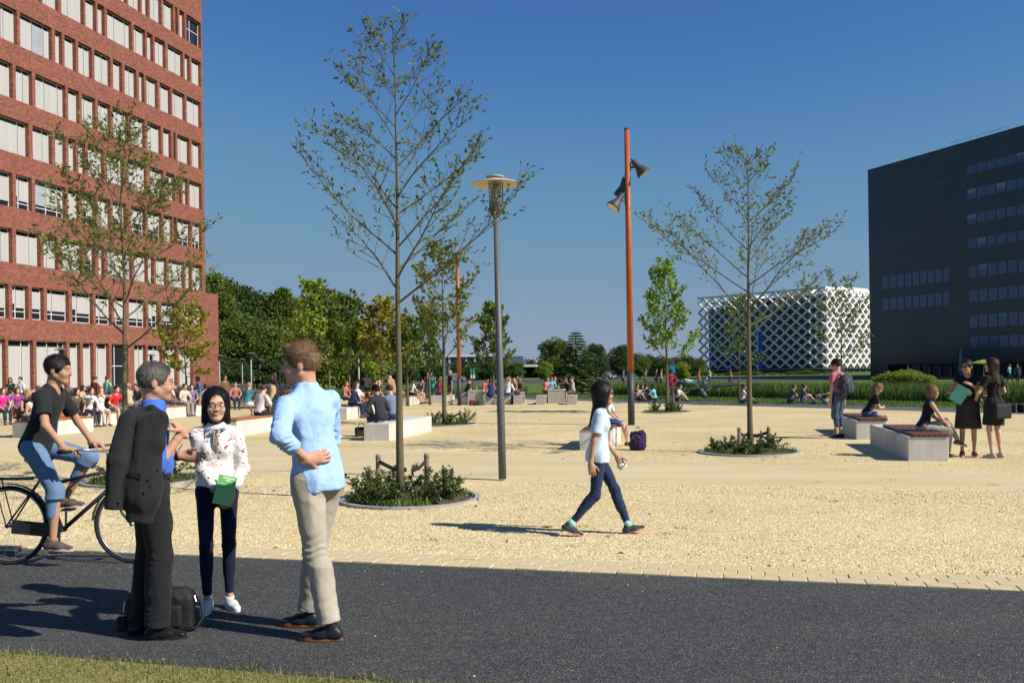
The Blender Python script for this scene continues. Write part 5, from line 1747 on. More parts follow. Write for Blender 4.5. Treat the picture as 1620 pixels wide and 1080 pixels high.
# ---- man with the jacket over his shoulder
P_suit = gnd(242, 1006)
pose = dict(bend=2, pelvis=(0,0,.962), hr=(-.170,-.178,1.325), er=(-.1,-.6,-1), hl=(.20,-.22,1.14), el=(.5,.3,-1), fr=(-.085,-.02,.085), fl=(.10,.06,.085), yr=-18, yl=6, head=(-4,-3))
look = dict(skin='ruddy', stubble=.55, hair=('receding','grey'), belly=.03, hth=.006,
            hands=dict(r=dict(d=(-.05,.62,.75), pn=(.15,.6,-.75), curl=1.25, thumb=.9), l=dict(d=(-.25,-1,-.12), pn=(-.9,.2,-.35), curls=[.18,.45,.75,.9], thumb=.4)),
            top=dict(c=(.055,.15,.56), sleeve=dict(r=.62, l=.80), ease=.014, hem=.08, collar=True, wr=.004, se=1.3),
            bottom=dict(kind='trousers', mat=M['suit_trousers'], ease=.012, loose=.010, flare=.020, len=1.0, waist=.10, fold=.8), shoes=(.010,.010,.011), shoe_rough=.25, sole=(.02,.018,.016))
suit, Js = person('man in dark trousers and blue shirt gesturing, dark jacket slung over his shoulder', P_suit, R(116), 1.765, pose, look, True)
# belt, glasses, watch
def ring(J, off, r, hgt, sq, mat, name, root, n=40):
    up, lat, fw = J['up'], J['lat'], J['fwd']; c = J['pv']+up*off
    m = MB(); vs_ = []
    for i in range(n):
        a = 2*math.pi*i/n; p = c+lat*(r*math.cos(a))+fw*(r*sq*math.sin(a))
        vs_ += [p-up*hgt/2, p+up*hgt/2]
    m.add(vs_, [(2*i,2*((i+1)%n),2*((i+1)%n)+1,2*i+1) for i in range(n)])
    return m.build(name, mat, root, smooth=True)
ring(Js, .085, .150, .034, .90, M['leather'], 'belt', suit)
def glasses(J, root, col, half=False):
    L, rot = head_frame(J); m = MB()
    for s in (-1,1):
        pts = []
        for i in range(16):
            a = 2*math.pi*i/16
            x = .031*s+.0235*max(-1,min(1,1.25*math.cos(a))); z = .003+.0155*max(-1,min(1,1.25*math.sin(a)))
            pts.append(L(x, -.107+.06*abs(x)**1.2, z))
        m.tube(pts, .0017, 5, closed=True)
        m.tube([L(.054*s,-.103,.008), L(.074*s,-.06,.010), L(.080*s,.01,.008)], .0019, 5)
    m.tube([L(-.0085,-.108,.006), L(0,-.111,.008), L(.0085,-.108,.006)], .0016, 5)
    return m.build('glasses', col, root, smooth=True)
M['gold_frame'] = plain('wire_frame', (.14,.10,.06), .35, .1, 10, .5, .6)
glasses(Js, suit, M['gold_frame'])
wl = Js['wl']; dw = (Js['wl']-Js['el']).normalized(); m = MB()
m.tube([wl-dw*.045, wl-dw*.022], .033, 14); m.build('watch', M['leather'], suit, smooth=True)

# the jacket hanging from his hand
f = Field([-2.95, 5.15, .55], [-1.9, 6.0, 1.62], .0095)
dep = (.35,-.93,0)
A = lambda x, y, d: tuple(at(x, y, d))
f.cone(A(212,664,5.60), A(254,662,5.54), .048, .042, k=.05)
f.cone(A(215,676,5.58), A(202,785,5.50), .105, .120, k=.05, sq=(dep,.72), flat='b')
f.cone(A(238,676,5.52), A(226,785,5.44), .080, .100, k=.05, sq=(dep,.62))
f.cone(A(228,765,5.455), A(220,826,5.45), .105, .075, k=.04, sq=(dep,.5), flat='b')
f.cone(A(206,664,5.55), A(189,730,5.46), .066, .072, k=.012); f.cone(A(189,730,5.46), A(181,806,5.42), .070, .060, k=.012, flat='b')
f.cone(A(216,648,5.62), A(240,646,5.58), .020, .020, k=.02); f.cone(A(240,646,5.58), A(260,656,5.52), .020, .016, k=.02)
f.cone(A(252,668,5.52), A(250,704,5.48), .042, .045, k=.04, sq=(dep,.5))
V, F = f.mesh(1)
V = wrinkle(V, F, .006, (7,7,1.6), 4); V = wrinkle(V, F, .0015, (14,14,8), 6)
jk = empty('jacket', at(240,660,5.5)); 
tag(jk, 'dark grey suit jacket hanging over the shoulder of the man in blue shirt', 'jacket')
o = obj('cloth', npmesh('jacket_cloth', V-np.array(jk.location), F, M['suit'], True), jk)
for (x0_, y0_, x1_, y1_, nm_, hh_, d_) in ((206,748,224,753,'pocket_flap',.036,5.385),(176,792,190,795,'cuff_seam',.006,5.372)):
    m = MB(); m.beam(Vector(at(x0_,y0_,d_+.012))-jk.location, Vector(at(x1_,y1_,d_))-jk.location, .010, hh_); m.build(nm_, M['suit'], jk)
b1 = MB(); b1.sphere(Vector(at(249,744,5.372))-jk.location, (.009,.006,.009), 10, 6); b1.build('button', M['leather'], jk)
b1 = MB(); b1.sphere(Vector(at(237,770,5.362))-jk.location, (.009,.006,.009), 10, 6); b1.build('button', M['leather'], jk)
# ---- shoulder bag on the asphalt
bg_ = empty('shoulder_bag', (at(252,1000,5.93).x, 5.97, 0), R(8), .9); tag(bg_, 'black nylon shoulder bag standing on the asphalt behind the dark trousers', 'bag')
f = Field([-.33,-.2,-.03],[.33,.2,.42],.009)
f.box((0,0,.13),(.195,.055,.10),.035); f.box((0,0,.25),(.17,.03,.02),.03,k=.04); f.cut((0,0,.004),(0,0,-1))
V, F = f.mesh(1); V = wrinkle(V, F, .006, (9,9,9), 2); obj('bag_body', npmesh('bag_body', V, F, M['nylon'], True), bg_)
f = Field([-.3,-.25,0],[.3,.1,.36],.009); f.box((.01,-.085,.11),(.13,.012,.06),.022)
V, F = f.mesh(1); obj('front_pocket', npmesh('front_pocket', V, F, M['nylon'], True), bg_)
m = MB(); m.tube([(-.08,0,.28),(-.07,-.01,.335),(0,-.015,.35),(.07,-.01,.335),(.08,0,.28)], .011, 8); m.build('handle', M['leather'], bg_, smooth=True)
m = MB(); m.tube([(.24,-.03,.24),(.29,-.06,.20),(.31,-.08,.10),(.27,-.10,.03),(.18,-.13,.015)], .012, 6); m.build('strap', M['nylon'], bg_, smooth=True)
m = MB(); m.tube([(-.235,-.05,.22),(-.245,-.055,.15)], .008, 6); m.build('buckle', plain('steel_buckle', (.5,.5,.5), .25, .1, 10, .5, .9), bg_)
m = MB(); m.tube([(.24,-.04,.24),(.255,-.05,.20)], .009, 6); m.build('buckle', plain('steel_buckle', (.5,.5,.5), .25, .1, 10, .5, .9), bg_)
f = Field([-.38,-.16,-.02],[-.15,.04,.2],.009); f.box((-.255,-.07,.07),(.02,.012,.04),.014); V, F = f.mesh(1); obj('tag_pouch', npmesh('tag_pouch', V, F, M['nylon'], True), bg_)

# ---- young woman with the booklet
P_w = gnd(346, 963)
pose = dict(bend=1, pelvis=(0,0,.962), hs=1.12, sw=.150, hr=(.02,-.215,.975), er=(-.5,.8,-.2), hl=(.125,-.165,.965), el=(.5,.8,-.2), fr=(-.085,-.02,.085), fl=(.085,.03,.085), yr=-6, yl=24, head=(6,-2), side=0)
look = dict(fem=True, skin='asian', hair=('bob','black'), slim=.88, lip=(.48,.14,.13), hth=.016, jaw=.85,
            hands=dict(r=dict(d=(.55,-.10,-.8), pn=(.2,.9,-.1), curl=.55, thumb=.5), l=dict(d=(-.35,-.2,-.9), pn=(-.3,.9,0), curl=.5, thumb=.4)),
            top=dict(mat=M['blouse'], sleeve=.95, ease=.022, hem=.045, collar=True, nocollar=True, fold=1.0, flare=-.006),
            bottom=dict(kind='jeans', c=(.010,.012,.036), ease=.004, len=.95, fold=.45), shoes=(.55,.56,.58), shoe_rough=.8, sole=(.7,.7,.7))
girl, Jg = person('young woman in white blouse with red print and navy jeans facing the camera', P_w, R(14), 1.575, pose, look, True)
M['dark_frame'] = plain('dark_frame', (.015,.010,.009), .35, .1, 10, .5)
glasses(Jg, girl, M['dark_frame'])
# striped cuffs, bow and denim collar
t = NT('stripe_knit')
sxx = t.node('ShaderNodeSeparateXYZ'); 
wv = t.node('ShaderNodeTexWave'); wv.wave_type = 'BANDS'; wv.bands_direction = 'Z'; wv.inputs['Scale'].default_value = 22; t.link(t.tc(), wv.inputs['Vector'])
M['stripe'] = t.done(t.ramp(wv.outputs['Fac'], [(.42,(.015,.015,.02)),(.5,(.62,.6,.58))], 'CONSTANT'), .8, None, .2)
t = NT('stripe_bow')
wv = t.node('ShaderNodeTexWave'); wv.bands_direction = 'X'; wv.inputs['Scale'].default_value = 42; wv.inputs['Distortion'].default_value = .8; t.link(t.tc(), wv.inputs['Vector'])
M['bow'] = t.done(t.ramp(wv.outputs['Fac'], [(.3,(.02,.018,.02)),(.5,(.32,.14,.06)),(.7,(.55,.5,.46))], 'CONSTANT'), .7, None, .2)
for s in 'rl':
    d = (Jg['w'+s]-Jg['e'+s]).normalized(); m = MB()
    m.tube([Jg['w'+s]-d*.062, Jg['w'+s]-d*.05, Jg['w'+s]-d*.008], [.039,.042,.039], 16, cap=False); m.build('cuff', M['stripe'], girl, smooth=True)
nbv, fw, up, lat = Jg['nb'], Jg['fwd'], Jg['up'], Jg['lat']
m = MB(); c = nbv+fw*.098-up*.05
for (dx, ln, sw_) in ((-.012,.15,.012),(.008,.17,.013),(.018,.11,.010),(-.003,.16,.011)):
    p = [c+lat*dx*.2, c+lat*dx*.7-up*ln*.35+fw*.018, c+lat*dx*1.2-up*ln*.7+fw*.02, c+lat*dx*1.35-up*ln+fw*.012]
    for a, b in zip(p[:-1], p[1:]): m.beam(a, b, sw_, .005, up=tuple(fw))
for sg in (-1,1):
    p = [c, c+lat*.018*sg+up*.008+fw*.010, c+lat*.026*sg-up*.012+fw*.012, c+lat*.012*sg-up*.016+fw*.012, c]
    for a, b in zip(p[:-1], p[1:]): m.beam(a, b, .016, .005, up=tuple(fw))
m.build('bow', M['bow'], girl)
m = MB()
for sg in (-1,1):
    a, b_, c_ = nbv+lat*.03*sg-fw*.045+up*.035, nbv+lat*.068*sg+fw*.01+up*.012, nbv+lat*.02*sg+fw*.078-up*.032
    dn = lat*.045*sg-up*.035
    m.add([a,b_,c_,c_+lat*.045*sg-up*.02+fw*.01,b_+dn*1.0+fw*.01,a+dn*.8], [(0,1,4,5),(1,2,3,4)])
m.build('collar', cloth((.10,.17,.30), 300), girl)
# green booklet
bk_ = empty('booklet', wp(girl, (.075,-.235,.985)), R(16)); tag(bk_, 'bright green booklet held by the woman in the printed blouse', 'booklet')
bk_.rotation_euler = (R(-10), R(14), R(16))
m = MB(); m.box(-.062,.062,-.003,.003,-.10,.10); m.build('cover', plain('cover_green', (.22,.60,.24), .5, .05, 8), bk_)
m = MB(); m.box(-.060,.060,-.0045,-.0032,.05,.098); m.build('title_band', plain('cover_band', (.14,.40,.13), .5, .05, 8), bk_)
for z, w in ((.083,.045),(.066,.022)):
    m = MB(); m.box(-w+.012,w+.004,-.0058,-.0046,z-.006,z+.006); m.build('title_line', plain('title_pale', (.5,.75,.42), .5, .05, 8), bk_)
m = MB(); m.box(-.060,.061,.0031,.0075,-.098,.098); m.build('pages', M['white_paint'], bk_)

# ---- man in the light blue linen shirt, seen from behind
P_b = Vector((-1.254, 5.82, 0))
pose = dict(bend=6, side=3, pelvis=(.0,.01,.955), twist=-10, hl=(.165,.085,1.075), el=(1,.5,-.35), hr=(-.12,-.19,.95), er=(-1,.1,.0), fr=(-.076,-.16,.085), fl=(.076,.165,.085), yr=24, yl=27, head=(30,-2), sw=.158)
look = dict(skin='ruddy', hair=('tousled','fair'), hth=.007, stubble=.35, jaw=1.1,
            hands=dict(l=dict(d=(-.85,.42,.12), pn=(-.3,-1,0), curl=.22, thumb=.3, side=-1), r=dict(d=(0,-.3,-1), pn=(1,0,0), curl=.5)),
            top=dict(mat=M['linen_blue'], sleeve=dict(r=.95,l=.78), ease=.020, hem=-.085, collar=True, flare=.014, fold=1.55),
            bottom=dict(kind='trousers', c=(.42,.375,.30), ease=.010, loose=.008, flare=.014, len=.985, fold=1.15), shoes=(.014,.017,.028), shoe_rough=.4, sole=(.28,.10,.04))
blue, Jb = person('tall man in light blue linen shirt and beige chinos seen from behind', P_b, R(238), 1.885, pose, look, True)
# ---- woman walking past
P_k = gnd(948, 846)
pose = dict(bend=4, pelvis=(0,0,.905), hs=1.10, sw=.150, hr=(-.20,.10,.82), er=(0,1,-.2), hl=(.20,-.24,.86), el=(.2,1,-.2), fr=(-.06,.33,.135), fl=(.06,-.335,.095), kr=(0,-1,0), kl=(0,-1,0), yr=0, yl=0, pr=-20, pl=14, twist=-8, head=(2,0))
look = dict(fem=True, skin='tan', hair=('long','black'), slim=.93, hth=.018,
            hands=dict(r=dict(d=(0,-.15,-1), pn=(1,0,0), curl=.5), l=dict(d=(-.1,-.45,-.9), pn=(-1,0,0), curl=.9)),
            top=dict(c=(.52,.64,.74), sleeve=.36, ease=.026, hem=-.075, flare=.004, wr=.007, wf=(7,7,7)),
            bottom=dict(kind='jeans', c=(.022,.036,.085), ease=.008, len=.95, fold=.8), shoes=(.05,.055,.06), shoe_rough=.8, sole=(.55,.24,.19))
walk, Jk = person('woman in pale blue T-shirt and jeans walking past with long black hair', P_k, R(90), 1.60, pose, look, True)
L, rot = head_frame(Jk); m = MB()
for s in (-1,1): m.tube([L(.055*s,-.095,.008), L(.083*s,.01,.008)], .003, 5)
m.tube([L(-.055,-.095,.008), L(0,-.106,.010), L(.055,-.095,.008)], .003, 5)
sg_ = m.build('sunglasses', M['leather'], walk, smooth=True)
for s in (-1,1): m = MB(); m.sphere(L(.033*s,-.098,.004), (.024,.010,.017), 12, 8); m.build('lens', M['leather'], sg_, smooth=True)
f = Field([-.1,-.1,-.1],[.1,.1,.1],.008); f.ell((0,0,0),(.05,.045,.035)); V, F = f.mesh(1); V = wrinkle(V, F, .012, (22,22,22), 3)
pb = obj('paper_bag', npmesh('paper_bag', V, F, plain('white_paper', (.62,.66,.68), .8, .1, 20), False)); pb.location = wp(walk, Jk['wl']+Vector((0,-.05,-.11)))
tag(pb, 'crumpled white paper bag in the hand of the walking woman', 'paper bag')
for s in 'rl':
    d = (Jk['k'+s]-Jk['a'+s]).normalized(); m = MB(); a = Jk['a'+s]; m.tube([a-d*.01, a+d*.06], [.043,.042], 14); m.build('sock', cloth((.25,.62,.58), 200), walk, smooth=True)

# ================================================================== BICYCLES
def bicycle_parts(detail=True):
    """returns dict of MB; x forward, wheel contact at z=0"""
    D = {}
    def wheel(cx):
        ty = MB(); pts = [(cx+.335*math.cos(2*math.pi*i/36), 0, .35+.335*math.sin(2*math.pi*i/36)) for i in range(36)]; ty.tube(pts, .016, 6, closed=True)
        rm = MB(); pts = [(cx+.312*math.cos(2*math.pi*i/36), 0, .35+.312*math.sin(2*math.pi*i/36)) for i in range(36)]; rm.tube(pts, .009, 5, closed=True)
        for i in range(18):
            a = 2*math.pi*i/18; rm.tube([(cx+.02*math.cos(a+1), .02*(-1)**i, .35+.02*math.sin(a+1)), (cx+.305*math.cos(a), 0, .35+.305*math.sin(a))], .0014, 3, cap=False)
        rm.tube([(cx,-.05,.35),(cx,.05,.35)], .018, 8)
        return ty, rm
    D['rear'] = wheel(-.50); D['front'] = wheel(.60)
    fr = MB(); bb = (-.03,0,.30); st = (-.20,0,.78); hd = (.40,0,.82); hb = (.435,0,.70)
    for a, b, r in ((bb,st,.016),(bb,hb,.019),((-.17,0,.70),hd,.016),(hd,hb,.019),(bb,(-.5,.05,.35),.010),(bb,(-.5,-.05,.35),.010),(st,(-.5,.05,.35),.008),(st,(-.5,-.05,.35),.008)): fr.tube([a,b], r, 8)
    for s in (-1,1): fr.tube([hb,(.45,.05*s,.62),(.52,.05*s,.45),(.60,.05*s,.35)], [.012,.012,.011,.009], 6)
    fr.tube([st,(-.215,0,.90)], .013, 8)
    D['frame'] = fr
    sd = MB(); 
    sd.sphere((-.235,0,.925), (.13,.075,.035), 14, 8); D['saddle'] = sd
    hbm = MB(); hbm.tube([hd,(.375,0,.98)], .013, 8); hbm.tube([(.20,-.29,1.02),(.30,-.27,1.03),(.385,-.12,1.0),(.385,.12,1.0),(.30,.27,1.03),(.20,.29,1.02)], .011, 8); D['handlebar'] = hbm
    D['grip'] = [MB().tube([(.20,.29*s,1.02),(.08,.295*s,1.01)], .017, 8) for s in (-1,1)]
    ck = MB(); ck.tube([(-.03,-.05,.30),(-.03,.05,.30)], .02, 8); ck.tube([(-.03,-.06,.30),(-.03,-.065,.135)], .010, 6); ck.tube([(-.03,.06,.30),(-.03,.065,.465)], .010, 6)
    for a in range(1): ck.lathe([(.0,0),(.085,0),(.085,.004),(0,.004)], 20, (0,0,0)) if 0 else None
    ck.box(-.075,.015,-.165,-.065,.122,.142); ck.box(-.075,.015,.065,.165,.456,.476); D['crank'] = ck
    cg = MB(); cg.beam((-.03,-.05,.30),(-.45,-.05,.345),.02,.12); D['chain_guard'] = cg
    D['mudguard'] = []
    for cx, a0, a1 in ((-.50,20,200),(.60,30,175)):
        fd = MB(); D['mudguard'].append(fd)
        P_ = [(cx+.365*math.cos(R(a)), 0, .35+.365*math.sin(R(a))) for a in np.linspace(a0,a1,16)]
        for p, q in zip(P_[:-1], P_[1:]): fd.beam(p, q, .045, .004, up=(0,1,0)) if 0 else fd.beam(p, q, .004, .045, up=(0,1,0))
    rk = MB()
    for s in (-1,1): rk.tube([(-.25,.06*s,.76),(-.72,.06*s,.76)], .007, 5); rk.tube([(-.6,.06*s,.76),(-.5,.06*s,.36)], .006, 5)
    for x in (-.3,-.4,-.5,-.6,-.7): rk.tube([(x,-.06,.76),(x,.06,.76)], .006, 5)
    D['rack'] = rk
    return D
bp = bicycle_parts()
Xb, Yb = (101-810)/FPX*8.1, 8.1
bike = empty('bicycle', (Xb, Yb, 0), R(0)); tag(bike, 'black city bicycle ridden along the road behind the man with the jacket', 'bicycle')
M['rubber'] = plain('rubber', (.016,.016,.017), .8, .2, 20); M['chrome'] = plain('spoke_steel', (.35,.36,.37), .35, .1, 10, .5, .8)
for k_ in ('rear','front'):
    ty, rm = bp[k_]; w = ty.build('wheel', M['rubber'], bike, smooth=True); rm.build('rim', M['chrome'], w, smooth=True)
for k_, mt in (('frame','black_metal'),('saddle','leather'),('handlebar','chrome'),('grip','rubber'),('crank','black_metal'),('chain_guard','black_metal'),('mudguard','black_metal'),('rack','black_metal')):
    for q_ in (bp[k_] if isinstance(bp[k_], list) else [bp[k_]]): q_.build(k_, M[mt], bike, smooth=k_ in ('frame','saddle','handlebar','grip'))
hl_ = MB(); hl_.lathe([(.015,0),(.035,.02),(.035,.05),(.03,.055)], 12); o = hl_.build('headlamp', M['chrome'], bike, smooth=True); o.location = (.42,0,.88); o.rotation_euler = (0,R(90),0)
# rider; local frame of a person faces -Y, the bicycle faces +X: local (x,y) -> world (-y, x) for rz = 90
k75 = 1.80/1.80
def bl(x, y, z): return (y/k75, -x/k75, z/k75)      # bicycle coordinates to rider coordinates
pose = dict(pelvis=bl(-.24,0,1.06), bend=16, hr=bl(.13,-.27,1.04), hl=bl(.13,.27,1.04), er=(-1,.3,-.4), el=(1,.3,-.4),
            fr=bl(-.06,-.115,.232), fl=bl(-.06,.115,.57), kr=(0,-1,.2), kl=(0,-1,.3), yr=0, yl=0, pr=-4, pl=0, head=(0,-4))
look = dict(skin='tan', hair=('short','black'), hth=.009,
            hands=dict(r=dict(d=(.1,-.75,-.1), pn=(.2,.1,-1), curl=.9, thumb=.6), l=dict(d=(-.1,-.75,-.1), pn=(-.2,.1,-1), curl=.9, thumb=.6)),
            top=dict(c=(.018,.019,.022), sleeve=.36, ease=.020, hem=-.05, wr=.005),
            bottom=dict(kind='shorts', c=(.12,.20,.34), ease=.012, len=.58, flare=.016, loose=.004, fold=.5), shoes=(.10,.075,.06), sole=(.5,.45,.4))
rider, Jr = person('cyclist in black T-shirt and denim shorts riding along the road', (Xb, Yb, 0), R(90), 1.80, pose, look, True)
# ================================================================== STREET FURNITURE
# grey lamp post with a disc reflector
def lamp_post(px, py, ytop, label, group=None, Y=None, full=True, lean=0.0):
    b = gnd(px, py) if Y is None else Vector((uv(px,ytop)[0]*Y, Y, 0))
    H = at(px, ytop, b.y).z
    root = empty('lamp_post', b, 0.3); tag(root, label, 'lamp post', group); root.rotation_euler = (0, lean, 0)
    k = H/4.6
    if not full: k = min(1.0, k*1.2)
    m = MB(); m.lathe([(.060,0),(.060,1.2*k),(.055,1.25*k),(.040,H-.62*k)], 16); m.build('pole', M['steel_grey'] if full else M['steel_light'], root, smooth=True)
    z = H-.64*k
    if full:
        m = MB(); m.lathe([(.045,z),(.06,z+.02),(.12,z+.10),(.125,z+.13),(.115,z+.14)], 20); m.build('lamp_base', plain('lamp_bronze', (.10,.075,.05), .5, .1, 8), root, smooth=True)
        m = MB(); m.lathe([(.095,z+.14),(.095,z+.55)], 20); g = NT('lamp_glass'); g.b.inputs['Transmission Weight'].default_value = .85; g.b.inputs['IOR'].default_value = 1.1
        m.build('glass', g.done((.8,.82,.82), .05, None, .5), root, smooth=True)
        for i in range(9):
            m = MB(); m.lathe([(.055,z+.26+i*.032),(.085,z+.245+i*.032),(.085,z+.249+i*.032),(.055,z+.264+i*.032)], 18, cap=False); m.build('louvre', M['steel_light'], root)
        m = MB(); m.lathe([(.05,z+.14),(.055,z+.26),(.03,z+.30)], 14); m.build('lamp', M['steel_dark'], root, smooth=True)
        for i in range(3):
            a = i*2.094+.4; m = MB(); m.tube([(.12*math.cos(a),.12*math.sin(a),z+.12),(.12*math.cos(a),.12*math.sin(a),z+.60)], .008, 6); m.build('rod', M['steel_dark'], root)
        m = MB(); m.lathe([(.10,z+.545),(.20,z+.535),(.36,z+.50),(.372,z+.505),(.372,z+.515),(.22,z+.56),(.12,z+.585),(.11,z+.56)], 40, cap=False); m.build('reflector', plain('reflector_cream', (.55,.47,.34), .6, .06, 5), root, smooth=True)
        m = MB(); m.lathe([(.13,z+.60),(.14,z+.61),(.14,z+.63),(.02,z+.66)], 24); m.build('cap', M['steel_light'], root, smooth=True)
    else:
        m = MB(); m.lathe([(.05,z),(.09*1.2,z+.12*k),(.09*1.2,z+.45*k),(.05,z+.5*k)], 12); m.build('lamp', M['steel_dark'], root, smooth=True)
        m = MB(); m.lathe([(.05,z+.52*k),(.36,z+.46*k),(.36,z+.49*k),(.10,z+.58*k),(.02,z+.60*k)], 20); m.build('reflector', M['steel_grey'], root, smooth=True)
    return root
lamp_post(795, 757, 277, 'tall grey lamp post with disc reflector right of the tallest young tree', lean=-.011)
GL = 'small lamp posts by the brick office and the wood'
for (px, yt, Y, lb) in ((97,549,48,'small dark lamp post before the ground floor blinds, left of the cyclist'),(239,559,62,'small dark lamp post before the brick office ground floor near the yellow tree'),
                        (347,560,71,'small lamp post at the corner of the brick office'),(383,566,88,'small thin lamp post before the wood, left of three'),(397,556,64,'tallest small lamp post before the wood'),
                        (411,567,93,'small thin lamp post before the wood, right of three'),(443,563,82,'small lamp post behind the head of the tall man'),(567,545,56,'slim dark lamp post among the columnar trees')):
    lamp_post(px, 0, yt, lb, GL, Y, False)

def flood_pole(px, py, ytop, ysplit, r, label, heads):
    b = gnd(px, py); H = at(px, ytop, b.y).z; zs = at(px, ysplit, b.y).z
    root = empty('floodlight_pole', b); tag(root, label, 'light pole'); root.rotation_euler = (0,R(-.1),0)
    m = MB(); m.lathe([(r*1.04,0),(r*1.04,zs)], 18); m.build('pole_base', M['steel_dark'], root, smooth=True)
    m = MB(); m.lathe([(r,zs),(r*.92,H*.6),(r*.78,H-.06)], 18); m.build('pole', M['orange'], root, smooth=True)
    m = MB(); m.lathe([(r*.8,H-.06),(r*.8,H)], 18); m.build('cap', M['steel_dark'], root)
    m = MB(); m.lathe([(r*1.06,zs-.05),(r*1.06,zs+.02)], 18); m.build('collar', M['steel_dark'], root)
    for (dx, dz, az, tilt) in heads:
        hd_ = empty('floodlight', (0,0,0)); hd_.parent = root; hd_.location = (0,0,dz)
        ax = Vector((math.cos(az), math.sin(az), 0))
        c = ax*(r+.22)
        m = MB(); m.beam(ax*r*.8, c+Vector((0,0,0)), .04, .05); m.beam(ax*r*.9-Vector((0,0,.12)), ax*r*.9+Vector((0,0,.12)), .06, .03); m.build('bracket', M['steel_dark'], hd_)
        d = (ax*math.sin(tilt)-Vector((0,0,1))*math.cos(tilt)).normalized()
        q = d.to_track_quat('Z','Y').to_matrix().to_4x4(); q.translation = c
        m = MB(); m.lathe([(.07,-.26),(.085,-.22),(.095,-.02),(.11,.02),(.20,.20),(.22,.26),(.215,.27)], 20, cap=True); o = m.build('lamp_housing', M['steel_dark'], hd_, smooth=True); o.matrix_local = q
        m = MB(); m.lathe([(.0,.272),(.19,.274)], 20, cap=False); o = m.build('lamp_lens', plain('lens_cream', (.62,.55,.38), .4, .1, 12), hd_); o.matrix_local = q
        m = MB(); m.tube([(.05,0,-.27),(.05,0,-.33),(-.05,0,-.33),(-.05,0,-.27)], .012, 5); o = m.build('lamp_handle', M['steel_dark'], hd_); o.matrix_local = q
    return root
bY = gnd(999,672).y
flood_pole(999, 672, 203, 588, .098, 'tall rust orange floodlight pole with grey foot beside the walking woman',
           [(0, at(995,265,bY).z, R(-8), R(40)), (0, at(995,318,bY).z, R(195), R(38)), (0, at(995,292,bY).z, R(110), R(30))])
flood_pole(727, 641, 400, 597, .10, 'distant orange floodlight pole behind the brown maple', [(0, 7.0, R(150), R(30))])

# ------------------------------------------------------------------ benches and tables
BAX = Vector((.2,.98)).normalized(); BLT = Vector((BAX.y, -BAX.x))
BEN = {}
def bench(c, L, label, deck=None, w=.65, h=.42, group='concrete block benches', back=False, d0=.25, d1=1.0, from_right=False):
    o = Vector((c.x, c.y)) - (BLT*w if from_right else Vector((0,0)))
    BEN[label] = (o, w)
    root = empty('concrete_bench', (o.x, o.y, 0), math.atan2(BLT.y, BLT.x)); tag(root, label, 'bench', group)
    n = max(1, round(L/1.75))
    for i in range(n):
        m = MB(); m.bbox(0, w, L*i/n+.004*(i>0), L*(i+1)/n-.004*(i<n-1), 0, h, .008); m.build('block', M['concrete'], root)
    if deck:
        y0, y1 = L*(1-d1), L*(1-d0)
        nsl = 7; sw = (w-.06)/nsl
        for i in range(nsl):
            m = MB(); m.bbox(.09+i*sw, .09+(i+1)*sw-.010, y0-.02, y1, h+.012, h+.052, .004); m.build('slat', M[deck], root)
        for y in (y0+.1, (y0+y1)/2, y1-.1):
            m = MB(); m.box(.09, w+.02, y-.03, y+.03, h, h+.012); m.build('batten', M['steel_dark'], root)
        if back:
            for k in range(3):
                m = MB(); m.bbox(.02, .055, y0, y1, h+.10+k*.085, h+.12+k*.085+.075, .004); m.build('back_slat', M[deck], root)
            for y in (y0+.2, y1-.2):
                m = MB(); m.beam((.06,y,h),(.0,y,h+.36),.04,.04); m.build('back_post', M['steel_dark'], root)
    return root
bench(gnd(1437,729), 3.6, 'concrete bench with dark slatted deck nearest the two women in black', 'deck')
bench(gnd(1355,695), 3.5, 'concrete bench with dark slatted deck beside the boy with the backpack', 'deck')
bench(gnd(917,712), 2.4, 'short concrete bench with slatted deck behind the walking woman', 'deck')
bench(gnd(576,697), 3.6, 'bare concrete bench under the two men sitting with their backs turned')
bench(gnd(82,682), 4.2, 'long pale concrete bench with orange backrest behind the cyclist', 'deck_orange', from_right=True, back=True, d0=0)
bench(gnd(52,692), 2.6, 'concrete bench with orange slatted seat at the left picture edge', 'deck_orange', from_right=True, back=True, d0=0)
bench(gnd(375,690), 3.2, 'concrete bench with orange slatted seat between the young woman and the tall man', 'deck_orange', from_right=True, d0=0)
bench(gnd(549,664), 3.0, 'concrete bench just right of the tall man, farther back', None, from_right=True)
bench(gnd(645,641), 2.4, 'distant concrete bench with orange seat under the man in white T-shirt', 'deck_orange', from_right=True, d0=0)
bench(gnd(682,638), 2.4, 'distant concrete bench left of the distant orange pole', None)
bench(gnd(585,648), 2.4, 'distant concrete bench with orange backrest behind the two seated men', 'deck_orange', from_right=True, back=True, d0=0)
bench(gnd(262,662), 3.0, 'concrete bench with orange seat before the small yellow tree', 'deck_orange', from_right=True, d0=0)
bench(gnd(725,640), 2.0, 'distant concrete bench at the foot of the distant orange pole', None)

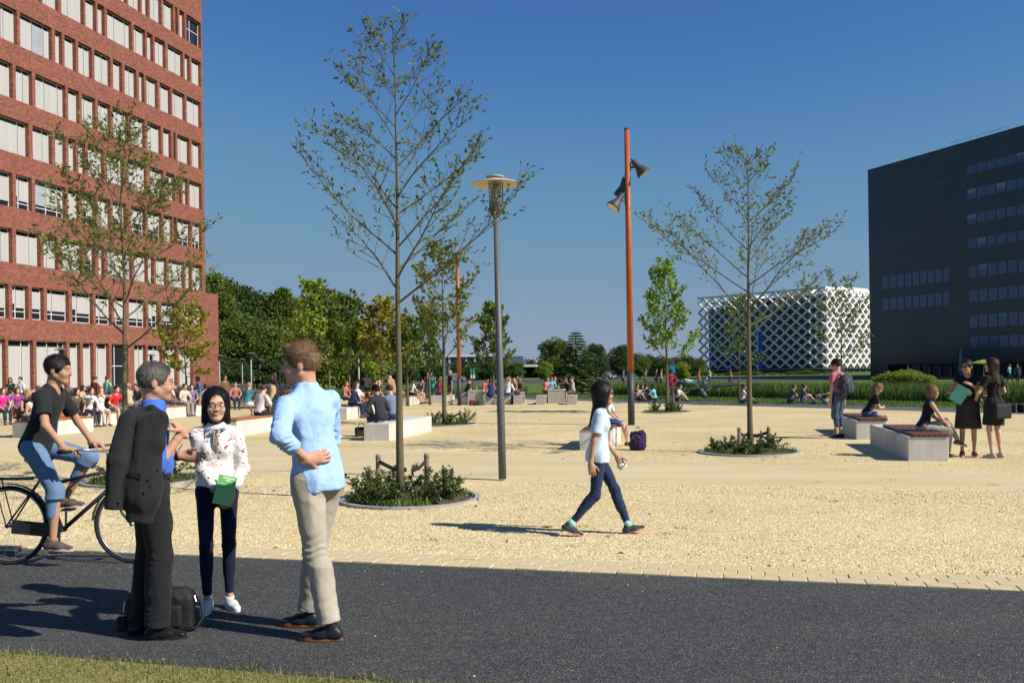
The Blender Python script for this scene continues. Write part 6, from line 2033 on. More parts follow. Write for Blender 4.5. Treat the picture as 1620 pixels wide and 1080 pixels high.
def stone_table(px, py, w, label):
    c = gnd(px, py); root = empty('stone_table', c, R(-6)); tag(root, label, 'table', 'stone tables beyond the gravel')
    m = MB(); m.bbox(-w/2, w/2, 0, .12, 0, .64, .006); m.build('end_panel', M['concrete_table'], root)
    m = MB(); m.bbox(-w/2, w/2, 1.7, 1.82, 0, .64, .006); m.build('end_panel', M['concrete_table'], root)
    m = MB(); m.bbox(-w/2-.01, w/2+.01, -.01, 1.83, .642, .70, .006); m.build('table_top', M['concrete_table'], root)
    return root
def stone_stool(px, py, w, label):
    c = gnd(px, py); root = empty('stone_stool', c, R(-6)); tag(root, label, 'stool', 'stone stools around the stone tables')
    for y0 in (0, 1.5):
        m = MB(); m.bbox(-w/2, w/2, y0, y0+.10, 0, .38, .005); m.build('end_panel', M['concrete_table'], root)
    m = MB(); m.bbox(-w/2, w/2, -.005, 1.605, .382, .44, .005); m.build('seat', M['concrete_table'], root)
    return root
stone_table(752, 640, .76, 'grey stone table right of the distant orange pole')
stone_table(880, 638, .84, 'grey stone table left of the walking woman')
for px, lb in ((775,'grey stone stool right of the first stone table'),(801,'grey stone stool just right of the lamp post'),(819,'rightmost grey stone stool beside the lamp post'),(855,'grey stone stool left of the second stone table'),(905,'grey stone stool right of the second stone table')):
    stone_stool(px, 640, .42, lb)

# ------------------------------------------------------------------ signs and banners
M['sign_blue'] = plain('sign_blue', (.02,.20,.55), .4, .05, 3); M['lime_paint'] = plain('lime_paint', (.42,.60,.03), .5, .05, 3); M['sign_green'] = plain('sign_green', (.03,.25,.16), .5, .1, 3)
b = Vector((uv(706,600)[0]*50, 50, 0)); sg = empty('bus_stop_sign', b); tag(sg, 'blue bus stop flag sign on a lime yellow post', 'sign')
m = MB(); m.tube([(0,0,0),(0,0,1.45)], .035, 8); m.build('post', M['lime_paint'], sg)
m = MB(); m.tube([(0,0,1.45),(0,0,2.2)], .04, 8); m.build('sleeve', M['sign_green'], sg)
for s in (-1,1): m = MB(); m.box(.045*s if s > 0 else -.21, .21 if s > 0 else -.045, -.015, .015, 1.45, 2.15); m.build('panel', M['sign_blue'], sg)
m = MB(); m.prism([(.08,-.018),(.20,-.018),(.20,-.0165),(.08,-.0165)], 1.75, 2.1) if 0 else m.add([(.10,-.0165,1.7),(.195,-.0165,2.08),(.195,-.0165,1.8)], [(0,2,1)]); m.build('arrow', M['white_paint'], sg)
b = Vector((uv(1064,600)[0]*52, 52, 0)); sg = empty('bus_stop_sign', b); tag(sg, 'small blue sign on a lime post behind the bright green tree', 'sign')
m = MB(); m.tube([(0,0,0),(0,0,1.4)], .03, 8); m.build('post', M['lime_paint'], sg)
m = MB(); m.box(-.16,.16,-.015,.015,1.4,1.85); m.build('panel', M['sign_blue'], sg)
b = Vector((uv(748,600)[0]*55, 55, 0)); sg = empty('notice_flag', b); tag(sg, 'green and white notice flag behind the first stone table', 'sign')
m = MB(); m.tube([(0,0,0),(0,0,1.9)], .03, 8); m.build('post', M['steel_dark'], sg)
m = MB(); m.box(-.13,.13,-.01,.01,1.25,1.45); m.build('lower_panel', M['white_paint'], sg)
m = MB(); m.box(-.13,.13,-.01,.01,1.45,1.85); m.build('upper_panel', M['sign_green'], sg)
b = Vector((uv(1199,560)[0]*150, 150, 0)); sg = empty('banner_mast', b); tag(sg, 'tall white mast with narrow blue banner before the lattice facade', 'mast')
m = MB(); m.tube([(0,0,0),(0,0,9.4)], .09, 8); m.build('mast', M['white_paint'], sg)
m = MB(); m.bbox(.1,.75,-.03,.03,1.6,7.6,.02); m.build('banner', plain('banner_blue', (.06,.16,.42), .7, .1, 1), sg)
b = Vector((uv(1520,580)[0]*112, 112, 0)); pr = empty('closed_parasol', b); tag(pr, 'closed grey parasol standing before the dark office block', 'parasol')
m = MB(); m.lathe([(.05,0),(.05,.6)], 8); m.build('pole', M['steel_light'], pr)
m = MB(); m.lathe([(.26,.6),(.30,1.0),(.22,2.4),(.10,3.5),(.02,3.7)], 12); m.build('canopy', plain('parasol_grey', (.16,.19,.25), .8, .1, 2), pr, smooth=True)
b = Vector((uv(1556,580)[0]*105, 105, 0)); pr = empty('open_parasol', b); tag(pr, 'open green parasol before the dark office block', 'parasol')
m = MB(); m.lathe([(.04,0),(.04,2.1)], 8); m.build('pole', M['steel_light'], pr)
m = MB(); m.lathe([(1.5,1.75),(1.48,1.83),(.7,2.1),(.02,2.25)], 8); m.build('canopy', plain('parasol_green', (.20,.30,.05), .8, .1, 2), pr)

# bronze twig sculpture on the lawn
sc_ = empty('twig_sculpture', gnd(1085, 634)); tag(sc_, 'dark green bronze twig sculpture with large leaves on the far lawn', 'sculpture')
Ys = sc_.location.y; O = Vector(sc_.location)
pt = lambda x, y, d=0: at(x, y, Ys+d)-O
m = MB(); m.tube([pt(1030,631,-.6), pt(1060,628), pt(1095,619,.3), pt(1130,611,.4), pt(1165,607,.5), pt(1200,607,.8)], [.03,.06,.075,.08,.07,.05], 8); m.tube([pt(1078,624,.1), pt(1078,614,.1), pt(1085,607,0)], [.04,.035,.03], 6); m.tube([pt(1130,611,.4), pt(1116,618,.2), pt(1113,628,.1)], [.04,.03,.02], 6); m.tube([pt(1078,624), pt(1080,640)], [.03,.02], 6); m.tube([pt(1137,611,.4), pt(1137,638,.4)], [.025,.02], 6)
m.build('twig', plain('bronze_green', (.03,.05,.045), .45, .3, 3, .5, .5), sc_, smooth=True)
for (x, y, rx_, rz_, tl) in ((1088,605,.50,.22,.15),(1115,606,.20,.36,.5),(1112,622,.36,.17,.9),(1070,607,.24,.15,-.5)):
    f = Field([-.8,-.3,-.8],[.8,.3,.8],.04); f.ell((0,0,0),(rx_,.10,rz_)); V, F = f.mesh(1)
    V = wrinkle(V, F, .03, (4,4,4), 2); o = obj('leaf', npmesh('leaf', V, F, plain('patina', (.045,.085,.075), .4, .3, 3, .5, .4), True), sc_); o.location = pt(x, y); o.rotation_euler = (0, tl, .3)

# ------------------------------------------------------------------ parked cars far behind
def car(px, Y, rz, c, label):
    root = empty('parked_car', (uv(px,600)[0]*Y, Y, 0), rz); tag(root, label, 'car', 'cars in the distant car park')
    prof = [(-2.1,.35),(-2.1,.75),(-1.95,.95),(-1.2,1.02),(-.75,1.42),(.55,1.45),(1.2,1.0),(1.95,.85),(2.1,.65),(2.1,.35)]
    m = MB(); n = len(prof); vs_ = []
    for y, k in ((-.82,.0),(-.72,.04),(.72,.04),(.82,.0)):
        for x, z in prof: vs_.append((x, y, z+(k if z > .9 else 0)-(.0 if abs(y) < .8 else (.06 if z > 1.1 else 0))))
    fs_ = [tuple(range(n)), tuple(range(4*n-1,3*n-1,-1))]
    for j in range(3):
        for i in range(n): fs_.append((j*n+i, (j+1)*n+i, (j+1)*n+(i+1)%n, j*n+(i+1)%n))
    m.add(vs_, fs_); m.build('body', c, root)
    for s in (-1,1):
        m = MB(); m.add([(-1.0,.825*s,1.03),(1.0,.825*s,1.03),(.5,.80*s,1.36),(-.72,.80*s,1.34)], [(0,1,2,3)]); m.build('side_window', M['glass'], root)
    m = MB(); m.add([(.62,-.66,1.44),(.62,.66,1.44),(1.16,.7,1.07),(1.16,-.7,1.07)], [(0,1,2,3)]); m.build('windscreen', M['glass'], root)
    for x in (-1.3,1.3):
        for s in (-1,1):
            m = MB(); m.tube([(x,.66*s,.32),(x,.84*s,.32)], .32, 16); m.build('wheel', M['rubber'], root)
car(966, 165, R(60), plain('paint_silver', (.42,.44,.46), .3, .05, 2, .5), 'silver car in the distant car park left of the orange pole')
car(984, 175, R(50), plain('paint_navy', (.03,.05,.10), .3, .05, 2, .5), 'dark blue car in the distant car park beside the silver one')
car(752, 185, R(25), plain('paint_white', (.5,.5,.5), .3, .05, 2, .5), 'white car in the distant car park behind the stone table')
car(716, 140, R(5), plain('paint_grey', (.2,.21,.22), .3, .05, 2, .5), 'grey car in the distant car park left of the white one')

# ------------------------------------------------------------------ rows of parked bicycles
def merged_bike(c):
    m = MB(); D = bicycle_parts()
    def put(mb, mi):
        m.mi = mi; m.add(mb.v, mb.f)
    for k_ in ('rear','front'):
        put(D[k_][0], 1)
    for k_, mi in (('frame',0),('saddle',1),('handlebar',2),('crank',1),('rack',0)): put(D[k_], mi)
    for q_ in D['mudguard']: put(q_, 0)
    for q_ in D['grip']: put(q_, 1)
    return m.mesh('bicycle', [c, M['rubber'], M['chrome']])
bms = [merged_bike(plain('bike_paint_%d' % i, c, .4, .1, 5, .4)) for i, c in enumerate(((.02,.02,.022),(.05,.06,.08),(.12,.02,.02),(.18,.19,.2)))]
br = random.Random(4)
for i in range(170):
    if i < 125:
        px = br.uniform(50, 335); Y = br.uniform(44, 60) if px > 120 else br.uniform(40, 50)
    else: px = br.uniform(345, 470); Y = br.uniform(48, 66)
    o = obj('bicycle', bms[br.choice((0,0,0,1,1,2,3))]); o.location = (uv(px,610)[0]*Y, Y, 0); o.rotation_euler = (br.uniform(-.08,.08), 0, R(br.choice((0,180))+77+br.uniform(-9,9))); k = br.uniform(.95,1.08); o.scale = (k,k,k)
    tag(o, 'parked bicycle in the dense rows before the brick office', 'bicycle', 'bicycles parked before the brick office')
# ================================================================== THE OTHER PEOPLE
def sit(bend=8, hr=None, hl=None, head=(0,-5), feet=.42, cross=False, twist=0, fz=.085):
    d = dict(pelvis=(0,0,.585), bend=bend, twist=twist, head=head, hr=hr or (-.13,-.30,.62), hl=hl or (.13,-.30,.62), er=(-1,.3,-.5), el=(1,.3,-.5),
             fr=(-.10,-feet,fz), fl=(.10,-feet,fz), kr=(-.1,-1,.9), kl=(.1,-1,.9))
    if cross: d.update(fl=(-.05,-.60,.32), kl=(0,-1,1.2), pl=-15)
    return d
def sitg(bend=12, head=(0,-5)):
    return dict(pelvis=(0,0,.125), bend=bend, head=head, hr=(-.16,-.33,.42), hl=(.16,-.33,.42), er=(-1,.2,-.4), el=(1,.2,-.4), fr=(-.13,-.60,.085), fl=(.13,-.56,.085), kr=(-.2,-.4,1), kl=(.2,-.4,1))
def stand(**k):
    d = dict(); d.update(k); return d
WALK = dict(pelvis=(0,0,.925), hr=(-.2,-.12,.9), hl=(.2,.12,.9), fr=(-.07,.26,.12), fl=(.07,-.26,.09), pr=-15, pl=8, yr=0, yl=0)
def mk(label, base, rz, ht, pose, skin, hair, top, bottom, shoes=(.05,.05,.05), fem=False, hi=False, h=None, group=None, **kw):
    look = dict(skin=skin, hair=hair, fem=fem, shoes=shoes, **kw)
    if h: look['h'] = h
    if top: look['top'] = dict(dict(c=top[0], sleeve=top[1], ease=.016), **(top[2] if len(top) > 2 else {}))
    if bottom: look['bottom'] = dict(dict(kind=bottom[0], c=bottom[1]), **(bottom[2] if len(bottom) > 2 else {}))
    return person(label, base, R(rz), ht, pose, look, hi, group)
G = 'people sitting and standing on the plaza'
def bsit(key, px, a=.36):
    """point on the bench whose label holds key, under photo column px"""
    o, w = next(v for k, v in BEN.items() if key in k)
    best = min((abs(810+FPX*((o+BLT*a+BAX*s_).x/(o+BLT*a+BAX*s_).y-0.0) - px), s_) for s_ in np.linspace(.15, 4.0, 300))
    p = o+BLT*a+BAX*best[1]
    return Vector((p.x, p.y, 0))

# ---- the group at the right benches
def plaid(name, a, b, s=18):
    t = NT(name); w1 = t.node('ShaderNodeTexWave'); w1.bands_direction = 'X'; w1.inputs['Scale'].default_value = s; w2_ = t.node('ShaderNodeTexWave'); w2_.bands_direction = 'Z'; w2_.inputs['Scale'].default_value = s
    for w_ in (w1, w2_): t.link(t.tc(), w_.inputs['Vector'])
    f_ = t.math('MULTIPLY', t.math('ADD', w1.outputs['Fac'], w2_.outputs['Fac']), .5)
    return t.done(t.ramp(f_, [(.25,a),(.75,b)]), .85, None, .15)
M['plaid_teal'] = plaid('plaid_teal', (.01,.02,.03), (.10,.38,.45)); M['plaid_blue'] = plaid('plaid_blue', (.03,.05,.12), (.25,.32,.45), 14)
M['check_shorts'] = plaid('check_shorts', (.02,.03,.05), (.10,.14,.22), 10)
M['stripe_top'] = plaid('stripe_top', (.015,.015,.018), (.02,.02,.025), 3)
M['lace'] = plaid('lace_black', (.008,.008,.009), (.07,.065,.055), 24)

boy, Jy = mk('young man in pink T-shirt and checked shorts standing by the bench, grey backpack on', gnd(1327,693), 215, 1.86,
    stand(head=(14,-14), fr=(-.09,.0,.085), fl=(.09,.03,.085)), 'pale', ('short','brown'), ((.46,.14,.21), .38), ('shorts',(.05,.07,.11), dict(mat=M['check_shorts'], len=.58, ease=.022, flare=.012)), (.012,.012,.014), hi=True)
f = Field([-.25,-.2,-.1],[.25,.25,.6],.011); f.box((0,.01,.20),(.085,.015,.13),.075); f.ell((0,.03,.12),(.17,.11,.14),.06); f.box((0,.10,.14),(.07,.012,.06),.035,k=.03); f.cut((0,0,.002),(0,0,-1)); V, F = f.mesh(1); V = wrinkle(V, F, .012, (8,8,8), 3)
def backpack(loc, rz, c, label, size=1.0, tilt=(0,0), accent=None):
    root = empty('backpack', loc, rz, size); tag(root, label, 'backpack'); root.rotation_euler = (tilt[0], tilt[1], rz)
    mt = cloth(c, 180); obj('pack_body', npmesh('pack_body', V_bp, F_bp, mt, True), root)
    m = MB(); m.sphere((0,.135,.12),(.07,.03,.05),12,8); m.build('front_pocket', accent or mt, root, smooth=True)
    for s in (-1,1):
        m = MB(); m.tube([(.08*s,-.05,.42),(.10*s,-.16,.36),(.10*s,-.17,.2),(.09*s,-.05,.05)], .018, 6); m.build('strap', mt, root, smooth=True)
    m = MB(); m.tube([(-.04,-.02,.46),(0,-.03,.50),(.04,-.02,.46)], .01, 6); m.build('grab_loop', mt, root)
    m = MB(); m.tube([(-.10,.105,.20),(-.07,.115,.27),(0,.10,.31),(.07,.115,.27),(.10,.105,.20)], .005, 5); m.build('zip', M['steel_light'], root)
    return root
V_bp, F_bp = V, F
backpack(wp(boy, Jy['pv']+Jy['up']*.03-Jy['fwd']*.19), R(215), (.045,.055,.075), 'dark grey backpack on the back of the young man in pink', 1.08)
mk('woman in black striped T-shirt and denim shorts bent over her phone on the bench', bsit('beside the boy', 1371, .40), 78, 1.70, sit(24, (-.07,-.36,.72), (.07,-.36,.72), (0,-38), .36), 'pale', ('long','fair'),
   ((.016,.016,.018), .36), ('shorts',(.10,.13,.30), dict(len=.26)), (.1,.1,.1), True, True)
bob_, Jbob = mk('woman with brown bob in navy sleeveless top and grey leggings sitting on the bench', bsit('nearest the two women', 1460, .42), 80, 1.70, sit(14, (-.05,-.42,.60), (.08,-.40,.62), (12,-4), .40, True), 'pale', ('bob','fair'),
   ((.010,.013,.030), 0), ('leggings',(.30,.28,.26)), (.10,.06,.04), True, True)
drs, Jd = mk('woman in sunglasses and black dress standing with a turquoise folder', gnd(1532,722), -22, 1.78,
   stand(head=(-32,-4), hr=(-.10,-.25,1.16), er=(-1,.4,-.4), hl=(.06,-.22,1.30), el=(1,.3,-.6), sw=.155), 'tan', ('bun','darkbrown'),
   ((.012,.012,.013), .12), ('dress',(.012,.012,.013), dict(mat=M['lace'], len=.44, hemr=.215)), (.35,.02,.03), True, True)
L, rot = head_frame(Jd); m = MB()
m.tube([L(-.08,.0,.006), L(-.055,-.095,.008), L(0,-.106,.010), L(.055,-.095,.008), L(.08,0,.006)], .004, 5)
sg_ = m.build('sunglasses', M['leather'], drs, smooth=True)
for s in (-1,1): m = MB(); m.sphere(L(.033*s,-.098,.004), (.026,.010,.018), 12, 8); m.build('lens', M['leather'], sg_, smooth=True)
fo_ = empty('folder', wp(drs, (-.155,-.31,1.14)), R(-30)); fo_.rotation_euler = (R(12), R(32), R(-22)); tag(fo_, 'turquoise folder held by the woman in the black dress', 'folder')
m = MB(); m.box(-.115,.115,-.004,.004,-.155,.155); m.build('cover', plain('folder_turquoise', (.10,.42,.36), .5, .05, 6), fo_)
m = MB(); m.box(-.11,.113,.0042,.008,-.15,.15); m.build('paper', M['white_paint'], fo_)
w2p, J2 = mk('woman with long brown hair in black top and skirt, black bag on her arm', gnd(1574,724), 200, 1.80,
   stand(head=(40,0), hr=(-.16,-.24,1.06), er=(-1,.5,-.3), hl=(.16,-.25,1.02), el=(1,.5,-.4), sw=.155), 'pale', ('long','brown'),
   ((.012,.012,.013), .30), ('skirt',(.02,.022,.026), dict(len=.36, hemr=.185)), (.45,.34,.31), True, True)
hb_ = empty('handbag', wp(w2p, (-.10,.10,.72)), R(200)); tag(hb_, 'black handbag hanging beside the long haired woman in black', 'bag')
f = Field([-.3,-.15,-.05],[.3,.15,.4],.012); f.box((0,0,.13),(.15,.03,.10),.03); V, F = f.mesh(1); obj('bag_body', npmesh('bag_body', V, F, M['nylon'], True), hb_); hb_.location = wp(w2p, (.05,.20,.70))
m = MB(); m.tube([(-.12,0,.24),(-.09,-.06,.50),(0,-.10,.66),(.09,-.06,.50),(.12,0,.24)], .010, 6); m.build('strap', M['nylon'], hb_)

# ---- bench behind the walking woman
mk('woman in white top and denim shorts sitting on the bench behind the walking woman', bsit('short concrete bench', 957, .42), 74, 1.68, sit(6, head=(0,-25), feet=.52), 'pale', ('long','darkbrown'), ((.60,.58,.56), .5), ('shorts',(.05,.09,.22)), (.08,.05,.04), True)
backpack(gnd(1010,712), R(150), (.035,.02,.075), 'purple backpack lying on the gravel beside the orange pole', 1.0, (R(14), R(8)), cloth((.045,.028,.085), 180))

# ---- the two men on the bare bench and the group behind
mk('man in charcoal sweater sitting on the bare bench with his back turned', bsit('bare concrete bench', 603, .30), 222, 1.80, sit(22, head=(20,-20), feet=.40), 'tan', ('short','black'), ((.028,.034,.042), .95, dict(ease=.022)), ('shorts',(.03,.035,.05)), (.05,.05,.05), hi=True)
mk('man in blue checked shirt beside the man in charcoal sweater', bsit('bare concrete bench', 622, .30), 222, 1.76, sit(16, head=(25,-15)), 'pale', ('short','darkbrown'), ((.1,.1,.2), .9, dict(mat=M['plaid_blue'], ease=.02)), ('jeans',(.03,.04,.08)), (.05,.05,.05))
mk('man in tan jacket and dark cap standing behind the two seated men', gnd(623,660), 250, 1.76, stand(bend=14), 'pale', ('short','black'), ((.30,.20,.11), .95, dict(ease=.025, hem=-.06)), ('trousers',(.10,.07,.05)))

# ---- everyone else: (label, px, py, rz, height, pose, skin, hair, top, bottom, fem)
BARE = None
crowd = [
 ('woman in white vest and sunglasses leaning forward at the left edge', ('left picture edge',8),62,1.75,sit(34,(.0,-.42,.70),(.12,-.40,.66),(10,-15),.40),'tan',('bob','darkbrown'),((.62,.62,.62),.0),('trousers',(.015,.015,.016)),True),
 ('blonde woman in black vest sitting with bare crossed legs on the left bench', ('left picture edge',40),55,1.74,sit(6,(-.02,-.30,.85),(.12,-.36,.62),(10,0),.50,True),'tan',('long','blond'),((.014,.014,.015),.0),('shorts',(.03,.03,.035)),True),
 ('blonde woman in white vest with her back turned on the left bench', ('left picture edge',50),190,1.70,sit(5),'tan',('long','blond'),((.64,.64,.64),.0),('shorts',(.1,.1,.12)),True),
 ('person in bright pink top at the far left', 2,672,60,1.72,sit(10),'pale',('bob','brown'),((.62,.03,.25),.3),('jeans',(.03,.04,.08)),True),
 ('person in purple top behind the left bench', 28,668,40,1.70,sit(4),'pale',('long','brown'),((.26,.05,.24),.3),('jeans',(.03,.04,.08)),True),
 ('person in black sitting at the end of the left bench', 64,672,70,1.74,sit(12),'pale',('short','black'),((.02,.02,.02),.4),('trousers',(.03,.03,.04)),False),
 ('dark haired woman in black top standing by the parked bicycles', 17,652,20,1.72,stand(),'tan',('long','black'),((.03,.03,.03),.2),('jeans',(.03,.04,.07)),True),
 ('man in white shirt standing beside the dark haired woman', 34,653,-20,1.74,stand(),'pale',('short','darkbrown'),((.60,.60,.60),.4),('trousers',(.05,.05,.06)),False),
 ('woman in camouflage brown top sitting just behind the cyclist', ('behind the cyclist',118),60,1.70,sit(10),'pale',('long','brown'),((.10,.08,.05),.5),('jeans',(.02,.02,.03)),True),
 ('woman in white blouse resting her chin on her hand', ('behind the cyclist',139),60,1.72,sit(14,(.0,-.18,1.10),(.1,-.35,.62),(0,0)),'pale',('pony','brown'),((.60,.60,.59),.8,dict(ease=.022)),('jeans',(.03,.04,.07)),True),
 ('red haired woman in white top and shorts with sunglasses, drinking', ('behind the cyclist',158),50,1.70,sit(4,(-.03,-.14,1.12),(.03,-.16,1.12),(0,4),.46),'pale',('bob','ginger'),((.62,.60,.58),.0),('shorts',(.6,.6,.6)),True),
 ('man in red T-shirt leaning on the bench near the slim tree trunk', ('behind the cyclist',179),60,1.78,sit(16),'pale',('short','black'),((.50,.03,.035),.36),('shorts',(.25,.24,.2)),False),
 ('person in denim jacket with black backpack standing before the yellow tree', 316,656,300,1.66,stand(bend=6,hl=(.10,-.25,1.10)),'tan',('bob','black'),((.07,.14,.24),.9,dict(ease=.024,hem=-.12)),('leggings',(.28,.2,.16)),True),
 ('pale shirted man sitting left of the denim jacket', ('small yellow tree',289),60,1.74,sit(10),'pale',('short','brown'),((.52,.48,.42),.5),('trousers',(.3,.27,.22)),False),
 ('woman in lilac top and sunglasses sitting behind the young woman', ('small yellow tree',303),20,1.70,sit(5),'pale',('bun','darkbrown'),((.24,.16,.30),.3),('jeans',(.05,.06,.1)),True),
 ('man in teal checked shirt sitting with his back turned left of the tall man', 391,662,160,1.78,sit(14,(.2,-.3,.85)),'pale',('short','fair'),((.1,.3,.4),.4,dict(mat=M['plaid_teal'])),('shorts',(.5,.48,.44)),False),
 ('man in pale pink shirt sitting on the orange bench', ('between the young woman',409),150,1.80,sit(16),'pale',('short','darkbrown'),((.55,.48,.47),.5,dict(ease=.024,hem=-.06)),('trousers',(.02,.02,.04)),False),
 ('blonde woman in charcoal top sitting on the orange bench', ('between the young woman',428),170,1.74,sit(12),'pale',('long','blond'),((.03,.034,.04),.4),('jeans',(.06,.10,.20)),True),
 ('woman in navy dress with long brown hair standing behind the orange bench', 436,656,290,1.76,stand(),'pale',('long','brown'),((.015,.018,.045),.9),('dress',(.015,.018,.045)),True),
 ('fair haired man sitting far behind the young woman', 372,648,30,1.74,sit(8),'pale',('short','brown'),((.4,.15,.12),.5),('jeans',(.03,.04,.08)),False),
 ('seated woman in navy blazer just right of the tall man', ('just right of the tall man',556),80,1.72,sit(14),'pale',('bob','brown'),((.015,.02,.06),.95),('jeans',(.02,.03,.07)),True),
 ('man in white shirt and khaki trousers lounging right of the tall man', ('just right of the tall man',566),75,1.76,sit(-6,feet=.58),'pale',('short','brown'),((.6,.58,.54),.5),('trousers',(.26,.21,.15)),False),
 ('woman in red top among the sitters right of the tall man', 546,648,70,1.70,sit(6),'pale',('long','ginger'),((.4,.1,.08),.4),('jeans',(.03,.04,.07)),True),
 ('woman in pale top standing far behind the benches', 581,640,20,1.74,stand(hr=(-.05,-.2,1.4)),'pale',('long','brown'),((.5,.45,.44),.5),('jeans',(.08,.1,.15)),True),
 ('man in navy jumper sitting on the distant orange bench', ('behind the two seated men',589),70,1.76,sit(14),'pale',('short','brown'),((.02,.03,.08),.9),('trousers',(.4,.36,.28)),False),
 ('person in white cap and red shirt on the distant orange bench', ('behind the two seated men',597),100,1.70,sit(6),'pale',('short','blond'),((.40,.10,.10),.4),('trousers',(.5,.45,.36)),False),
 ('man in white T-shirt and navy shorts sitting with stretched legs', ('under the man in white',650),72,1.78,sit(6,feet=.56),'tan',('short','darkbrown'),((.60,.60,.58),.4),('shorts',(.02,.03,.08)),False),
 ('man in black T-shirt hunched forward beside the white T-shirt', ('under the man in white',658),68,1.80,sit(30,feet=.46),'pale',('short','black'),((.015,.015,.016),.4),('shorts',(.03,.03,.03)),False),
 ('dark dressed person standing far behind the hunched man', 677,634,10,1.72,stand(),'tan',('long','black'),((.06,.04,.06),.5),('jeans',(.05,.05,.09)),True),
 ('woman in teal dress standing far behind the benches', 684,635,-20,1.70,stand(),'tan',('long','brown'),((.05,.34,.30),.2),('dress',(.05,.34,.30)),True),
 ('red haired woman in maroon top sitting with her back turned', ('left of the distant orange pole',694),170,1.72,sit(10),'pale',('long','ginger'),((.20,.02,.07),.4),('jeans',(.03,.03,.05)),True),
 ('man in light denim shorts lounging back at the foot of the distant orange pole', ('at the foot of the distant',733),282,1.80,sit(-22,(-.26,.20,.50),(.26,.20,.50),(0,10),.74),'pale',('short','black'),((.03,.03,.03),.36),('shorts',(.22,.30,.40),dict(len=.56)),False),
 ('man in coral T-shirt sitting at the first stone table', 764,636,60,1.78,sit(24,(-.08,-.4,.76),(.12,-.4,.76)),'tan',('short','black'),((.52,.09,.11),.4),('shorts',(.1,.1,.12)),False),
 ('woman in royal blue dress sitting at the first stone table', 777,640,190,1.70,sit(10),'tan',('bob','darkbrown'),((.02,.03,.16),.0),('dress',(.02,.03,.16)),True),
 ('dark haired person sitting behind the first stone table', 787,634,150,1.72,sit(14),'pale',('bob','brown'),((.3,.1,.08),.4),('jeans',(.03,.04,.08)),True),
 ('man in white shirt right of the lamp post', 803,640,150,1.74,sit(18),'pale',('short','fair'),((.56,.60,.64),.6),('jeans',(.05,.07,.14)),False),
 ('man in grey shirt bent forward right of the lamp post', 811,639,280,1.78,sit(24),'pale',('short','grey'),((.20,.21,.24),.6),('jeans',(.06,.08,.12)),False),
 ('woman in rust top right of the man in grey shirt', 819,639,285,1.70,sit(16),'pale',('long','blond'),((.26,.07,.03),.3),('jeans',(.03,.03,.05)),True),
 ('woman in black top at the last stool right of the lamp post', 826,638,290,1.70,sit(12),'pale',('long','ginger'),((.03,.03,.03),.5),('jeans',(.25,.25,.27)),True),
 ('man in light blue T-shirt at the second stone table', 871,633,20,1.76,sit(16,(-.1,-.4,.76),(.1,-.4,.76)),'tan',('short','darkbrown'),((.16,.42,.62),.4),('jeans',(.03,.04,.08)),False),
 ('woman with hand at her chin at the second stone table', 879,632,-10,1.72,sit(12,(.0,-.2,1.1)),'pale',('long','ginger'),((.05,.04,.04),.5),('jeans',(.03,.04,.08)),True),
 ('pink shirted person left of the second stone table', 862,634,70,1.70,sit(12),'pale',('bob','brown'),((.5,.15,.15),.4),('jeans',(.03,.04,.08)),True),
 ('woman in black top with hands at her head at the second stone table', 898,636,300,1.70,sit(10,(-.03,-.16,1.15),(.05,-.16,1.15)),'tan',('bun','brown'),((.02,.02,.02),.0),('jeans',(.02,.02,.03)),True),
 ('man in grey T-shirt at the right end of the second stone table', 907,636,285,1.76,sit(6),'pale',('short','darkbrown'),((.36,.38,.40),.4),('shorts',(.1,.1,.12)),False),
 ('sitter in pink top on the lawn left of the orange pole foot', 1012,634,40,1.70,sitg(14),'pale',('long','brown'),((.45,.3,.3),.4),('jeans',(.03,.04,.08)),True),
 ('sitter in black on the lawn just right of the orange pole', 1007,633,20,1.72,sitg(8),'pale',('short','black'),((.03,.03,.03),.4),('jeans',(.3,.35,.4)),False),
 ('sitter in dark green T-shirt on the lawn', 1025,634,200,1.76,sitg(16),'pale',('short','darkbrown'),((.06,.14,.14),.4),('jeans',(.03,.04,.08)),False),
 ('sitter in turquoise top on the lawn', 1037,634,240,1.70,sitg(12),'pale',('bob','darkbrown'),((.12,.50,.52),.3),('leggings',(.4,.4,.42)),True),
 ('woman in maroon standing behind the bright green tree trunk', 1062,637,170,1.70,stand(bend=12),'tan',('bob','black'),((.30,.035,.06),.9,dict(ease=.03,hem=-.1)),('leggings',(.35,.22,.16)),True),
 ('sitter in white shirt right of the bright green tree', 1072,635,60,1.70,sitg(12),'pale',('short','brown'),((.5,.5,.5),.4),('jeans',(.05,.07,.12)),False),
 ('sitter in white T-shirt leaning on the small far tree', 1175,638,80,1.72,sitg(6),'tan',('bun','brown'),((.60,.60,.60),.3),('shorts',(.05,.05,.07)),True),
 ('sitter in grey on the lawn before the lattice building', 1249,638,90,1.74,sitg(20),'pale',('short','brown'),((.08,.09,.10),.4),('jeans',(.06,.08,.12)),False),
 ('woman in blue patterned dress sitting on the far lawn', 1270,638,80,1.70,sitg(6),'pale',('bun','brown'),((.10,.11,.18),.3),('leggings',(.2,.22,.3)),True),
 ('person with bare legs lying on the lawn left of the young man in pink', 1306,639,250,1.70,sitg(-30),'pale',('long','blond'),((.5,.4,.08),.3),('shorts',(.1,.14,.3)),True),
]
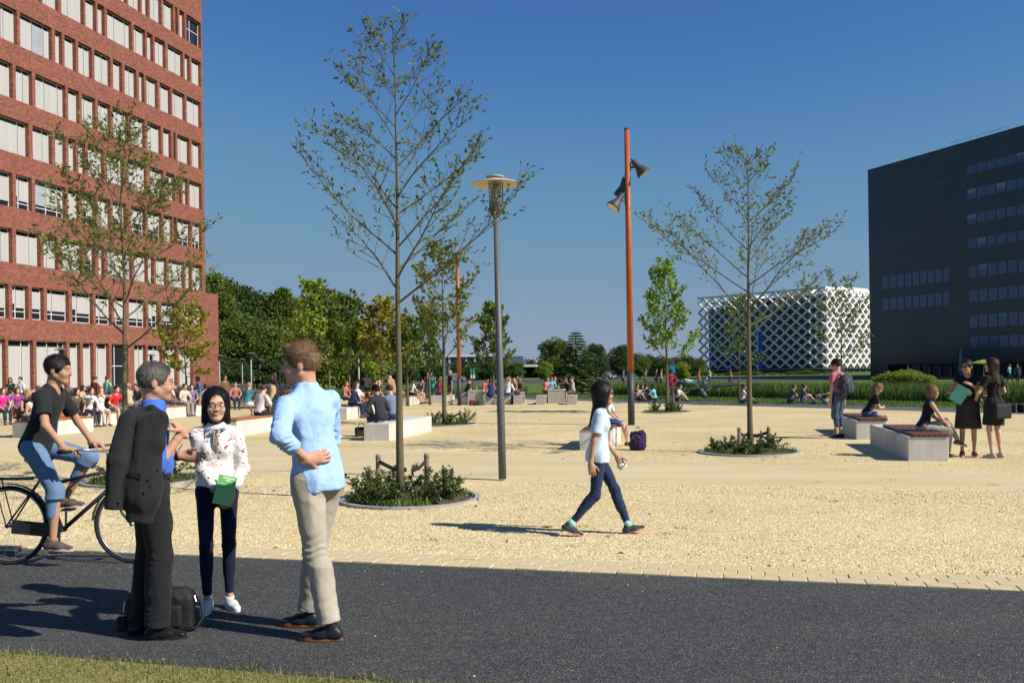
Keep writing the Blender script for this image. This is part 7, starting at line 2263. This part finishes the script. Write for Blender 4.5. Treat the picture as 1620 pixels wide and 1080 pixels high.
for row_ in crowd:
    lb, rest = row_[0], row_[1:]
    if isinstance(rest[0], tuple): base_, rest = bsit(*rest[0]), rest[1:]
    else: base_, rest = gnd(rest[0], rest[1]), rest[2:]
    (rz, ht, ps, sk_, hr_, tp_, bt_, fm) = rest; py = 700 if base_.y < 33 else 640
    mk(lb, base_, rz, ht, ps, sk_, hr_, tp_, bt_, (.06,.05,.045), fm, h=.022 if py > 652 else .027, group=G)
GW = 'people walking far beyond the lawn'
for (lb, px, py, rz, tp_, bt_, fm) in (
 ('walker in dark shirt on the far path left of the lawn sitters', 1021,618,60,((.10,.06,.05),.4),('jeans',(.04,.05,.08)),False),
 ('walker in navy on the far path behind the lawn sitters', 1038,619,80,((.03,.04,.10),.4),('jeans',(.04,.05,.08)),False),
 ('walker in grey on the far path near the small blue sign', 1046,619,80,((.2,.2,.22),.4),('jeans',(.02,.02,.03)),False),
 ('walker in blue on the far path left of the orange pole', 986,616,90,((.08,.10,.28),.4),('jeans',(.03,.03,.05)),False),
 ('walker in red before the left end of the lattice building', 1106,611,70,((.4,.08,.06),.4),('jeans',(.3,.2,.15)),True),
 ('walker in white before the lattice building', 1123,611,260,((.6,.6,.6),.4),('jeans',(.05,.06,.1)),False),
 ('walker in pink before the lattice building', 1156,612,250,((.4,.15,.15),.4),('jeans',(.04,.05,.08)),True),
 ('woman in blue dress walking past the round bushes', 1437,603,250,((.06,.14,.45),.2),('dress',(.06,.14,.45)),True),
 ('person in turquoise before the dark office entrance', 1597,606,30,((.15,.5,.5),.4),('jeans',(.03,.03,.04)),True),
 ('person in dark blue before the dark office entrance', 1610,606,-30,((.05,.07,.15),.4),('jeans',(.03,.03,.04)),False)):
    u_, v_ = uv(px, py); mk(lb, gnd(px, py), rz, 1.75, WALK, 'tan', ('bob' if fm else 'short','darkbrown'), tp_, bt_, (.05,.05,.05), fm, h=.04, group=GW)

# ---- the denser crowd by the bicycles and between the farther benches
xr = random.Random(12)
extra_ = [('grey',(.22,.22,.23)),('mustard yellow',(.42,.27,.04)),('navy',(.02,.03,.08)),('sky blue',(.2,.38,.55)),('olive green',(.12,.14,.05)),('peach',(.55,.32,.22)),('burgundy',(.18,.02,.04)),('mint',(.25,.5,.38)),
          ('beige',(.45,.36,.25)),('charcoal',(.05,.05,.055)),('orange',(.55,.18,.03)),('cream',(.6,.56,.45)),('lavender',(.34,.28,.45)),('brown',(.16,.09,.05)),('cobalt blue',(.03,.08,.38)),('rose',(.5,.2,.25)),('khaki',(.28,.24,.13)),('black',(.02,.02,.02))]
spots_ = [(22,664),(58,660),(72,664),(84,660),(98,662),(128,658),(150,657),(170,656),(206,660),(222,658),(246,657),(268,655),(330,654),(356,652),(570,642),(605,641),(637,640),(712,637)]
for (cn, cc_), (px, py) in zip(extra_, spots_):
    fm = xr.random() < .5; st_ = xr.random() < .3
    where = 'among the crowd by the parked bicycles' if px < 400 else 'between the distant benches'
    mk('%s in %s top %s %s' % ('woman' if fm else 'man', cn, 'standing' if st_ else 'sitting', where), gnd(px, py), xr.uniform(0,360), xr.uniform(1.66,1.82), stand() if st_ else sit(xr.uniform(2,22), feet=xr.uniform(.36,.5)),
       xr.choice(('pale','tan','pale')), (xr.choice(('long','bob','pony')) if fm else 'short', xr.choice(('brown','darkbrown','blond','black','fair'))), (cc_, xr.choice((.0,.36,.4,.9)) if fm else .4), (xr.choice(('jeans','shorts')), xr.choice(((.03,.04,.08),(.1,.1,.12),(.3,.27,.2)))), (.06,.05,.045), fm, h=.027, group=G)

# ---- small things on the tables and lawn
def bottle(loc, c, label):
    m = MB(); m.lathe([(.035,0),(.036,.15),(.014,.20),(.014,.23)], 12); o = m.build('bottle', plain('bottle_'+label[:6], c, .2, .1, 8, .5), None, True); o.location = loc; tag(o, label, 'bottle')
tb = gnd(880,638); bottle((tb.x+.12, tb.y+.25, .70), (.10,.5,.08), 'bright green bottle standing on the second stone table'); bottle((tb.x-.12, tb.y+.4, .70), (.35,.4,.45), 'clear bottle standing on the second stone table')
tb = gnd(752,640); bottle((tb.x+.05, tb.y+.3, .70), (.3,.36,.4), 'clear bottle standing on the first stone table')
def bag_on_ground(px, py, c, label, s=1.0):
    f = Field([-.3,-.2,-.05],[.3,.2,.4],.025); f.box((0,0,.12),(.13,.05,.09),.04); V, F = f.mesh(1); V = wrinkle(V, F, .02, (8,8,8), px)
    root = empty('bag', gnd(px, py), R(px % 90), s); tag(root, label, 'bag'); obj('bag_body', npmesh('bag_body', V, F, cloth(c, 150), True), root)
    m = MB(); m.tube([(-.1,0,.22),(-.05,0,.34),(.05,0,.34),(.1,0,.22)], .01, 5); m.build('handle', cloth(c, 150), root)
bag_on_ground(748,641,(.10,.03,.02),'brown bag under the first stone table'); bag_on_ground(760,641,(.04,.07,.06),'dark green bag under the first stone table')
bag_on_ground(1601,652,(.02,.02,.022),'black bag lying on the lawn behind the two women in black', 1.2); bag_on_ground(1617,652,(.02,.02,.022),'black bag at the right edge of the lawn', 1.1)
bag_on_ground(572,690,(.03,.025,.02),'dark bag in the shade beside the bare bench'); bag_on_ground(862,638,(.02,.02,.02),'black bag left of the second stone table')
